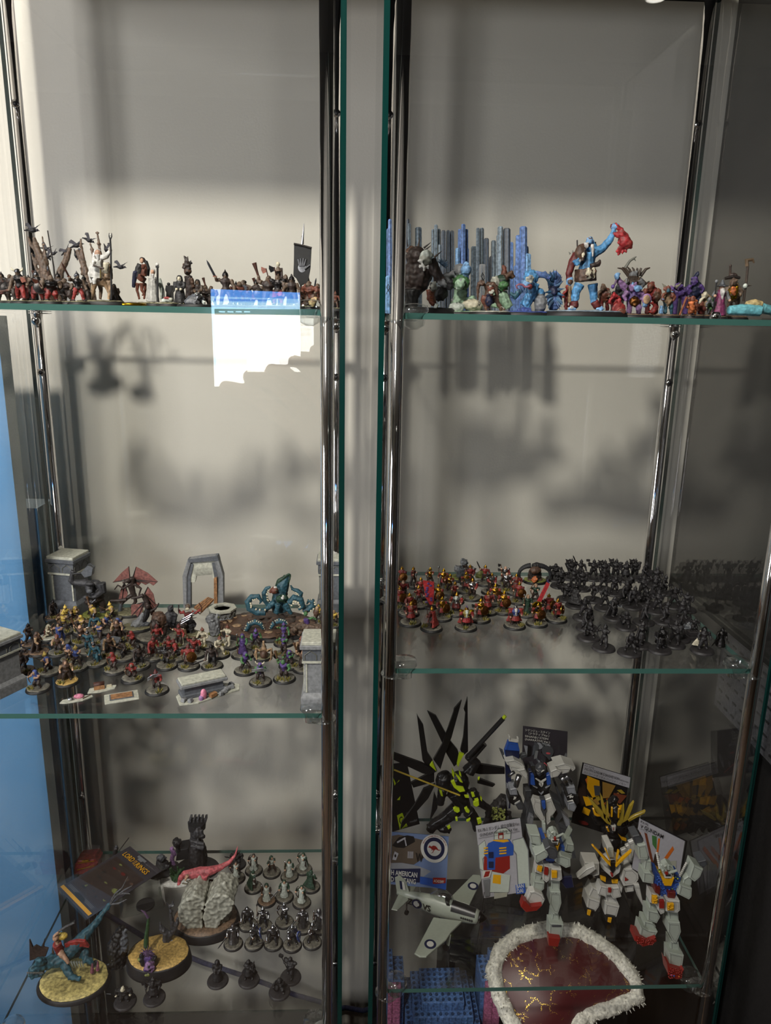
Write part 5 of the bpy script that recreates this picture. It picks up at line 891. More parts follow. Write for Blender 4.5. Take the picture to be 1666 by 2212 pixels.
def spiky(label, x, y0, y1, Y, m, n=26):
    t, F = pxthing('ice_creature', label, 'miniature', '3', x, 885, 'R1', Y=Y); disc(t, .018, .016, .003, 'black')
    yc = (y0+y1)/2; BL(F, t, 'figure', [('e', x, y0+(y1-y0)*.25, 62, (y1-y0)*.22, m), ('e', x, y0+(y1-y0)*.72, 66, (y1-y0)*.28, m), ('e', x-10, yc, 42, 40, 'navy', -6)], .0011, .001)
    pr = []
    for i in range(n):
        a = random.uniform(0, 6.28); s = 50; cx, cy = x+math.cos(a)*46, yc+math.sin(a)*(y1-y0)*.36
        pr.append(('t', [(x+math.cos(a)*20, yc+math.sin(a)*(y1-y0)*.3, -6), (cx, cy, -10), (x+math.cos(a)*88, yc+math.sin(a)*(y1-y0)*.56, -16)], [16, 12, 1], random.choice(('iceblue', 'iceb2', 'giantblue'))))
    solid(F, t, 'ice_spikes', pr)
spiky('blue spiky ice creature right of the tongued monster', 1500, 540, 880, .92, 'iceb2')
G6 = None
t, F = pxthing('blue_giant', 'tall blue skinned giant holding up a dripping red trophy', 'miniature', '4', 300, 790, 'R1', Y=.90); disc(t, .052, .030, .006, 'black', 'iceg')
BL(F, t, 'figure', [('t', [(300, 470), (305, 400), (310, 330)], [62, 56, 66], 'giantblue'), ('e', 320, 290, 62, 44, 'giantblue', 2), ('e', 255, 330, 44, 60, 'brown', -8), ('e', 320, 245, 27, 22, 'iceblue', -6), ('t', [(300, 255), (290, 300)], [16, 10], 'hair', -10), ('t', [(345, 265), (346, 360)], [14, 6], 'hair', -14), ('t', [(350, 330), (420, 295), (470, 240), (505, 165)], [38, 30, 26, 18], 'giantblue', -4), ('e', 505, 140, 22, 26, 'iceblue', -4), ('t', [(235, 350), (195, 400), (170, 480), (165, 530)], [44, 30, 26, 20], 'dred', -4), ('t', [(220, 380), (240, 420)], [24, 18], 'giantblue', -10), ('e', 175, 540, 28, 24, 'iceblue', -6), ('t', [(250, 560), (220, 620), (212, 690), (215, 740)], [40, 32, 28, 22], 'giantblue', -4), ('t', [(345, 560), (350, 620), (355, 690), (380, 740)], [38, 32, 28, 22], 'giantblue', 0), ('e', 195, 745, 34, 12, 'iceblue', -14), ('e', 400, 745, 36, 12, 'iceblue', -14), ('t', [(212, 690), (210, 735)], [30, 30], 'dred', -6), ('t', [(360, 690), (380, 735)], [30, 28], 'dred', -4)], .0011, .0007)
BL(F, t, 'loincloth', [('t', [(290, 450), (290, 500), (290, 540)], [78, 82, 84], 'brown', 0), ('t', [(330, 430), (390, 410), (395, 390)], [20, 18, 10], 'dbrown', -14), ('e', 318, 480, 24, 30, 'bone', -22), ('e', 355, 475, 14, 34, 'bone', -20), ('t', [(290, 300), (270, 390)], [8, 10], 'dbrown', -20)], .0010, .0007)
solid(F, t, 'pins', [('t', [(232, 300), (230, 235)], 5, 'dbrown'), ('t', [(338, 250), (338, 220)], 6, 'dbrown'), ('t', [(367, 290), (366, 248)], 5, 'dbrown'), ('t', [(180, 340), (168, 322)], [8, 1], 'stonel'), ('t', [(200, 330), (196, 308)], [8, 1], 'stonel')])
random.seed(5)
BL(F, t, 'trophy', [('t', [(515, 120), (540, 150), (570, 165)], [14, 16, 14], 'crimson', -6), ('t', [(500, 190), (560, 200), (600, 215)], [14, 30, 16], 'crimson', -6), ('e', 580, 245, 44, 48, 'crimson', -6), ('e', 610, 265, 34, 32, 'red', -8)]+[('t', [(540+random.uniform(-10, 70), 250), (530+i*16, 300), (535+i*15, 320+random.uniform(-10, 25))], [10, 6, 4], 'crimson', -6) for i in range(5)]+[('t', [(560, 160), (590, 185), (612, 205)], [10, 8, 6], 'red', -8)], .0009, .0006)
def ogre(label, x, y, w_, h_, Y, m1, m2, m3, extra=(), name='monster_figure', base=.018, c='4'):
    t, F = pxthing(name, label, 'miniature', c, x, 795, 'R1', Y=Y); disc(t, base, base*.8, .0035, 'black', 'groundb')
    BL(F, t, 'figure', [('e', x, y, w_, h_, m1), ('e', x-w_*.1, y-h_*1.05, w_*.5, h_*.45, m2, -8), ('t', [(x-w_*.7, y-h_*.5), (x-w_*1.2, y), (x-w_*.9, y+h_*.5)], [w_*.35, w_*.28, w_*.2], m2, -8), ('t', [(x+w_*.7, y-h_*.5), (x+w_*1.2, y), (x+w_*.9, y+h_*.5)], [w_*.35, w_*.28, w_*.2], m2, -8),
       ('t', [(x-w_*.5, y+h_*.5), (x-w_*.6, 785)], [w_*.4, w_*.28], m3), ('t', [(x+w_*.5, y+h_*.5), (x+w_*.6, 785)], [w_*.4, w_*.28], m3)]+list(extra), .0010, .0008); return t, F
ogre('dark red brute with pale club, left of the blue giant', 165, 640, 34, 50, .98, 'dred', 'red', 'dred', [('t', [(175, 570), (178, 700)], [10, 16], 'tan', -14)])
ogre('rusty red brute between blue giant and tree man', 430, 640, 40, 50, 1.0, 'rust', 'bark', 'dred')
t, F = ogre('grey tree man with tangled antler branches', 650, 560, 60, 60, 1.04, 'bark', 'stone', 'bark')
solid(F, t, 'branches', [('t', [(640+15*i, 500), (620+28*i, 455-abs(i)*4), (600+36*i, 430+abs(i)*6)], [12, 8, 3], 'bark', -4) for i in range(-2, 4)]+[('t', [(700, 500), (740, 450), (770, 440)], [14, 10, 4], 'bark'), ('t', [(690, 520), (740, 560), (765, 540)], [16, 12, 5], 'bark'), ('t', [(580, 450), (620, 390), (650, 370), (668, 358)], [12, 9, 8, 4], 'stonel'), ('t', [(650, 372), (665, 390)], [6, 2], 'stonel')]+[('t', [(630+10*i, 500), (625+12*i, 545)], [6, 3], 'bark', -20) for i in range(-2, 5)])
t, F = ogre('purple armoured ogre with shields and blue fists', 650, 650, 62, 66, .90, 'purple', 'lilac', 'lilac', [('t', [(590, 590), (540, 540), (525, 510)], [26, 22, 18], 'lilac', -6), ('e', 523, 508, 20, 20, 'iceblue', -8), ('e', 735, 710, 22, 18, 'iceblue', -20), ('e', 655, 690, 40, 36, 'bronze', -22), ('e', 680, 590, 28, 20, 'iceblue', -14)], base=.024)
solid(F, t, 'axe', [('t', [(545, 480), (500, 580)], 7, 'lilac', -10), ('e', 495, 580, 14, 16, 'purple', -10)]); solid(F, t, 'round_shield', [('e', 745, 675, 36, 42, 'lilac', -20, 8), ('e', 745, 675, 26, 32, 'tan', -24, 8)])
ogre('black furred brute behind the red shield', 540, 640, 40, 50, 1.0, 'black', 'darkgrey', 'black')
t, F = ogre('red armoured dwarf leaning behind large red shield', 510, 690, 36, 42, .90, 'red', 'crimson', 'dred'); blob(F, t, 'shield', [('e', 540, 740, 54, 42, 'red', -14, 14), ('e', 560, 765, 34, 24, 'rust', -18, 10)], .0009, .0004)
ogre('round red bellied monster with thick legs right of purple ogre', 780, 630, 56, 52, .93, 'red', 'rust', 'dred', [('t', [(800, 690), (815, 730), (780, 780)], [24, 22, 20], 'red', -4), ('e', 820, 660, 26, 28, 'brown', -10)])
t, F = ogre('horned orange and tan dwarf with white upright horns', 905, 660, 40, 56, .91, 'tan', 'rust', 'teal', [('t', [(850, 780), (855, 720)], [18, 14], 'iceblue', -6)], base=.016); solid(F, t, 'horns', [('t', [(895, 590), (875, 575), (858, 555)], [12, 8, 1], 'bone', -6), ('t', [(960, 585), (985, 570), (1003, 548)], [12, 8, 1], 'bone', -6)])
ogre('crouched dark purple monster behind the orange beard', 990, 620, 66, 40, .97, 'purple', 'purple', 'purple', [('e', 930, 600, 30, 24, 'lilac')], base=.022)
t, F = ogre('orange bearded dwarf gripping an orange staff', 1085, 720, 36, 44, .88, 'orange', 'rust', 'orange', [('t', [(1080, 690), (1082, 760)], [26, 12], 'orange', -18)], base=.014); solid(F, t, 'staff', [('t', [(990, 790), (1042, 655)], 8, 'orange', -14)])
ogre('dark indigo smoky monster rising beside the rear pole', 1105, 600, 50, 60, 1.02, 'navy', 'purple', 'navy', [('t', [(1090, 560), (1110, 500), (1125, 470)], [24, 16, 4], 'navy')])
ogre('bone coloured ribbed creature in front of the dark indigo one', 1185, 690, 38, 44, .93, 'tan', 'bone', 'brown'); ogre('dark red crouching figure beneath the ribbed creature', 1150, 745, 26, 26, .885, 'dred', 'rust', 'dred', base=.012)
ogre('small green and stone figure left of the magenta robe', 1215, 715, 24, 36, .90, 'green', 'stone', 'stoned', base=.010)
SCH['wiz'] = scheme(coat='magenta', arm='stone', hat='stoned', beard='hair', cape='green', shaft='darkgrey', blade='stone')
mini('magenta robed wizard with grey hat and long grey beard', '4', 1275, 795, 'R1', 'wizard', 'wiz', 0, Y=.89, top=560, rad=11, ground='groundb', tuft=0, group=None)
t, F = ogre('stout tan golem with wide hat and orange patterned belly', 1390, 620, 50, 70, .93, 'tan', 'bark', 'brown', [('e', 1385, 625, 38, 48, 'mgold', -14), ('e', 1390, 610, 20, 24, 'orange', -24)], base=.018)
solid(F, t, 'hat', [('t', [(1325, 520), (1380, 508), (1435, 515)], [10, 14, 10], 'dbrown', -8), ('e', 1385, 500, 34, 22, 'dbrown'), ('t', [(1362, 500), (1366, 425)], 8, 'brown'), ('e', 1366, 425, 11, 9, 'dbrown')]); solid(F, t, 'staff', [('t', [(1462, 690), (1480, 560), (1495, 430)], 9, 'bark', -6), ('t', [(1490, 430), (1485, 385), (1530, 380), (1540, 405)], [14, 16, 12, 5], 'tan', -6), ('e', 1475, 575, 16, 18, 'offwhite', -8), ('t', [(1490, 575), (1525, 572)], [6, 1], 'bark', -6)])
t, F = pxthing('sponge_piece', 'soft turquoise sponge piece with sandy yellow top', 'sponge', '4', 1490, 795, 'R1', Y=.89)
BL(F, t, 'body', [('t', [(1350, 755), (1450, 750), (1590, 760)], [32, 42, 40], 'turq', 0), ('t', [(1600, 740), (1680, 760)], [40, 34], 'turq', 20)], .0012, .0003); BL(F, t, 'yellow_top', [('t', [(1480, 712), (1540, 700), (1600, 712)], [22, 30, 22], 'sandy', 6)], .0012, .0003)
t, F = pxthing('metal_peg', 'tiny polished metal peg on the shelf edge', 'peg', '4', 1250, 815, 'R1', Y=.832); r = Raw(); r.lathe([(.0055, 0), (.006, .003), (.0045, .007), (.001, .0075)], 'chrome', 14); part('peg', r, t, True)
# ---------------------------------------------------------------- left cabinet, lowest visible shelf
G7 = 'green cloaked archers on the lowest left shelf'; G8 = 'bare metal soldiers on the lowest left shelf'; G9 = 'black primed figures at the lowest left shelf front'
rF = [('back row', [(720, 535, 'brute', 'primerdk', 0, 'black horned brute', dict(ground=None, rim='black', head='horn')), (870, 590, 'robebow', 'elfbrown', 10, 'brown and white archer drawing bow'), (1030, 610, 'bow', 'elf', 40, 'stooping green hooded archer', dict(head='hood')), (1190, 645, 'robe', 'elf', 0, 'white robed green cloaked figure'), (1315, 580, 'robebow', 'elf', -20, 'green cloaked archer with fair hair')]),
      ('second row', [(712, 660, 'robebow', 'elfbrown', 0, 'small dark haired archer'), (865, 745, 'capeout', 'elf', 120, 'figure with swept green cape'), (1385, 740, 'cloakback', 'elf', 150, 'figure seen in long green cloak')]),
      ('third row', [(985, 865, 'robe', 'elfbrown', 0, 'dark green hooded figure on orange base', dict(ground='groundb')), (1145, 830, 'robesword', 'elf', 0, 'white gowned green shouldered figure'), (1300, 880, 'robebow', 'elf', 0, 'white gowned green cloaked archer')])]
army('F', 'L3', rF, G7, 'green cloaked group', rad=16.2, sc_=1.2, tuft=0, ground='ground')
rS = [('rear row', [(815, 1080, 'swordlow', 'silver', 0, 'bare metal armoured soldier'), (955, 1095, 'spearup', 'silver', 0, 'bare metal spear soldier'), (1145, 1055, 'bow', 'silver', -10, 'silver archer with wooden bow'), (1310, 1105, 'robesword', 'silver', 0, 'silver soldier with brown cape'), (1455, 1110, 'robe', 'silver', 0, 'silver figure behind the chrome pole')]),
      ('front row', [(685, 1250, 'robesword', 'silver', 10, 'silver robed swordsman'), (870, 1250, 'kite', 'silver', 60, 'silver soldier with dark blue shield'), (1045, 1250, 'swordlow', 'silver', 0, 'silver soldier pointing sword down'), (1215, 1265, 'kite', 'silver', 40, 'silver soldier with blue tree shield'), (1395, 1240, 'bow', 'silver', 50, 'silver soldier holding curved blade')])]
army('F', 'L3', rS, G8, 'silver troop', rad=15.6, sc_=1.3, tuft=0, ground='ground')
for c, cx, cy, ps, lab, rz in (('F', 545, 1580, 'standhood', 'black primed hooded figure left of the front trio', 0), ('F', 825, 1575, 'capeout', 'black primed figure with outstretched thin sword', 0), ('F', 1200, 1550, 'hammer', 'black primed figure on the round base, rear of the right pair', -30), ('F', 1100, 1680, 'kneel', 'black primed figure at the very front right', 10), ('E', 1128, 1770, 'brute', 'black primed flat helmeted figure with tan face', 0), ('E', 1390, 1735, 'beardaxe', 'small black primed stubby figure right of tan faced one', 0)):
    mini(lab, c, cx, cy, 'L3', ps, 'wraith' if 'tan' in lab and 'flat' in lab else 'primerdk', rz, rad=16, sc_=1.25, ground=None, rim='primer', tuft=0, group=G9)
t, F = pxthing('castle_tower', 'tall dark grey twisted tower statue with crenellated top', 'statue', 'F', 360, 575, 'L3'); disc(t, .040, .030, .005, 'black')
BL(F, t, 'tower', [('t', [(360, 570), (365, 470), (365, 390), (355, 320)], [80, 86, 78, 56], 'primer'), ('t', [(350, 330), (345, 270), (352, 220)], [50, 48, 60], 'darkgrey'), ('e', 370, 240, 46, 34, 'darkgrey', -14), ('e', 390, 285, 40, 10, 'black', -20), ('t', [(300, 320), (420, 345)], [12, 16], 'darkgrey', -24), ('t', [(300, 360), (420, 385)], [12, 18], 'darkgrey', -26)], .0014, .001)
solid(F, t, 'crown', [('t', [(355, 205), (355, 150)], [76, 80], 'darkgrey')]+[('p', [(285+i*34, 155), (285+i*34, 125), (303+i*34, 122), (303+i*34, 155)], 14, 'darkgrey', -12+abs(i-2)*4) for i in range(5)])
t, F = pxthing('camera_bracket', 'black rectangular block with round knob beside the tower', 'bracket', 'F', 220, 500, 'L3', Y=1.14); solid(F, t, 'block', [('p', [(180, 405), (275, 388), (290, 480), (165, 500)], 26, 'black')]); BL(F, t, 'knob', [('e', 175, 335, 38, 42, 'black'), ('t', [(178, 370), (190, 410)], [16, 20], 'black')], .0012, .001)
t, F = pxthing('purple_creature', 'twisted light purple creature standing behind green crystals', 'miniature', 'F', 135, 545, 'L3'); BL(F, t, 'figure', [('t', [(150, 540), (130, 480), (150, 430), (125, 380)], [18, 20, 22, 18], 'lilac'), ('t', [(150, 430), (170, 450)], [14, 8], 'lilac')], .0011, .0008); disc(t, .012, .010, .003, 'black')
t, F = pxthing('green_crystals', 'glossy bright green crystal cluster on white base', 'crystal', 'F', 170, 690, 'L3'); disc(t, .030, .014, .004, 'white'); random.seed(3); solid(F, t, 'crystals', [('t', [(175+random.uniform(-30, 30), 670, random.uniform(-8, 8)), (175+random.uniform(-66, 66), 600+random.uniform(-50, 40), random.uniform(-16, 8))], [20, 7], 'green') for i in range(26)])
t, F = pxthing('grey_ogre', 'dark grey lumpy ogre on black base left of the crystals', 'miniature', 'F', 45, 610, 'L3'); disc(t, .026, .018, .006, 'black'); BL(F, t, 'figure', [('e', 40, 530, 52, 70, 'darkgrey'), ('e', 35, 470, 40, 32, 'stoned', -6), ('t', [(70, 560), (110, 540)], [20, 10], 'darkgrey', -4)], .0012, .001)
t, F = pxthing('rock_diorama', 'large cracked pale rock on black oval base', 'diorama', 'F', 440, 1060, 'L3'); disc(t, .055, .046, .014, 'black', 'groundb')
F.Y -= .0
BL(F, t, 'rock_left', [('p', [(180, 980), (220, 880), (330, 810), (415, 850), (425, 900), (395, 960), (405, 1110), (330, 1130), (240, 1100)], 50, 'stonel', -26), ('e', 300, 960, 115, 140, 'stonel', 0, 110)], .0016, .0022); BL(F, t, 'rock_right', [('p', [(435, 880), (520, 800), (640, 820), (695, 870), (660, 960), (570, 1040), (540, 1110), (440, 1130), (415, 1010)], 50, 'stonel', -26), ('e', 560, 960, 110, 120, 'stonel', 0, 110), ('e', 450, 790, 100, 46, 'stonel', 24, 80)], .0016, .0022)
t, F = pxthing('toy_dinosaur', 'coral pink long tailed toy dinosaur standing on the cracked rock', 'dinosaur', 'F', 420, 700, 'L3', Y=1.042); t.location.z += .052; F.o = t.location.copy()
BL(F, t, 'body', [('t', [(725, 360, 20), (705, 440, 18), (650, 510, 12), (560, 560, 6), (470, 590), (390, 600), (310, 615, -4), (240, 620, -8), (205, 660, -12), (185, 740, -16)], [4, 12, 20, 30, 42, 50, 46, 32, 22, 10], 'dpink'), ('e', 212, 650, 24, 30, 'dpink', -14), ('t', [(430, 620), (420, 680), (410, 715)], [34, 26, 14], 'dpink', -10), ('t', [(470, 600), (520, 690), (535, 750)], [28, 16, 10], 'skin', 12), ('t', [(410, 715), (460, 690), (530, 690)], [14, 14, 10], 'dpink', -6), ('t', [(270, 630), (250, 680)], [14, 6], 'skin', -14)], .0013, .0003)
solid(F, t, 'bones', [('t', [(225, 700), (268, 742)], [8, 10], 'bone', -14), ('t', [(260, 680), (330, 700)], [6, 6], 'bone', -10)])
t, F = pxthing('dragon_rider', 'blue sea dragon with red caped rider on gold sand base', 'miniature', 'E', 670, 1590, 'L3'); disc(t, .053, .042, .006, 'black', 'sand', jit=.02)
F.Y += .02; random.seed(9)
BL(F, t, 'dragon', [('t', [(985, 890, 30), (930, 960, 24), (860, 1060, 16), (780, 1150, 8), (700, 1240, 2), (620, 1320, -4), (520, 1390, -10), (420, 1420, -14), (350, 1430, -20)], [16, 26, 34, 46, 62, 72, 66, 56, 46], 'teal'), ('t', [(400, 1430, -18), (330, 1460, -24), (260, 1480, -30)], [50, 46, 26], 'teal'), ('t', [(400, 1500, -18), (330, 1520, -24), (250, 1530, -30)], [26, 24, 16], 'teal'), ('t', [(580, 1440, -16), (640, 1540, -30), (720, 1560, -36)], [40, 30, 20], 'teal'), ('t', [(760, 1300, 6), (770, 1390, -6), (840, 1420, -6)], [44, 32, 18], 'teal'), ('e', 360, 1400, 46, 40, 'teal', -24)], .0015, .0014)
solid(F, t, 'rock_perch', [('t', [(560, 1620), (560, 1450)], [110, 50], 'stoned', 4), ('t', [(850, 1560), (860, 1400)], [70, 16], 'stone', 4), ('e', 480, 1640, 90, 40, 'groundb', -20), ('t', [(830, 1500, -16), (830, 1420, -14)], [20, 4], 'pink'), ('t', [(880, 1480, -14), (880, 1400, -12)], [18, 4], 'pink')])
solid(F, t, 'horn_spines', [('t', [(480+i*55, 1340-i*18), (470+i*60, 1270-i*22)], [14, 1], 'tan') for i in range(6)]+[('t', [(640+i*24, 1400, -26), (660+i*24, 1460, -30)], [10, 1], 'offwhite') for i in range(5)])
solid(F, t, 'fins', [('p', [(265, 1400), (262, 1210), (290, 1280), (320, 1260), (380, 1290), (400, 1200), (395, 1280), (435, 1290), (410, 1360)], 3, 'dbrown', -8)])
solid(F, t, 'tail_tendrils', [('t', [(990, 890, 30), (1010, 840, 28), (1040, 790, 26), (1100, 740, 24), (1150, 640, 22)], [9, 9, 8, 6, 2], 'silverp'), ('t', [(990, 890, 30), (1040, 820, 26), (1120, 760, 24), (1190, 720, 22)], [9, 9, 8, 3], 'silverp'), ('t', [(990, 890, 30), (1060, 800, 26), (1110, 790, 24), (1170, 795, 22)], [9, 9, 8, 3], 'silverp'), ('t', [(990, 890, 30), (1070, 880, 26), (1140, 845, 24)], [9, 8, 3], 'silverp')])
solid(F, t, 'teeth', [('t', [(245+i*14, 1500, -34), (247+i*14, 1518, -35)], [6, 1], 'white') for i in range(11)])
BL(F, t, 'rider', [('t', [(560, 1340, -6), (530, 1290, -10), (510, 1240, -12)], [40, 38, 40], 'red'), ('e', 500, 1190, 28, 30, 'skin', -14), ('e', 560, 1175, 50, 34, 'yellow', -8), ('t', [(520, 1240, -12), (490, 1170, -16), (530, 1140, -14)], [18, 14, 12], 'skin'), ('t', [(540, 1320, -16), (590, 1380, -22), (620, 1420, -24)], [30, 20, 14], 'skin')], .0011, .0005)
solid(F, t, 'red_cape', [('p', [(580, 1250), (680, 1220), (760, 1225), (800, 1280), (740, 1270), (660, 1290), (590, 1320)], 5, 'red', -6)]); solid(F, t, 'serrated_sword', [('t', [(530, 1130), (600, 1085), (670, 1055)], [9, 10, 8], 'silverp', -12)]+[('t', [(545+i*17, 1120-i*10), (548+i*17+s*8, 1120-i*10-s*24)], [4, 1], 'silverp', -12) for i in range(8) for s in (-1, 1)])
t, F = pxthing('desert_diorama', 'round black plinth with sandy ground and purple tentacled creature', 'diorama', 'E', 1435, 1420, 'L3'); disc(t, .049, .038, .020, 'black', 'goldsand', jit=.02)
t2 = t; F.Y -= .018
blob(F, t, 'purple_creature', [('t', [(1340, 1480), (1330, 1400), (1320, 1330)], [60, 66, 46], 'purple'), ('t', [(1290, 1420), (1270, 1330)], [30, 14], 'black', -6), ('t', [(1380, 1440), (1400, 1360)], [34, 16], 'black', -6), ('e', 1350, 1450, 44, 36, 'lilac', -16), ('t', [(1350, 1500), (1320, 1530)], [30, 16], 'mossg', -14)], .0014, .002)
solid(F, t, 'tentacle', [('t', [(1315, 1270), (1318, 1180), (1330, 1080), (1338, 1010)], [24, 20, 15, 11], 'green', 10), ('t', [(1335, 1010), (1300, 960), (1268, 940)], [12, 9, 3], 'lilac', 10)]); solid(F, t, 'quills', [('t', [(1325, 1330), (1325+70*math.cos(a), 1330-70*math.sin(a))], [7, 2], 'lilac', -6) for a in [i*.5 for i in range(13)]])
F.Y += .04
blob(F, t, 'grey_tree_creature', [('t', [(1500, 1220), (1490, 1140), (1450, 1100)], [40, 30, 22], 'darkgrey'), ('t', [(1500, 1200), (1560, 1130), (1590, 1060), (1600, 1010)], [34, 26, 20, 10], 'darkgrey'), ('t', [(1450, 1100), (1440, 1040)], [14, 5], 'darkgrey'), ('t', [(1560, 1130), (1540, 1000), (1530, 900)], [20, 14, 10], 'darkgrey'), ('t', [(1530, 920), (1500, 870)], [10, 4], 'darkgrey'), ('t', [(1535, 920), (1560, 850)], [10, 4], 'darkgrey'), ('t', [(1530, 900), (1580, 890)], [8, 3], 'darkgrey'), ('e', 1500, 1230, 70, 24, 'stone')], .0012, .001)
t, F = pxthing('resin_rock', 'translucent grey craggy resin rock behind the dragon', 'rock', 'E', 1080, 1440, 'L3'); BL(F, t, 'rock', [('t', [(1060, 1430), (1060, 1250), (1100, 1090)], [70, 90, 30], 'basegrey'), ('t', [(1110, 1300), (1130, 1120)], [44, 14], 'stoned', -6), ('e', 1060, 1440, 110, 24, 'stoned')], .0013, .003)
t, F = pxthing('brooch_box', 'dark red box with gold trim in back left corner', 'box', 'E', 760, 640, 'L3', Y=1.13); solid(F, t, 'box', [('p', [(665, 650), (668, 540), (700, 500), (850, 485), (878, 520), (870, 650)], 30, 'dred', 0, .002)]); solid(F, t, 'gold_trim', [('t', [(695, 580), (850, 540)], 5, 'gold', -1), ('t', [(700, 520), (850, 500)], 4, 'gold', -1), ('t', [(740, 500), (800, 494)], 8, 'gold', -2)]); solid(F, t, 'clear_lid', [('p', [(700, 500), (740, 430), (860, 440), (850, 485)], 24, 'clear_plastic', 0)])
t, F = pxthing('spear_figure', 'thin grey spearman behind the blister card', 'miniature', 'E', 1040, 450, 'L3', Y=1.15); BL(F, t, 'figure', [('t', [(1030, 450), (1045, 380)], [20, 22], 'primer'), ('e', 1048, 370, 14, 16, 'darkgrey')], .001, .0005); solid(F, t, 'spear', [('t', [(1070, 410), (1160, 290)], 4, 'dbrown')]); disc(t, .012, .010, .003, 'black')
# ================================================================ right cabinet, lowest visible shelf: cards, kits, plane
def quad(c, pts, Y, tilt=0):
    """four photograph corners (TL, TR, BR, BL) on a plane that leans back by tilt"""
    P = []
    for i, (x, y) in enumerate(pts): P.append(ony(*px(c, x, y), Y+(tilt if i < 2 else 0)))
    return P
class Card:
    def __init__(s, name, label, cat, P, m, th=.0012, backing='black'):
        pn = (P[1]-P[0]).cross(P[3]-P[0]).normalized(); dd = P[2]-CAM; P[2] = CAM+dd*((P[0]-CAM).dot(pn)/dd.dot(pn))
        s.o = (P[2]+P[3])/2; s.t = thing(name, label, cat, s.o); s.P = [p-s.o for p in P]
        n = (s.P[1]-s.P[0]).cross(s.P[3]-s.P[0]).normalized(); s.n = n if n.dot(CAM-s.o) > 0 else -n; s.k = 0
        r = Raw(); r.prism([p-s.n*.0002 for p in s.P], -s.n*th, backing); part('backing', r, s.t)
        s.poly('print', [(0, 0), (1, 0), (1, 1), (0, 1)], m)
    def uv(s, u, v, h=0): a = s.P[0].lerp(s.P[1], u); b = s.P[3].lerp(s.P[2], u); return a.lerp(b, v)+s.n*h
    def poly(s, name, pts, m, label=None):
        s.k += 1; r = Raw(); P = [s.uv(u, v, .00012*s.k) for u, v in pts]
        nn = (P[1]-P[0]).cross(P[2]-P[1])
        if nn.dot(s.n) < 0: P.reverse()
        r.add(P, [tuple(range(len(P)))], m)
        s.last = obj(name, rmesh(r, name), s.t, label=label); return s.last
    def ellp(s, name, u, v, ru, rv, m, n=28, a0=0): return s.poly(name, [(u+ru*math.cos(i*2*math.pi/n+a0), v+rv*math.sin(i*2*math.pi/n+a0)) for i in range(n)], m)
    def text(s, name, body, u, v, hv, m, sx=1., bold=0, width=None):
        s.k += 1; vs, fs = text_mesh(body, m, 1, bold, 1)
        W_u = (s.P[1]-s.P[0]).length; H_v = (s.P[3]-s.P[0]).length; w = max(x for x, y in vs)
        kx = (width/w) if width else hv*H_v/W_u*sx
        me = mesh_from([s.uv(u+x*kx, v-y*hv, .00012*s.k) for x, y in vs], fs, [m]*len(fs), name, False); return obj(name, me, s.t)
# --- model kit cards
cp_ = Card('aeroplane_card', 'box art card with fighter aeroplane and round kangaroo badge', 'card', quad('N', [(-140, 175), (925, 262), (885, 1105), (-140, 985)], 1.012, .03), 'skyp*')
def nu(x, y): return ((x+140)/1050, (y-200-(x*.09))/830)
cp_.poly('fuselage', [nu(-140, 300), nu(150, 250), nu(500, 330), nu(900, 400), nu(900, 860), nu(780, 880), nu(600, 790), nu(470, 730), nu(200, 690), nu(-140, 700)], 'card4*')
cp_.poly('canopy', [nu(50, 420), nu(150, 290), nu(280, 260), nu(380, 280), nu(400, 360), nu(230, 460), nu(110, 450)], 'black*')
cp_.poly('canopy_glint', [nu(120, 360), nu(240, 290), nu(260, 300), nu(240, 320), nu(130, 385)], 'card2*'); cp_.poly('canopy_strut', [nu(230, 300), nu(245, 290), nu(275, 420), nu(258, 430)], 'card2*')
cp_.poly('wing', [nu(-140, 700), nu(220, 690), nu(470, 740), nu(650, 810), nu(900, 920), nu(900, 960), nu(600, 940), nu(300, 850), nu(-140, 800)], 'silverp*')
cp_.poly('squadron_card', [nu(90, 510), nu(150, 545), nu(110, 650), nu(55, 640)], 'card2*'); cp_.ellp('spade', *nu(100, 580), .014, .03, 'black*')
for i in range(5): cp_.poly('mission_mark', [nu(292+i*18, 510), nu(302+i*18, 510), nu(300+i*18, 615), nu(290+i*18, 615)], 'card2*')
cp_.text('lettering', 'W', *nu(415, 660), .22, 'black*', width=.11, bold=.02)
cp_.poly('title_band', [nu(-140, 790), nu(490, 770), nu(485, 985), nu(-140, 985)], 'navy*')
cp_.text('lettering', 'H AMERICAN', *nu(35, 872), .13, 'white*', width=.39, bold=.02); cp_.text('lettering', 'D MUSTANG', *nu(30, 975), .13, 'white*', width=.375, bold=.02)
cp_.poly('sea', [nu(490, 890), nu(900, 960), nu(900, 1100), nu(490, 1000)], 'rblue*'); cp_.poly('maker_label', [nu(690, 905), nu(890, 905), nu(890, 1000), nu(690, 1000)], 'red*'); cp_.text('lettering', 'ACADEMY', *nu(705, 972), .07, 'white*', width=.155, bold=.02)
b_ = nu(692, 460)
cp_.ellp('badge', *b_, .198, .262, 'white*', 40); cp_.ellp('badge_ring', *b_, .153, .205, 'navy*', 40); cp_.ellp('badge_center', *b_, .103, .138, 'white*', 40)
kg = [(598, 465), (612, 455), (622, 432), (634, 444), (650, 450), (680, 432), (712, 436), (738, 458), (756, 486), (776, 492), (792, 478), (784, 500), (762, 504), (740, 496), (722, 488), (700, 500), (690, 520), (676, 545), (640, 556), (668, 538), (682, 512), (676, 498), (668, 496), (664, 514), (656, 512), (656, 492), (640, 478), (622, 472)]
cp_.poly('kangaroo_emblem', [(b_[0]+(x-695)/1050, b_[1]+(y-478)/830) for x, y in kg], 'red*')
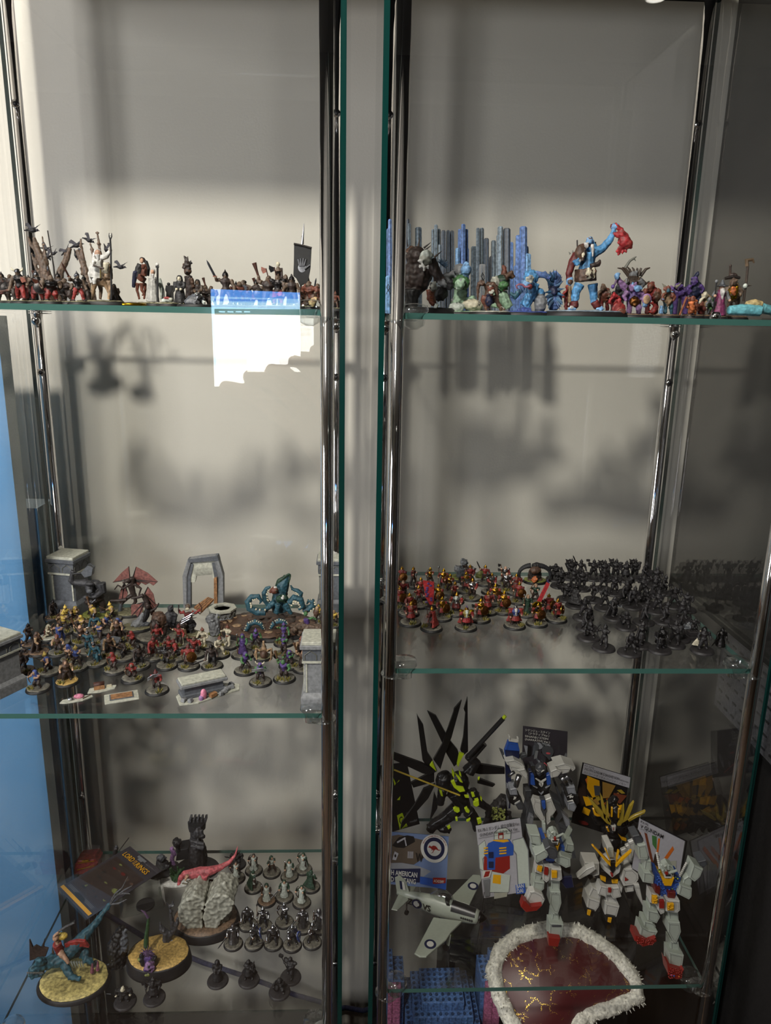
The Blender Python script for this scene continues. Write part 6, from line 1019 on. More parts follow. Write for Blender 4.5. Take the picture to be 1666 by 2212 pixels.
vs = 'PROPERTY AUSTRALIAN MILITARY SERVICE'
for i, ch in enumerate(vs):
    if ch == ' ': continue
    a = math.radians(-160+140*i/(len(vs)-1)); q = (b_[0]+.177*math.cos(a), b_[1]+.234*math.sin(a)); cp_.text('lettering', ch, q[0]-.004, q[1]+.012, .034, 'red*'); cp_.k -= 1
# kit card with robot torso
ck = Card('robot_kit_card', 'white box art card of blue chested robot, blue maker logo', 'card', quad('G', [(825, 1205), (1205, 1138), (1283, 1765), (890, 1825)], .985, .04), 'card2*')
def cu(x, y): t_ = (y-20)/600; return ((x-825-t_*62)/385, (y-25+(x-825)*.16)/610)
ck.poly('arm_outline', [cu(1134, 145), cu(1230, 122), cu(1270, 228), cu(1278, 548), cu(1172, 528), cu(1162, 268), cu(1140, 236)], 'stone*'); ck.poly('arm_outline', [cu(842, 192), cu(902, 142), cu(930, 252), cu(888, 306), cu(898, 410), cu(852, 384)], 'stone*'); ck.poly('right_arm', [cu(1140, 150), cu(1225, 130), cu(1262, 230), cu(1270, 540), cu(1180, 520), cu(1170, 260), cu(1148, 230)], 'offwhite*'); ck.poly('left_arm', [cu(850, 190), cu(900, 150), cu(920, 250), cu(880, 300), cu(890, 400), cu(860, 380)], 'offwhite*')  # grey print outlining the white arms
ck.poly('waist', [cu(895, 280), cu(1110, 270), cu(1110, 380), cu(1040, 430), cu(890, 390)], 'red*'); ck.poly('chest', [cu(890, 260), cu(930, 170), cu(980, 150), cu(1110, 140), cu(1145, 190), cu(1140, 270), cu(990, 290), cu(985, 390), cu(920, 390), cu(920, 290)], 'rblue*')
ck.poly('collar', [cu(965, 150), cu(990, 135), cu(1085, 135), cu(1110, 155), cu(1060, 165)], 'ryellow*'); ck.poly('helmet_outline', [cu(978, 143), cu(978, 82), cu(1016, 48), cu(1084, 38), cu(1128, 76), cu(1122, 140)], 'stone*'); ck.poly('helmet', [cu(985, 140), cu(985, 85), cu(1020, 55), cu(1080, 45), cu(1120, 80), cu(1115, 135)], 'offwhite*'); ck.poly('face', [cu(1015, 135), cu(1015, 85), cu(1060, 80), cu(1060, 135)], 'red*'); ck.poly('visor', [cu(1022, 130), cu(1024, 105), cu(1052, 103), cu(1052, 130)], 'offwhite*')  # grey print outlining the white helmet
for x in (892, 1022):
    for i in range(3): ck.poly('vent', [cu(x, 205+i*22), cu(x+(36 if x < 900 else 60), 200+i*22), cu(x+(36 if x < 900 else 60), 212+i*22), cu(x, 217+i*22)], 'ryellow*')
for y in (240, 320): ck.poly('abdomen_window', [cu(932, y), cu(972, y), cu(972, y+50), cu(932, y+50)], 'navy*')
ck.poly('skirt_plate', [cu(880, 395), cu(960, 390), cu(940, 450), cu(880, 460)], 'white*'); ck.poly('skirt_red', [cu(905, 400), cu(945, 398), cu(930, 440), cu(888, 450)], 'red*'); ck.poly('skirt_plate', [cu(960, 400), cu(1110, 430), cu(1095, 570), cu(940, 570)], 'offwhite*'); ck.poly('skirt_yellow', [cu(970, 425), cu(1035, 430), cu(1030, 505), cu(962, 495)], 'ryellow*'); ck.poly('leg', [cu(885, 470), cu(940, 460), cu(940, 600), cu(900, 610)], 'stone*'); ck.poly('leg', [cu(975, 575), cu(1085, 570), cu(1080, 605), cu(975, 625)], 'stonel*')
ck.poly('maker_logo', [cu(1152, 508), cu(1228, 494), cu(1238, 574), cu(1158, 584)], 'rblue*'); ck.text('lettering', 'BAN', *cu(1160, 538), .075, 'white*', width=.16, bold=.02); ck.text('lettering', 'DAI', *cu(1163, 576), .075, 'white*', width=.14, bold=.02)
ck.text('lettering', 'RX-78-2 ガンダム 組立体験会Ver.', .03, .085, .06, 'black*', width=.94); ck.text('lettering', 'GUNDAM Workshop Kit Ver.', .06, .15, .06, 'black*', width=.86)
ck.poly('title_rule', [(.03, .168), (.95, .166), (.95, .170), (.03, .172)], 'black*')
r = Raw(); 
for s in (.25, .8): a = ck.uv(s, .55); b = Vector((a.x, a.y+.035, Z['R3']-ck.o.z)); c_ = ck.uv(s, 1.0); r.prism([a-ck.n*.002, b, Vector((c_.x, c_.y-.004, b.z))], (.002, 0, 0), 'smoky_plastic')
part('clear_stand', r, ck.t)
# grey robot card, gold robot card, white robot card, black card: generic stand-in art
cs = Card('robot_kit_card', 'dark box art card with japanese title behind grey robot', 'card', quad('K', [(445, 60), (1155, 150), (1135, 900), (425, 800)], 1.15, .02), 'card1*')
random.seed(12)
for i in range(34):
    u, v = random.uniform(.05, .95), random.uniform(.32, .9); w_, h_ = random.uniform(.02, .07), random.uniform(.04, .16); a = random.uniform(-.6, .6)
    q = [(-w_, -h_), (w_*.6, -h_*.8), (w_, h_*.6), (-w_*.3, h_)]; cs.poly('art_panel', [(min(1, max(0, u+x*math.cos(a)-y*math.sin(a))), min(1, max(.3, v+x*math.sin(a)+y*math.cos(a)))) for x, y in q], random.choice(('darkgrey*', 'stoned*', 'gunm*', 'black*', 'stone*', 'silverp*', 'silverp*')))
cs.ellp('art_head', .55, .46, .13, .12, 'gunm*'); cs.ellp('art_eye', .56, .50, .05, .02, 'dpink*'); cs.poly('art_line', [(.48, .7), (.75, .9), (.75, .92), (.46, .72)], 'dpink*')
for i, tx in enumerate(('シナンジュ・スタイン', '（ナラティブVer.）', 'SINANJU STEIN', '(NARRATIVE Ver.)')): cs.text('lettering', tx, .03+(.04 if i == 1 else 0), .085+i*.065, .06, 'white*', width=(.56, .5, .52, .56)[i], bold=.01)
cb = Card('robot_kit_card', 'gold and black box art card with small print title strip', 'card', quad('H', [(315, 345), (712, 465), (650, 1000), (215, 860)], 1.10, .03), 'black*')
for i in range(30):
    u, v = random.uniform(.05, .95), random.uniform(.25, .85); w_, h_ = random.uniform(.03, .10), random.uniform(.03, .10)
    cb.poly('art_panel', [(max(0, u-w_), v), (u, max(.2, v-h_)), (min(1, u+w_), v+h_*.3), (u+w_*.2, v+h_)], random.choice(('card3*', 'mustard*', 'black*', 'orange*', 'dbrown*', 'card3*')))
for q, m in (([(.12, .18), (.38, .2), (.44, .42), (.30, .5), (.16, .38)], 'ryellow*'), ([(.44, .2), (.72, .2), (.62, .42), (.5, .46)], 'card3*'), ([(.7, .32), (.98, .3), (.86, .46), (.72, .44)], 'rust*'), ([(.28, .30), (.42, .28), (.44, .42), (.34, .46)], 'gunm*'), ([(.0, .3), (.12, .34), (.2, .6), (.1, .7), (.0, .6)], 'dbrown*'), ([(.1, .52), (.3, .5), (.34, .6), (.2, .66)], 'ryellow*'), ([(.16, .68), (.3, .7), (.28, .8), (.14, .78)], 'ryellow*'), ([(.8, .5), (.9, .46), (.88, .62), (.8, .6)], 'ryellow*')): cb.poly('art_panel', q, m)
cb.poly('title_strip', [(0, 0), (1, 0), (1, .17), (0, .17)], 'card2*'); cb.text('lettering', 'RX-0[N]', .02, .045, .04, 'black*', width=.2); cb.text('lettering', 'UNICORN GUNDAM 02 BANSHEE NORN', .02, .10, .06, 'black*', width=.76, bold=.01); cb.text('lettering', 'ユニコーンガンダム バンシィ・ノルン', .02, .15, .04, 'black*', width=.9)
cb.text('lettering', 'DESTROY MODE', .79, .10, .03, 'black*', width=.18); cb.ellp('red_mark', .2, .93, .1, .03, 'dred*')
cn = Card('robot_kit_card', 'pale box art card with orange fins by the right glass', 'card', quad('H', [(800, 820), (1190, 1015), (1115, 1480), (735, 1250)], .935, .02), 'card2*')
for q, m in (([(.0, .28), (.06, .26), (.44, .78), (.40, .86)], 'orange*'), ([(.14, .22), (.20, .22), (.46, .74), (.42, .8)], 'rust*'), ([(.44, .2), (.48, .18), (.50, .75), (.46, .8)], 'orange*'), ([(.76, .2), (.80, .25), (.52, .86), (.48, .8)], 'orange*'), ([(.42, .5), (.52, .5), (.56, .9), (.40, .92)], 'dbrown*'), ([(.30, .2), (.40, .18), (.44, .42), (.34, .36)], 'green*'), ([(.6, .62), (.9, .5), (.98, .98), (.56, .98)], 'silverp*'), ([(.72, .5), (.88, .42), (.90, .6), (.74, .66)], 'stonel*')): cn.poly('art_panel', q, m)
for i in range(5): cn.poly('art_line', [(.62+i*.06, .70), (.625+i*.06, .70), (.645+i*.06, .96), (.64+i*.06, .96)], 'darkgrey*')
cn.text('lettering', 'RX-93', .02, .07, .06, 'black*', width=.16); cn.text('lettering', 'ν GUNDAM', .03, .16, .1, 'black*', width=.50, bold=.015); cn.text('lettering', 'ニューガンダム', .02, .20, .05, 'black*', width=.18)
for q in (([0, -.02], [1.02, -.02], [1.02, .0], [0, .0]), ([1.0, -.02], [1.03, -.02], [1.03, 1.0], [1.0, 1.0])): cn.poly('black_border', [tuple(a) for a in q], 'black*')
cg = Card('robot_kit_card', 'black and lime box art card partly behind the front pole', 'card', quad('G', [(-10, 690), (235, 660), (345, 1190), (100, 1260)], 1.135, .03), 'black*')
cg.poly('lime_panel', [(.30, .78), (.5, .76), (.58, .98), (.30, 1.0)], 'lime*'); cg.text('lettering', 'G', .33, .93, .17, 'black*', width=.15, bold=.01); cg.text('lettering', 'GUNDAM', .3, .99, .05, 'black*', width=.26); cg.text('lettering', 'LIMITED', .62, .80, .05, 'stone*', width=.28); cg.text('lettering', 'model', .68, .94, .05, 'stone*', width=.25)
for q in ([(.42, .2), (.48, .3), (.42, .33)], [(.4, .55), (.55, .5), (.5, .56)], [(.5, .3), (.62, .25), (.61, .27)]): cg.poly('lime_flash', q, 'lime*')
# ---------------------------------------------------------------- robots, built limb by limb from bevelled armour blocks
def robot(label, c, bx, by, Y=None, cat='robot'):
    Y = Y or onz(*px(c, bx, by), Z['R3']).y+.016; t, F = pxthing('robot_figure', label, cat, c, bx, by, 'R3', Y); return t, F
def A(F, t, name, pts, m, th=14, dy=0, bev=.0009, label=None):
    pr = [('p', pts, th, m, dy, bev)]
    if m in ('rwhite*', 'white*', 'silverp*', 'gunm*', 'rblue*', 'ryellow*') and name not in ('v_fin', 'gold_trim', 'beam_sabre', 'collar') and len(pts) >= 4:
        cx = sum(p[0] for p in pts)/len(pts); cy = sum(p[1] for p in pts)/len(pts); ln = 'black*' if m == 'gunm*' else 'darkgrey*'
        q = [(cx+(x-cx)*.74, cy+(y-cy)*.74) for x, y in pts]; q.append(q[0]); w_ = .00022/F.k
        pr += [('t', [q[i], q[i+1]], w_, ln, dy, 3) for i in range(len(q)-1)]+[('t', [q[0], (pts[0][0]*.97+cx*.03, pts[0][1]*.97+cy*.03)], w_, ln, dy, 3), ('t', [q[len(pts)//2], (pts[len(pts)//2][0]*.97+cx*.03, pts[len(pts)//2][1]*.97+cy*.03)], w_, ln, dy, 3)]
    F.last = solid(F, t, name, pr, label); return F.last
def AA(F, t, name, lst):
    r = Raw()
    for pts, m, th, dy in lst: pp(F, r, pts, th, m, dy, .0006)
    host = getattr(F, 'last', None)
    return part(name, r, host if host and host.parent == t and name != 'joint_lines' else t)
def box4(x0, y0, x1, y1): return [(x0, y0), (x1, y0), (x1, y1), (x0, y1)]
W_M, GR = 'rwhite*', 'gunm*'
t, F = robot('white robot with blue chest and red feet, one arm folded, smooth shell', 'I', 1495, 1050)
t1 = t
A(F, t, 'head', [(1450, 110), (1468, 75), (1500, 62), (1530, 75), (1548, 110), (1545, 160), (1520, 188), (1475, 184), (1450, 155)], W_M, 13, -10); AA(F, t, 'v_fin', [([(1438, 58), (1450, 58), (1502, 112), (1494, 122)], W_M, 3, -14), ([(1578, 84), (1572, 92), (1516, 124), (1512, 114)], W_M, 3, -14)]); AA(F, t, 'face', [([(1470, 135), (1540, 135), (1530, 180), (1482, 178)], 'white*', 3, -15), (box4(1482, 142, 1530, 152), 'black*', 2, -16), (box4(1490, 160, 1524, 178), 'gunm*', 2, -15.5), ([(1495, 118), (1515, 116), (1516, 140), (1506, 146), (1496, 138)], 'red*', 3, -17), (box4(1496, 68, 1512, 105), W_M, 4, -14)])
A(F, t, 'collar', [(1438, 150), (1470, 185), (1530, 188), (1548, 170), (1530, 232), (1500, 240), (1445, 195)], 'ryellow*', 20, -12)
A(F, t, 'chest', [(1392, 122), (1440, 122), (1450, 200), (1540, 235), (1548, 170), (1590, 200), (1590, 275), (1540, 285), (1500, 320), (1430, 320), (1395, 210)], 'rblue*', 24, 0); A(F, t, 'abdomen', box4(1448, 300, 1496, 372), 'rblue*', 20, 2); AA(F, t, 'vents', [(box4(1452, 312+i*18, 1492, 320+i*18), 'navy*', 2, 0) for i in range(3)]); A(F, t, 'waist', [(1395, 330), (1545, 330), (1540, 378), (1400, 372)], 'red*', 18, 6)
A(F, t, 'shoulder', [(1285, 88), (1375, 95), (1390, 170), (1372, 186), (1300, 165)], W_M, 24, -4); A(F, t, 'upper_arm', [(1308, 180), (1362, 186), (1352, 250), (1332, 280), (1306, 262)], W_M, 16, 0); A(F, t, 'forearm', [(1332, 268), (1420, 220), (1455, 245), (1440, 288), (1350, 335), (1330, 310)], W_M, 20, -16); A(F, t, 'fist', [(1420, 215), (1460, 190), (1505, 205), (1530, 240), (1528, 290), (1500, 310), (1455, 290), (1440, 245)], GR, 20, -26)
A(F, t, 'shoulder', [(1605, 168), (1665, 176), (1672, 225), (1650, 245), (1590, 232)], W_M, 24, -4); A(F, t, 'upper_arm', [(1592, 248), (1652, 255), (1650, 300), (1600, 310)], W_M, 16, 0); A(F, t, 'forearm', [(1508, 275), (1560, 270), (1640, 300), (1640, 365), (1600, 380), (1505, 325)], W_M, 18, -12); A(F, t, 'rifle', [(1550, 372), (1642, 378), (1640, 460), (1575, 458)], GR, 12, 6); A(F, t, 'shield', [(1570, 455), (1650, 450), (1668, 545), (1600, 555), (1558, 500)], 'navy*', 8, 4)
for q in ([(1400, -5), (1422, -5), (1428, 115), (1402, 118)], [(1635, 35), (1655, 50), (1600, 160), (1578, 152)]): A(F, t, 'beam_sabre', q, W_M, 8, 12)
for q in ([(1345, 348), (1405, 362), (1395, 435), (1335, 415)], [(1412, 358), (1468, 376), (1458, 480), (1432, 505), (1402, 480)], [(1468, 378), (1560, 388), (1568, 475), (1545, 492), (1470, 484)]): A(F, t, 'skirt_plate', q, 'white*', 14, -10)
AA(F, t, 'skirt_blocks', [([(1362, 365), (1398, 372), (1388, 418), (1352, 400)], 'ryellow*', 4, -14), ([(1420, 378), (1450, 385), (1444, 445), (1412, 435)], 'red*', 4, -14), (box4(1478, 410, 1524, 465), 'ryellow*', 4, -14)])
for nm, q, m, dy in (('thigh', [(1335, 425), (1395, 440), (1380, 500), (1325, 500)], W_M, -4), ('shin', [(1322, 490), (1415, 505), (1412, 560), (1375, 590), (1312, 570)], W_M, -8), ('shin', [(1290, 582), (1330, 575), (1400, 610), (1420, 650), (1395, 700), (1300, 715), (1252, 668)], 'white*', -16), ('foot', [(1232, 655), (1262, 672), (1300, 715), (1395, 702), (1350, 745), (1256, 758), (1212, 712)], 'red*', -24), ('thigh', [(1474, 488), (1548, 488), (1545, 595), (1472, 595)], W_M, 0), ('shin', [(1465, 580), (1552, 582), (1562, 680), (1530, 775), (1500, 770), (1456, 680)], W_M, -6), ('shin', [(1484, 765), (1535, 770), (1552, 865), (1472, 862)], W_M, -2), ('ankle', [(1458, 850), (1578, 862), (1560, 985), (1452, 975)], W_M, -10), ('foot', [(1450, 972), (1552, 985), (1532, 1055), (1452, 1045)], 'red*', -18)): A(F, t, nm, q, m, (12 if dy < -12 else 18) if nm != 'thigh' else 16, dy)
AA(F, t, 'joint_lines', [(box4(1478, 590, 1528, 598), 'black*', 3, -6), (box4(1478, 868, 1560, 884), GR, 4, -11)])
t, F = robot('white robot cheering with both arms raised, rhinestone chest and red feet', 'J', 960, 1140)
A(F, t, 'head', [(860, 350), (875, 315), (905, 298), (940, 312), (955, 350), (945, 395), (915, 412), (875, 400)], W_M, 13, -8); AA(F, t, 'v_fin', [([(852, 305), (862, 300), (898, 350), (890, 358)], W_M, 3, -13), ([(972, 345), (975, 352), (912, 372), (910, 364)], W_M, 3, -13)]); AA(F, t, 'face', [(box4(880, 378, 932, 402), 'white*', 3, -12.5), (box4(886, 380, 926, 388), 'black*', 2, -13.5), ([(886, 350), (900, 348), (908, 368), (896, 384), (882, 372)], 'red*', 3, -13), (box4(900, 305, 914, 345), W_M, 4, -11)])
A(F, t, 'collar', [(848, 378), (880, 402), (920, 412), (952, 402), (930, 462), (880, 460)], 'ryellow*', 20, -11); A(F, t, 'chest', [(812, 360), (848, 378), (878, 464), (934, 466), (960, 380), (1000, 400), (985, 500), (950, 560), (880, 558), (800, 480)], 'rblue*', 24, 0)
A(F, t, 'side_vent', [(808, 460), (850, 475), (842, 525), (808, 515)], 'dred*', 16, -6); A(F, t, 'side_vent', [(905, 505), (962, 510), (955, 560), (900, 560)], 'dred*', 16, -6)
for q in ([(775, 505), (838, 535), (830, 610), (770, 585)], [(838, 560), (882, 570), (878, 660), (850, 672), (830, 640)], [(890, 560), (992, 572), (996, 640), (975, 660), (888, 648)]): A(F, t, 'skirt_plate', q, 'white*', 16, -10)
AA(F, t, 'skirt_blocks', [(box4(788, 538, 826, 592), 'ryellow*', 4, -14), (box4(842, 568, 876, 628), 'red*', 4, -14), (box4(902, 594, 948, 642), 'ryellow*', 4, -14)])
for nm, q, m, dy in (('shoulder', [(724, 360), (775, 362), (802, 385), (795, 445), (718, 432)], W_M, -6), ('upper_arm', [(738, 268), (778, 270), (784, 350), (745, 360), (728, 330)], W_M, 0), ('forearm', [(680, 160), (738, 150), (760, 230), (752, 265), (690, 262)], W_M, -4), ('hand', [(640, 92), (690, 80), (722, 112), (715, 155), (665, 160)], GR, 0), ('shoulder', [(995, 450), (1082, 480), (1080, 540), (1060, 562), (975, 520)], W_M, -6), ('upper_arm', [(1022, 410), (1060, 385), (1082, 400), (1078, 455), (1040, 470), (1010, 455)], W_M, 0), ('forearm', [(1095, 300), (1165, 335), (1142, 395), (1100, 430), (1062, 400)], W_M, -4), ('hand', [(1130, 282), (1185, 268), (1198, 300), (1168, 325), (1140, 312)], GR, 0),
   ('thigh', [(770, 588), (840, 625), (820, 665), (765, 640)], W_M, 0), ('knee', [(755, 640), (830, 655), (848, 690), (820, 738), (752, 715)], W_M, -6), ('shin', [(728, 722), (790, 735), (815, 760), (805, 800), (720, 785)], W_M, -8), ('ankle', [(702, 758), (760, 790), (828, 800), (800, 850), (755, 868), (690, 835)], W_M, -14), ('foot', [(662, 825), (690, 835), (755, 868), (815, 845), (822, 870), (780, 895), (715, 912), (655, 865)], 'red*', -20), ('thigh', [(908, 650), (980, 660), (985, 735), (912, 735)], W_M, 0), ('knee', [(905, 725), (992, 730), (1002, 800), (965, 885), (945, 880), (902, 800)], W_M, -6), ('shin', [(925, 872), (982, 876), (998, 965), (925, 962)], W_M, -2), ('ankle', [(912, 950), (1022, 975), (1005, 1085), (912, 1060)], W_M, -10), ('foot', [(895, 1030), (912, 1062), (1005, 1088), (1022, 1080), (1005, 1150), (960, 1160), (908, 1120)], 'red*', -18)):
    A(F, t, nm, q, m, 20 if nm not in ('thigh', 'upper_arm') else 15, dy)
for a, b in (((842, 325), (820, 215)), ((988, 388), (1038, 290))):
    solid(F, t, 'beaded_sabre', [('e', a[0]+(b[0]-a[0])*i/8, a[1]+(b[1]-a[1])*i/8, 11-i*.2, 8, 'white*', 8+s*5, 8) for i in range(9) for s in (-1, 1)], smooth=True)
random.seed(21); r = Raw()
def gems(pts, n, m, dy):
    xs = [p[0] for p in pts]; ys = [p[1] for p in pts]
    for _ in range(n): pe(F, r, random.uniform(min(xs), max(xs)), random.uniform(min(ys), max(ys)), 5.5, 5.5, m, dy, 4)
gems([(822, 385), (850, 470)], 20, 'rblue*', -2); gems([(850, 470), (930, 545)], 26, 'rblue*', -2); gems([(945, 400), (985, 490)], 20, 'rblue*', -2); gems([(868, 405), (930, 455)], 18, 'ryellow*', -7); gems([(670, 840), (810, 895)], 40, 'red*', -22); gems([(905, 1070), (1010, 1145)], 44, 'red*', -20); gems([(905, 598), (945, 640)], 9, 'ryellow*', -16); gems([(790, 542), (824, 590)], 9, 'ryellow*', -16)
for x, y, m in ((960, 395, 'green'), (975, 405, 'lime*'), (935, 480, 'green'), (825, 512, 'lime*'), (912, 550, 'lime*'), (930, 1120, 'magenta'), (948, 1125, 'rblue*'), (985, 1130, 'orange*'), (832, 340, 'green'), (840, 352, 'lime*')): pe(F, r, x, y, 6, 6, m, -24 if y > 1000 else -4, 5)
part('rhinestones', r, t, True, kind='stuff')
t, F = robot('stubby white robot with big head and yellow V fins', 'J', 470, 745)
F.last = blob(F, t, 'head', [('e', 485, 285, 88, 78, 'white*', 4, 80), ('p', [(455, 180), (500, 175), (512, 260), (462, 260)], 30, 'white*', -20)], .0012, 0)
AA(F, t, 'face', [([(470, 285), (515, 280), (515, 335), (492, 370), (474, 335)], 'black*', 5, -22), ([(430, 310), (470, 340), (490, 375), (520, 340), (555, 315), (545, 360), (490, 400), (440, 355)], 'white*', 6, -19), ([(480, 372), (496, 370), (498, 392), (486, 394)], 'red*', 5, -24), (box4(464, 185, 500, 250), 'stonel*', 4, -23)])
for q in ([(340, 162), (352, 160), (478, 290), (482, 318), (455, 296)], [(636, 198), (632, 212), (540, 300), (518, 322), (524, 292)], [(436, 190), (446, 188), (478, 270), (480, 290)], [(545, 200), (537, 198), (522, 262), (524, 284)]): A(F, t, 'v_fin', q, 'ryellow*', 5, -28)
A(F, t, 'chest', [(402, 350), (440, 350), (480, 400), (540, 350), (548, 400), (530, 460), (440, 455), (400, 410)], 'black*', 26, -4); AA(F, t, 'vents', [([(404, 388), (445, 402), (442, 432), (406, 415)], 'ryellow*', 4, -8), ([(490, 420), (535, 418), (532, 442), (490, 440)], 'ryellow*', 4, -8)])
for nm, q, m, dy in (('shoulder', [(285, 285), (395, 290), (396, 378), (350, 392), (280, 350)], 'white*', -4), ('hand', [(300, 385), (345, 370), (350, 400), (325, 418)], 'black*', -4), ('shoulder', [(575, 335), (640, 330), (685, 370), (688, 410), (660, 450), (575, 462), (555, 420)], 'white*', -10), ('forearm', [(585, 465), (650, 462), (652, 500), (590, 508)], 'white*', -4), ('hand', [(600, 510), (655, 505), (640, 560), (605, 555)], 'black*', -2)): A(F, t, nm, q, m, 24, dy)
A(F, t, 'gun', [(232, 398), (300, 335), (362, 310), (372, 335), (330, 370), (245, 412)], 'white*', 10, -16); A(F, t, 'long_shield', [(650, 450), (690, 450), (715, 560), (735, 640), (712, 600), (680, 540)], 'white*', 6, -14)
AA(F, t, 'red_emblem', [([(585, 395), (585, 425), (612, 415)], 'red*', 2, -12)])
for i, (x, y) in enumerate(((555, 195), (590, 165), (612, 135))): A(F, t, 'funnel', [(x, y), (x+35, y-15), (x+85, y+105), (x+60, y+130), (x+20, y+120)], 'white*', 6, 8-i*4)
for i in range(3): AA(F, t, 'funnel_joint', [([(610+i*42, 300-i*10), (655+i*42, 290-i*10), (665+i*40, 340-i*10), (620+i*42, 350-i*10)], 'black*', 8, 4), (box4(630+i*40, 312-i*10, 646+i*40, 330-i*10), 'ryellow*', 3, 2), (box4(634+i*40, 317-i*10, 642+i*40, 325-i*10), 'black*', 3, 1)])
for q in ([(405, 460), (450, 470), (450, 545), (385, 520)], [(450, 472), (490, 475), (482, 528), (452, 528)], [(490, 475), (540, 470), (560, 540), (500, 555), (482, 530)], [(540, 440), (570, 470), (560, 515), (545, 490)]): A(F, t, 'skirt_plate', q, 'white*', 18, -12)
AA(F, t, 'red_belt_block', [(box4(462, 478, 484, 510), 'red*', 3, -15)])
for nm, q, m, dy, th in (('thigh', [(345, 470), (410, 500), (400, 580), (310, 540)], 'white*', -4, 22), ('shin', [(312, 545), (400, 575), (395, 610), (365, 652), (300, 628)], 'white*', -10, 26), ('foot', [(302, 628), (362, 650), (345, 692), (300, 680)], 'black*', -14, 26), ('thigh', [(450, 545), (520, 548), (545, 610), (440, 590)], 'white*', -2, 22), ('shin', [(442, 590), (545, 612), (522, 692), (435, 672)], 'white*', -8, 26), ('foot', [(448, 680), (515, 692), (498, 745), (448, 730)], 'black*', -12, 26)): A(F, t, nm, q, m, th, dy)
AA(F, t, 'gold_toe', [([(310, 640), (335, 645), (325, 682), (305, 675)], 'ryellow*', 3, -17), ([(462, 698), (488, 700), (480, 735), (458, 728)], 'ryellow*', 3, -15)])
# grey, white and blue knight robot
t, F = robot('grey and white armoured robot with tall blue shield on its arm', 'K', 800, 2180, 1.06)
k_ = 'silverp*'
F.last = blob(F, t, 'head', [('e', 720, 740, 84, 100, 'gunm*', -4, 80), ('t', [(690, 800), (715, 850)], [40, 20], 'gunm*', -14)], .0012, 0); AA(F, t, 'face', [([(650, 760), (700, 800), (690, 780)], 'white*', 3, -18), ([(785, 770), (735, 805), (745, 785)], 'white*', 3, -18), ([(640, 780), (700, 845), (760, 845), (800, 780), (780, 870), (650, 870)], 'black*', 6, -8)])
A(F, t, 'torso', [(580, 830), (640, 860), (800, 860), (870, 830), (890, 1000), (860, 1100), (880, 1200), (590, 1190), (610, 1080), (570, 1000)], 'black*', 30, 2); AA(F, t, 'blue_collar', [([(568, 835), (620, 850), (640, 1010), (570, 1000)], 'rblue*', 8, -5), ([(820, 850), (880, 830), (890, 990), (830, 1010)], 'rblue*', 8, -5), ([(540, 790), (580, 780), (570, 960), (540, 1030)], 'navy*', 10, 0)])
AA(F, t, 'chest_lines', [([(640, 905), (665, 905), (735, 955), (815, 905), (820, 920), (735, 980)], 'white*', 3, -4), ([(700, 970), (730, 985), (735, 1040), (700, 1000)], 'white*', 3, -5), ([(770, 970), (745, 985), (740, 1040), (770, 1000)], 'white*', 3, -5), ([(590, 1000), (680, 1050), (670, 1060), (600, 1020)], k_, 3, -4), ([(880, 1000), (800, 1050), (808, 1060), (872, 1020)], k_, 3, -4), ([(690, 1110), (735, 1150), (775, 1110), (770, 1130), (735, 1165), (700, 1130)], k_, 3, -4)])
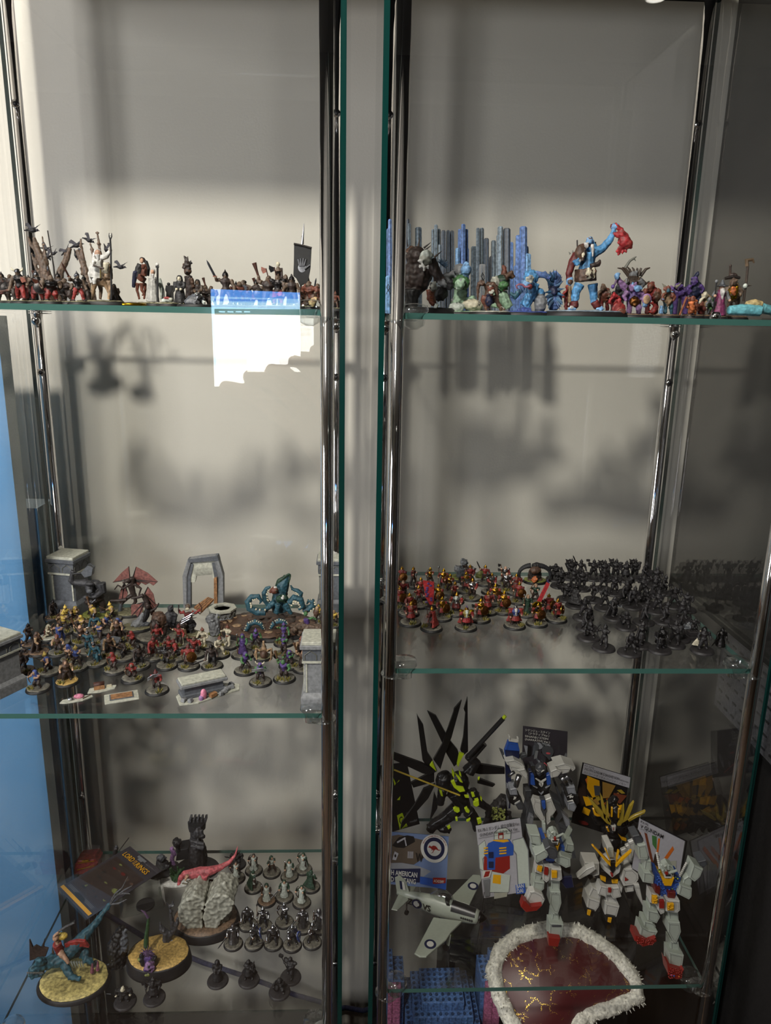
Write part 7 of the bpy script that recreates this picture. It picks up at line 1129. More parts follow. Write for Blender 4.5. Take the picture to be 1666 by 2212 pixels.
for nm, q, m, dy, th in (('shoulder_armor', [(160, 625), (300, 600), (440, 670), (480, 720), (440, 745), (240, 700), (190, 680)], 'white*', -6, 26), ('shoulder_armor', [(235, 705), (430, 740), (400, 790), (245, 770)], 'white*', -10, 26), ('shoulder_armor', [(360, 770), (470, 745), (520, 830), (515, 890), (490, 912), (420, 850)], 'white*', -14, 26), ('shoulder_armor', [(950, 700), (1100, 660), (1280, 720), (1285, 745), (1240, 785), (1200, 740), (1050, 740)], 'white*', -6, 26), ('shoulder_armor', [(990, 745), (1200, 745), (1180, 800), (1070, 830)], 'white*', -10, 26), ('shoulder_armor', [(885, 790), (980, 750), (1060, 790), (1000, 870), (890, 890)], 'white*', -14, 26),
   ('forearm', [(240, 1070), (340, 1050), (370, 1200), (350, 1260), (260, 1230), (235, 1150)], k_, -10, 26), ('cuff', [(225, 1180), (360, 1180), (420, 1260), (300, 1330), (220, 1280)], 'black*', -14, 28), ('forearm', [(1140, 1040), (1270, 1030), (1300, 1170), (1180, 1200)], k_, -10, 26), ('cuff', [(1140, 1190), (1220, 1150), (1330, 1180), (1345, 1270), (1290, 1340), (1160, 1270)], 'black*', -14, 28), ('fist', [(318, 1310), (400, 1262), (460, 1330), (440, 1400), (370, 1400)], GR, -18, 26), ('fist', [(1170, 1300), (1260, 1280), (1300, 1350), (1260, 1430), (1165, 1400)], 'silverp*', -18, 26),
   ('skirt_plate', [(622, 1215), (725, 1245), (800, 1560), (788, 1600), (735, 1580), (630, 1450), (590, 1300)], 'white*', -14, 12), ('skirt_plate', [(800, 1235), (890, 1200), (972, 1400), (925, 1480), (880, 1510), (880, 1590), (832, 1640)], 'white*', -14, 12), ('thigh', [(560, 1240), (640, 1300), (620, 1560), (480, 1620), (500, 1450)], GR, 0, 26), ('knee_armor', [(560, 1480), (615, 1510), (600, 1720), (520, 1730), (520, 1600)], 'silverp*', -8, 16), ('shin', [(480, 1620), (600, 1700), (580, 2160), (400, 2170)], GR, 0, 30), ('thigh', [(920, 1220), (1040, 1290), (1100, 1480), (980, 1640), (930, 1520)], GR, 0, 26), ('knee_armor', [(1060, 1440), (1190, 1560), (1200, 1700), (1130, 1660)], 'silverp*', -8, 16), ('shin', [(1000, 1600), (1200, 1680), (1290, 2170), (1080, 2180)], GR, 0, 30), ('side_binder', [(480, 1090), (580, 1080), (570, 1260), (480, 1250)], GR, 10, 20), ('side_binder', [(1080, 1100), (1130, 1050), (1160, 1250), (1090, 1400)], GR, 10, 20)): A(F, t, nm, q, m, th, dy)
for q in ([(380, 850), (330, 1020)], [(1060, 870), (1130, 990)], [(1130, 850), (1210, 950)], [(305, 790), (210, 860)]): solid(F, t, 'arm_cylinder', [('t', q, [46, 42] if q[0][0] not in (305, 1130) else [28, 26], 'silver', -8)], smooth=True)
AA(F, t, 'waist_block', [([(722, 1225), (800, 1225), (825, 1420), (775, 1500), (730, 1400)], GR, 10, -16), ([(742, 1270), (800, 1265), (808, 1370), (778, 1400), (748, 1350)], 'rblue*', 5, -20)]); AA(F, t, 'cuff_lines', [([(300, 1190), (340, 1200), (330, 1230), (290, 1240), (300, 1215)], 'white*', 2, -16), ([(310, 1300), (395, 1250), (398, 1262), (312, 1312)], 'white*', 2, -17), ([(1180, 1175), (1250, 1185), (1240, 1210), (1215, 1200), (1190, 1215)], 'white*', 2, -16), ([(1150, 1265), (1240, 1240), (1290, 1330), (1280, 1335), (1230, 1255)], 'white*', 2, -17)])
A(F, t, 'shield', [(210, 305), (362, 325), (392, 450), (385, 610), (170, 600), (150, 470)], 'rblue*', 8, 8); AA(F, t, 'shield_panel', [([(158, 450), (390, 470), (382, 605), (172, 595)], 'navy*', 3, 6)]); AA(F, t, 'shield_horns', [(box4(218, 232, 236, 310), 'white*', 8, 6), (box4(355, 262, 374, 328), 'white*', 8, 6), ([(222, 290), (370, 312), (368, 330), (220, 306)], 'white*', 8, 6)]); A(F, t, 'shield_body', [(165, 640), (255, 760), (260, 1050), (240, 1380), (205, 1380), (180, 1000)], 'navy*', 8, 10); A(F, t, 'shield_edge', [(178, 970), (205, 985), (225, 1300), (205, 1400), (190, 1250)], 'silverp*', 9, 8); A(F, t, 'shield_wing', [(70, 440), (130, 470), (160, 610), (130, 590)], GR, 8, 12); A(F, t, 'shield_wing', [(430, 520), (500, 510), (510, 550), (420, 600), (350, 600)], GR, 8, 12)
A(F, t, 'beam_weapon', [(930, 960), (960, 940), (1120, 1350), (1080, 1400)], GR, 12, 16)
# gold horned black robot
t, F = robot('black robot with large gold fan of head blades', 'H', 560, 1330, 1.03)
random.seed(31)
blob(F, t, 'body', [('e', 590, 900, 120, 90, 'black*', 4, 90), ('e', 560, 1010, 80, 80, 'black*', 4), ('t', [(470, 850), (420, 780), (400, 720)], [50, 44, 26], 'black*', 2), ('t', [(690, 860), (770, 850), (770, 950)], [60, 56, 40], 'black*', 4), ('t', [(520, 1060), (480, 1180), (440, 1320)], [50, 44, 40], 'black*', 0), ('t', [(610, 1060), (640, 1180), (660, 1320)], [50, 44, 40], 'black*', 8), ('t', [(530, 760), (560, 690), (600, 640)], [30, 44, 30], 'black*', 6), ('e', 590, 780, 44, 70, 'black*', -6)], .0014, .0012)
for q in ([(358, 640), (385, 660), (465, 745), (560, 850), (555, 885), (520, 870), (430, 770)], [(468, 612), (482, 640), (516, 760), (510, 840), (495, 820), (478, 720)], [(530, 680), (540, 830), (555, 870), (530, 850), (515, 790)], [(756, 680), (740, 740), (700, 840), (650, 870), (680, 820), (720, 720)], [(670, 705), (672, 760), (662, 850), (640, 890), (615, 892), (635, 850), (655, 760)], [(855, 762), (850, 778), (780, 820), (710, 855), (700, 840), (760, 800)]): A(F, t, 'gold_blade', q, 'mustard*', 5, -20)
for q in ([(562, 735), (572, 732), (570, 815), (560, 818)], [(622, 745), (632, 742), (626, 825), (618, 826)], [(398, 745), (412, 740), (432, 790), (470, 810), (440, 812), (415, 800)], [(515, 905), (530, 900), (548, 945), (530, 942)], [(620, 965), (650, 990), (692, 1005), (690, 1025), (650, 1015)], [(480, 1020), (505, 1030), (500, 1050), (485, 1045)]): A(F, t, 'gold_trim', q, 'ryellow*', 4, -24)
AA(F, t, 'face', [([(562, 895), (600, 890), (595, 935), (570, 935)], 'white*', 4, -26), (box4(576, 905, 582, 930), 'red*', 3, -27)])
# winged black and lime robot
t, F = robot('black robot with eight long blade wings and lime green details', 'G', 640, 1250, 1.09)
def wing(q, dy): A(F, t, 'blade_wing', q, 'black*', 5, dy, .0004)
wing([(320, 250), (338, 285), (376, 345), (412, 580), (452, 640), (495, 740), (440, 765), (368, 640)], 10); wing([(410, 225), (486, 265), (600, 470), (672, 560), (695, 650), (640, 700), (575, 590), (530, 480)], 20); wing([(705, 132), (690, 190), (618, 450), (560, 600), (522, 722), (462, 640), (540, 505), (636, 230), (640, 205)], 14); wing([(755, 105), (760, 570), (722, 602), (693, 560), (718, 450), (737, 235), (724, 210)], 24); wing([(120, 582), (365, 670), (490, 740), (430, 770), (370, 758), (120, 640)], 4); wing([(770, 662), (1075, 712), (1075, 762), (860, 765), (760, 740)], 18); wing([(470, 750), (470, 830), (290, 880), (270, 840), (400, 770)], 12); wing([(480, 850), (420, 970), (180, 1240), (190, 1180), (300, 1030), (380, 890)], 0); wing([(470, 920), (502, 1000), (495, 1060), (433, 1162), (445, 1100)], -6); wing([(850, 800), (992, 855), (970, 875), (840, 842)], 20)
solid(F, t, 'cannon', [('t', [(760, 610), (1062, 285)], 20, 'black*', -8), ('t', [(780, 640), (900, 500)], 26, 'black*', 0)]); solid(F, t, 'cannon_tip', [('t', [(1055, 292), (1080, 262)], 15, 'lime*', -8)])
blob(F, t, 'body', [('e', 560, 820, 80, 90, 'black*', 0, 80), ('e', 680, 840, 90, 110, 'black*', -4, 80), ('t', [(640, 900), (700, 980), (730, 1060)], [80, 70, 56], 'black*', -8), ('t', [(760, 740), (820, 660), (760, 600)], [60, 50, 40], 'black*', 4), ('t', [(790, 900), (850, 1000), (940, 1060), (930, 1130)], [40, 38, 30, 26], 'black*', -10), ('t', [(540, 900), (520, 1020)], [40, 34], 'black*', -10), ('t', [(660, 1060), (560, 1140), (460, 1200), (430, 1250)], [64, 54, 46, 36], 'black*', -14), ('e', 560, 1240, 60, 26, 'black*', -20), ('t', [(760, 1080), (820, 1150), (830, 1240)], [56, 44, 30], 'black*', -8)], .0014, .0006)
for q in ([(685, 578), (725, 592), (690, 660), (675, 705), (664, 680)], [(432, 690), (456, 655), (490, 742)], [(622, 710), (642, 750), (640, 800), (622, 770)], [(645, 755), (690, 790), (715, 838), (690, 830)], [(612, 830), (640, 815), (660, 870), (720, 880), (735, 910), (690, 918), (640, 880)], [(682, 725), (700, 760), (702, 790), (684, 770)], [(728, 950), (765, 948), (768, 968), (735, 965)], [(785, 925), (810, 925), (820, 955), (795, 962)], [(805, 1005), (850, 985), (855, 1030), (828, 1045), (805, 1030)], [(815, 985), (845, 975), (850, 985), (820, 1000)], [(865, 958), (878, 965), (878, 998), (866, 985)], [(632, 1060), (650, 1048), (685, 1060), (690, 1082), (668, 1096), (640, 1082)], [(728, 1060), (750, 1048), (775, 1080), (765, 1098), (742, 1090)], [(650, 1140), (668, 1135), (672, 1165), (655, 1168)], [(745, 1165), (780, 1145), (775, 1162), (750, 1175)], [(835, 1150), (868, 1140), (880, 1180), (845, 1195)], [(580, 1218), (605, 1205), (612, 1222), (590, 1238)], [(512, 902), (535, 905), (545, 955), (528, 950)], [(845, 800), (860, 792), (855, 815), (846, 815)]): A(F, t, 'lime_patch', q, 'lime*', 4, -46 if q[0][1] < 1000 else -48, .0003)
solid(F, t, 'lime_beam_rod', [('t', [(125, 725, -30), (690, 945, -52)], 7, 'mustard*')])
t, F = pxthing('mossy_rock_base', 'dark rock with moss tufts behind kit cards', 'rock', 'G', 1010, 1260, 'R3', Y=1.12); blob(F, t, 'rock', [('t', [(960, 1250), (1000, 1090), (1080, 960)], [90, 80, 50], 'primer'), ('e', 1060, 1160, 80, 90, 'primer')], .0016, .002); r = Raw()
for i in range(60): pe(F, r, random.uniform(965, 1075), random.uniform(1050, 1150), 9, 9, 'mossg', -26, 9)
part('moss', r, t, kind='stuff')
# ---------------------------------------------------------------- model aeroplane on the shelf (world built: nose to the right, toward the door)
zf = Z['R3']
def pl(x, y, h): return onz(*px('N', x, y), zf+h)
nose, tail = pl(1440, 1530, .034), pl(130, 1150, .034)
o_ = Vector(((nose.x+tail.x)/2, (nose.y+tail.y)/2, zf+.0002)); t = thing('model_aeroplane', 'pale grey propeller fighter model with ZOVS lettering and roundels', 'model aeroplane', o_)
ax = (nose-tail); L = ax.length; ax.normalize(); rt = ax.cross(Vector((0, 0, 1))).normalized(); up_ = Vector((0, 0, 1)); O = tail-o_
def Q(a, s, u): return O+ax*(a*L)+rt*s+up_*u
r = Raw(); sec = ((0, .003, .004, .004), (.12, .006, .008, .003), (.3, .0095, .013, .001), (.45, .011, .016, 0), (.6, .0115, .0165, -.001), (.8, .011, .014, 0), (.93, .010, .011, .001), (.965, .0085, .009, .001)); n = 16
vs = [Q(a, w_*math.cos(2*math.pi*k/n), h_*math.sin(2*math.pi*k/n)+z_) for a, w_, h_, z_ in sec for k in range(n)]
r.add(vs, [(i*n+k, i*n+(k+1) % n, (i+1)*n+(k+1) % n, (i+1)*n+k) for i in range(len(sec)-1) for k in range(n)]+[tuple(reversed(range(n))), tuple((len(sec)-1)*n+k for k in range(n))], 'planeg*'); part('fuselage', r, t, True)
def wingm(name, pts, u, th, m='planeg*'):
    r = Raw(); r.prism([p-o_ for p in pts], (0, 0, th), m, .0008); return part(name, r, t)
wz = .030
wingm('wing', [pl(690, 1530, wz), pl(1130, 1590, wz), pl(960, 1760, wz), pl(880, 1880, wz), pl(575, 2140, wz), pl(480, 2140, wz), pl(395, 2090, wz)], 0, .003)
wingm('wing', [pl(935, 1240, wz), pl(1240, 1345, wz), pl(1300, 1220, wz), pl(1430, 950, wz), pl(1410, 880, wz), pl(1300, 870, wz)], 0, .003)
wingm('tailplane', [pl(40, 1400, .036), pl(130, 1420, .036), pl(320, 1240, .036), pl(160, 1150, .036)], 0, .002); wingm('tailplane', [pl(250, 1100, .036), pl(370, 1170, .036), pl(425, 1050, .036), pl(250, 1035, .036)], 0, .002)
r = Raw(); r.prism([Q(.0, 0, .004), Q(.16, 0, .008), Q(.10, 0, .030), Q(.03, 0, .036), Q(-.03, 0, .030)], rt*.002, 'planeg*', .0004); part('tail_fin', r, t)
r = Raw(); r.prism([Q(.045, .003, .014), Q(.075, .003, .014), Q(.06, .003, .028), Q(.03, .003, .028)], rt*.0004, 'navy*'); r.prism([Q(.075, .003, .014), Q(.11, .003, .014), Q(.09, .003, .028), Q(.06, .003, .028)], rt*.0004, 'white*'); part('fin_flash', r, t)
r = Raw(); r.tube([Q(.40, 0, .014), Q(.48, 0, .019), Q(.56, 0, .021), Q(.62, 0, .017), Q(.655, 0, .010)], [.003, .0075, .0085, .0075, .005], 'clear_plastic', 12); part('canopy', r, t, True); r = Raw(); r.tube([Q(.60, 0, .013), Q(.625, 0, .015)], .0078, 'black*', 10); part('windscreen_frame', r, t)
r = Raw(); n = 9; vs = [Q(a, (w_+.0004)*math.cos(math.pi*(.14+.72*k/(n-1))), (h_+.0004)*math.sin(math.pi*(.14+.72*k/(n-1)))+z_) for a, w_, h_, z_ in ((.655, .0114, .0160, -.0007), (.8, .011, .0141, 0), (.928, .0101, .0111, .001)) for k in range(n)]
r.add(vs, [(i*n+k, i*n+k+1, (i+1)*n+k+1, (i+1)*n+k) for i in range(2) for k in range(n-1)], 'black*'); part('anti_glare_panel', r, t, True)
r = Raw(); r.tube([Q(.965, 0, .001), Q(.985, 0, .001), Q(1.02, 0, .001), Q(1.045, 0, .001)], [.0085, .0080, .005, .0008], 'dsteel', 14); part('spinner', r, t, True)
for i in range(4):
    a = math.radians(25+90*i); d = rt*math.cos(a)+up_*math.sin(a); r = Raw(); r.tube([Q(.985, 0, .001)+d*.006, Q(.985, 0, .001)+d*.020, Q(.985, 0, .001)+d*.036], [.0018, .0034, .0014], 'black*', 6, .25, n=ax); part('propeller_blade', r, t)
def decal(name, c, rr, m): r = Raw(); r.lathe([(rr, 0), (rr, .0002)], m, 24, c); part(name, r, t)
for x, y in ((640, 1925), (1300, 1030)): c = pl(x, y, wz+.003)-o_; decal('roundel_ring', c+Vector((0, 0, .0002)), .0085, 'navy*'); decal('roundel_center', c+Vector((0, 0, .0005)), .0050, 'white*')
# letters on the side of the fuselage that faces the door
vs_, fs_ = text_mesh('Z O VS', 'black', 1, .02); wmx = max(x for x, y in vs_)
me = mesh_from([Q(.15+x/wmx*.28, .0095+.0030*x/wmx, -.003+y*.0145) for x, y in vs_], fs_, ['black*']*len(fs_), 'lettering', False); lt_ = obj('lettering', me, t)
sgn = 1 if rt.dot(CAM-o_) > 0 else -1
if sgn < 0:
    for v in me.vertices: v.co = v.co - rt*(2*v.co.dot(rt)-2*O.dot(rt))
for a, rr, m in ((.262, .0080, 'navy*'), (.262, .0052, 'white*')):
    r = Raw(); c = Q(a, sgn*(.0100 if rr > .006 else .0104), .002); M = (rt*sgn).to_track_quat('Z', 'Y').to_matrix(); q = Raw(); q.lathe([(rr, 0), (rr, .0004)], m, 24); r.add([c+M@Vector(v) for v in q.v], q.f, m); part('roundel', r, t)
for a, s, nm in ((.68, .040, 'landing_gear'), (.68, -.040, 'landing_gear')):
    r = Raw(); b = Q(a, s, -.004); r.tube([b, b+Vector((0, 0, -.022))], .0014, 'silver', 6); r.prism([b+rt*.002, b+rt*.002+ax*.007, b+rt*.002+ax*.005+Vector((0, 0, -.020)), b+rt*.002+ax*.001+Vector((0, 0, -.020))], rt*.0008, 'planeg*'); w_ = b+Vector((0, 0, -.0245)); r.tube([w_-rt*.003, w_+rt*.003], .0055, 'black*', 14); part(nm, r, t)
r = Raw(); r.tube([Q(.12, 0, -.004), Q(.12, 0, -.0275)], .0012, 'silver', 6); w_ = Q(.12, 0, -.0290); r.tube([w_-rt*.002, w_+rt*.002], .0034, 'black*', 12); part('tail_wheel', r, t)
r = Raw(); r.tube([Q(.28, 0, .013), Q(.265, 0, .024)], .0004, 'planeg*', 5); part('aerial', r, t)
r = Raw()
for i in range(6): r.ell(Q(.78+i*.024, sgn*.0112, .001), .0016, 'black*', seg=6, ring=4)
part('exhaust_stubs', r, t, True)
# ---------------------------------------------------------------- below that shelf: block built blue creature and red plush cloth
zb_ = .1602
p = Vector((XR+.104, .985, zb_)); t = thing('block_built_creature', 'big blue studded block built creature with drooping pink ears', 'block model', p)
def blocks(name, lst, m, st=.0155, mm=None):
    r = Raw()
    for x0, x1, y0, y1, z0, z1 in lst:
        r.box(((x0+x1)/2, (y0+y1)/2, (z0+z1)/2), (x1-x0, y1-y0, z1-z0), m, bev=.0008)
        nx = max(1, int((x1-x0)/.0088)); ny = max(1, int((y1-y0)/.0088)); nz_ = max(1, int((z1-z0)/.0088))
        for i in range(nx):
            for j in range(ny): r.tube([(x0+(i+.5)*(x1-x0)/nx, y0+(j+.5)*(y1-y0)/ny, z1), (x0+(i+.5)*(x1-x0)/nx, y0+(j+.5)*(y1-y0)/ny, z1+.0018)], .0026, m, 6)
            for k in range(nz_): r.box((x0+(i+.5)*(x1-x0)/nx, y0-.0006, z0+(k+.5)*(z1-z0)/nz_), ((x1-x0)/nx*.82, .0016, (z1-z0)/nz_*.78), m)
    part(name, r, t)
H0 = .285
blocks('body', [(-.045, .045, -.04, .04, 0, .14)], 'brickblue'); blocks('head', [(-.060, .060, -.055, .045, .13, H0-.03), (-.048, .048, -.048, .04, H0-.03, H0-.012), (-.034, .034, -.036, .03, H0-.012, H0+.004)], 'brickblue'); blocks('cheek', [(-.066, -.03, -.0625, -.05, .20, .26), (.03, .066, -.0625, -.05, .20, .26)], 'brickteal'); blocks('eye', [(-.056, -.034, -.070, -.06, .216, .250), (.034, .056, -.070, -.06, .216, .250)], 'black'); blocks('eye_glint', [(-.047, -.041, -.0735, -.070, .236, .244), (.043, .049, -.0735, -.070, .236, .244)], 'white'); blocks('nose', [(-.016, .016, -.070, -.055, .180, .205)], 'navy')
for s in (-1, 1): blocks('ear', [(min(s*.062, s*.080), max(s*.062, s*.080), -.02, .03, .19, H0+.03), (min(s*.080, s*.098), max(s*.080, s*.098), -.02, .03, .17, H0+.045)], 'brickblue' if s < 0 else 'brickblue'); blocks('inner_ear', [(min(s*.068, s*.094), max(s*.068, s*.094), -.030, -.021, .18, H0+.03)], 'brickpink')
p = Vector((XR+.016, .905, zb_)); t = thing('red_plush_toy', 'dark red fluffy toy with tan muzzle behind the lower front pole', 'plush toy', p); r = Raw(); r.ell((.008, 0, .14), (.026, .03, .05), 'dred'); r.ell((.012, -.006, .215), (.026, .026, .028), 'dred'); r.ell((.012, -.030, .212), (.010, .010, .014), 'tan'); r.tube([(.0, 0, .10), (-.0, 0, .0)], [.02, .024], 'dred'); v, f, m = sculpt(r, .003, .003); obj('body', mesh_from(v, f, m, 'body', True), t)
ol = [(1138, 2250), (1104, 2205), (1078, 2150), (1066, 2098), (1082, 2052), (1122, 2022), (1180, 2008), (1250, 2012), (1302, 2042), (1340, 2076), (1368, 2112), (1378, 2152), (1340, 2168), (1285, 2186), (1250, 2206), (1225, 2250)]
PP = [];
for x, y in ol:                                    # plane leaning back, between z .17 at the front and .42 at the rear
    yy = (2260-y)/260; PP.append(ony(x, y, .865+.13*yy))
o_ = Vector((PP[0].x+.06, .93, zb_)); t = thing('red_plush_cape', 'red velvet cloth with gold swirls and white fur border', 'cloth', o_)
c = sum(PP, Vector())/len(PP)-o_; nrm = Vector((0, -.75, .66)).normalized()
r = Raw(); n = len(PP); rings = [[c+nrm*.022]]
for fr, hh in ((.35, .020), (.65, .014), (.88, .005), (1, 0)): rings.append([c.lerp(p-o_, fr)+nrm*hh for p in PP])
vs = [q for R_ in rings for q in R_]; fs = [(0, 1+k, 1+(k+1) % n) for k in range(n)]+[(1+i*n+k, 1+(i+1)*n+k, 1+(i+1)*n+(k+1) % n, 1+i*n+(k+1) % n) for i in range(3) for k in range(n)]
bk = len(vs); vs += [p-o_-nrm*.012 for p in PP]; fs += [(1+3*n+k, bk+k, bk+(k+1) % n, 1+3*n+(k+1) % n) for k in range(n)]+[tuple(bk+k for k in range(n))]
r.add(vs, fs, 'velvet_glitter'); part('velvet', r, t, True)
random.seed(2); r = Raw(); loop = [p-o_ for p in PP]; r.tube(loop+[loop[0]], .0125, 'cream', 10); v, f, m = sculpt(r, .0026, .0022); obj('fur_border', mesh_from(v, f, m, 'fur', True), t)
r = Raw()
for i in range(n):
    for j in range(70):
        a = loop[i].lerp(loop[(i+1) % n], random.random()); d = Vector((random.gauss(0, 1), random.gauss(0, 1), random.gauss(0, 1))).normalized(); r.tube([a+d*.010, a+d*random.uniform(.0145, .0168)+Vector((0, 0, -.001))], [.0016, .0003], 'cream', 3, cap=False)
part('fur_strands', r, t, kind='stuff')
r = Raw(); r.tube([c-nrm*.02, Vector((c.x, c.y+.04, 0))], [.03, .05], 'dred', 12); part('support', r, t)
# ---------------------------------------------------------------- blister pack on the lowest left shelf
zl = Z['L3']
P_ = [onz(*px('E', 1170, 365), zl+.060), onz(*px('E', 1455, 590), zl+.050), onz(*px('E', 790, 1020), zl+.024), onz(*px('E', 525, 745), zl+.030)]
bl = Card('blister_pack', 'miniatures blister pack card with gold lettering, hang hole', 'packaging', P_, 'card1*', .0008, 'smoky_plastic')
bl.poly('art', [(.06, .22), (.94, .22), (.94, .84), (.06, .84)], 'dbrown*'); random.seed(4)
for i in range(26): u, v = random.uniform(.1, .88), random.uniform(.26, .78); bl.ellp('art_spot', u, v, random.uniform(.02, .09), random.uniform(.01, .04), random.choice(('dbrown*', 'black*', 'mossg', 'dred*', 'mossg', 'brown')), 9)
bl.poly('bottom_strip', [(.02, .93), (.98, .93), (.98, .975), (.02, .975)], 'ryellow*'); bl.poly('hang_hole', [(.38, .03), (.62, .03), (.62, .06), (.56, .062), (.56, .085), (.44, .085), (.44, .062), (.38, .06)], 'stone*')
bl.text('lettering', 'LORD', .12, .165, .10, 'ryellow*', width=.30, bold=.01); bl.text('lettering', 'OF', .44, .14, .05, 'ryellow*', width=.07); bl.text('lettering', 'RINGS', .53, .175, .10, 'ryellow*', width=.36, bold=.01); bl.text('lettering', 'THE', .45, .17, .03, 'ryellow*', width=.07)
for v in (.865, .88, .895): bl.poly('small_print', [(.1, v), (.38, v), (.38, v+.005), (.1, v+.005)], 'stone*'); bl.poly('small_print', [(.6, v), (.9, v), (.9, v+.005), (.6, v+.005)], 'stone*')
bl.ellp('oval_label', .5, .90, .16, .03, 'black*'); 
Q_ = [bl.uv(-.05, -.04, .001), bl.uv(1.05, -.04, .001), bl.uv(1.05, 1.03, .001), bl.uv(-.05, 1.03, .001)]; r = Raw(); r.prism([q+bl.n*.004 for q in Q_], bl.n*.0008, 'glass'); part('clear_front', r, bl.t)
p = onz(*px('E', 1310, 870), zl); q_ = p-bl.o; r = Raw(); r.box(q_+Vector((-.005, .0, .011)), (.072, .060, .022), 'clear_plastic', rot=(0, 0, 20), taper=.86, bev=.004); part('clear_bubble', r, bl.t); p2 = onz(*px('E', 1310, 900), zl+.001); r = Raw(); r.lathe([(.0150, 0), (.0150, .003), (.014, .0035)], 'black', 24, p2-bl.o); part('spare_base', r, bl.t)
r = Raw()
for s in ((.06, .98), (.94, .98), (.5, .5)): a = bl.uv(*s, -.001); r.tube([a, Vector((a.x, a.y, zl-bl.o.z))], .0012, 'clear_plastic', 6)
part('clear_prop', r, bl.t)
# ---------------------------------------------------------------- the room behind: monitor, hand with phone, ceiling lamp (all seen mirrored in the doors)
YD = YF-.0165
emis('screen_white', (1, .99, .95), 7.5); emis('screen_blue', (.10, .32, .85), 9.0); emis('screen_sky', (.30, .60, 1), 9.0); emis('screen_dark', (.02, .06, .05), 2.0); emis('screen_cyan', (.45, .75, 1), 9.0); emis('screen_ink', (.42, .43, .40), 9.0)
def mir(x, y, Y=-.95): q = ony(x, y, 2*YD-Y); return Vector((q.x, Y, q.z))
tl, tr, bl_, br = mir(455, 624), mir(648, 632), mir(463, 835), mir(650, 835)
o_ = (bl_+br)/2+Vector((0, 0, -.12)); t = thing('computer_monitor', 'lit computer monitor mirrored in the left door glass', 'monitor', o_)
def mp(name, pts, m, y=0): 
    P = [mir(*q)-o_+Vector((0, .0004*y, 0)) for q in pts]; r = Raw(); r.add(P, [tuple(range(len(P)))], m); return part(name, r, t)
r = Raw(); r.prism([tl-o_+Vector((-.012, -.001, .012)), tr-o_+Vector((.012, -.001, .012)), br-o_+Vector((.012, -.001, -.02)), bl_-o_+Vector((-.012, -.001, -.02))], (0, -.03, 0), 'black*'); part('casing', r, t)
r = Raw(); r.box((0, -.02, .06), (.05, .03, .16), 'black*'); r.box((0, -.02, 0), (.22, .16, .01), 'black*'); part('stand', r, t)
mp('screen', [(455, 624), (648, 632), (650, 835), (463, 835)], 'screen_white', 0); mp('browser_bar', [(455, 624), (648, 632), (648, 646), (455, 640)], 'screen_blue', 1); mp('toolbar', [(456, 640), (648, 646), (648, 655), (456, 652)], 'screen_sky', 1); mp('toolbar', [(456, 645), (585, 647), (585, 651), (456, 650)], 'screen_blue', 2); mp('toolbar', [(456, 652), (648, 655), (648, 668), (457, 667)], 'screen_cyan', 1); mp('menu_bar', [(463, 667), (648, 668), (648, 681), (463, 680)], 'screen_dark', 2); mp('side_strip', [(455, 640), (462, 640), (468, 815), (464, 815)], 'screen_cyan', 3)
for i in range(4): mp('menu_word', [(473+i*18, 672), (486+i*18, 672.5), (486+i*18, 675), (473+i*18, 674.5)], 'screen_cyan', 3)
for s, y0, w_ in (('THE PAINTING', 706, 48), ('WAY I THINK', 720, 46), ('PROGRESS', 734, 40)):
    vs_, fs_ = text_mesh(s, 'x', 1, .03); mx_ = max(x for x, y in vs_); x1 = 640
    me = mesh_from([mir(x1-x/mx_*w_, y0-y*11)-o_+Vector((0, .0016, 0)) for x, y in vs_], fs_, ['screen_ink']*len(fs_), 'lettering', False); obj('screen_lettering', me, t)
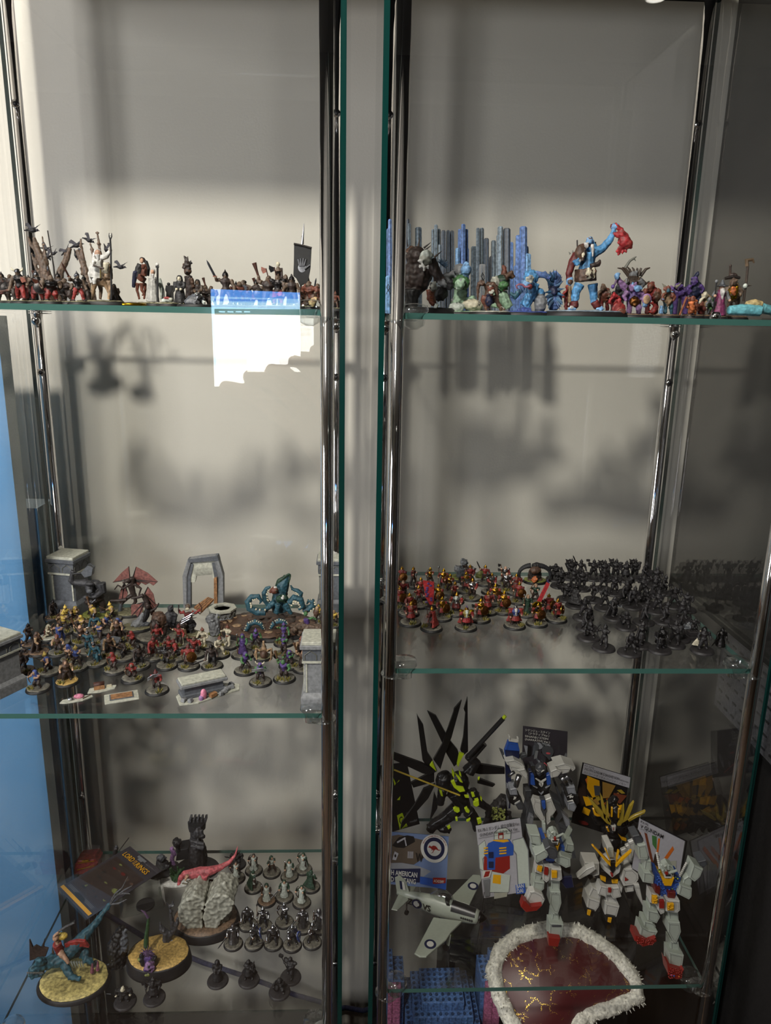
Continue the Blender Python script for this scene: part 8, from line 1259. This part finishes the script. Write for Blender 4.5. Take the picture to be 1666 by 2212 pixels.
# hand holding a phone just beside and below the lens
HY = -.07; hp = mir(640, 800, HY); t = thing('hand_with_phone', 'hand holding a dark phone, mirrored faintly in the left door', 'hand', hp)
r = Raw()
def hx(x, y, dy=0): q = mir(x, y, HY+dy); return q-hp
fing = [([(690, 960), (610, 900), (545, 850), (488, 838)], .019), ([(700, 940), (640, 870), (590, 822), (540, 815)], .020), ([(715, 920), (670, 850), (630, 806), (588, 802)], .020), ([(725, 900), (700, 840), (668, 790), (636, 782)], .018), ([(760, 960), (795, 880), (785, 820), (762, 800)], .016)]
for i, (pts, rr) in enumerate(fing): r.tube([hx(x, y, -.004*i) for x, y in pts], [rr*1.15, rr*1.05, rr, rr*.85], 'skin', 10); r.ell(hx(*pts[-1], -.004*i), rr*.85, 'skin')
r.tube([hx(640, 900), hx(690, 950), hx(740, 1030), hx(760, 1140), hx(780, 1400)], [.036, .044, .040, .028, .034], 'skin', 12); v, f, m = sculpt(r, .0028, 0); obj('hand', mesh_from(v, f, m, 'hand', True), t)
r = Raw(); r.box(hx(715, 745, -.012), (.078, .009, .150), 'black*', bev=.004); part('phone', r, t)
# small disc lamp at the ceiling, mirrored at the top of the right door
q = mir(1418, -6, -1.1); t = thing('ceiling_downlight', 'small round ceiling downlight mirrored at top of the right door', 'lamp', q); emis('lamp_disc', (1, .95, .85), 9.0)
r = Raw(); r.lathe([(.030, -.004), (.030, .0)], 'lamp_disc', 24); part('diffuser', r, t); r = Raw(); r.lathe([(.036, .0), (.036, .012)], 'white*', 24); r.tube([(0, 0, .012), (0, 0, 2.7-q.z)], .006, 'white*'); part('housing', r, t)
# rest everything flat on its shelf: nothing may dip below the glass it stands on
bpy.context.view_layer.update()
for o in list(COL.objects):
    if o.parent is None and o.get('category') and o.type == 'EMPTY' and .5 < o.location.z < 1.6:
        zs = [z for z in Z.values() if abs(z-o.location.z) < .09]
        if not zs: continue
        zf_ = min(zs, key=lambda z: abs(z-o.location.z))+.0001
        st = list(o.children)
        while st:
            q = st.pop(); st += list(q.children)
            if q.type == 'MESH' and q.data.users == 1:
                M = q.matrix_world; I_ = M.inverted(); n = len(q.data.vertices)
                co = np.empty(n*3, 'f'); q.data.vertices.foreach_get('co', co); co = co.reshape(-1, 3); Mn = np.array(M)
                wz_ = co@Mn[2, :3]+Mn[2, 3]; low = np.where((wz_ < zf_) & (wz_ > zf_-.06))[0]
                if len(low) and o['category'] not in ('monitor', 'hand', 'panel'):
                    for i in low.tolist(): p = M@q.data.vertices[i].co; p.z = zf_; q.data.vertices[i].co = I_@p
bpy.data.scenes.remove(_tmp)
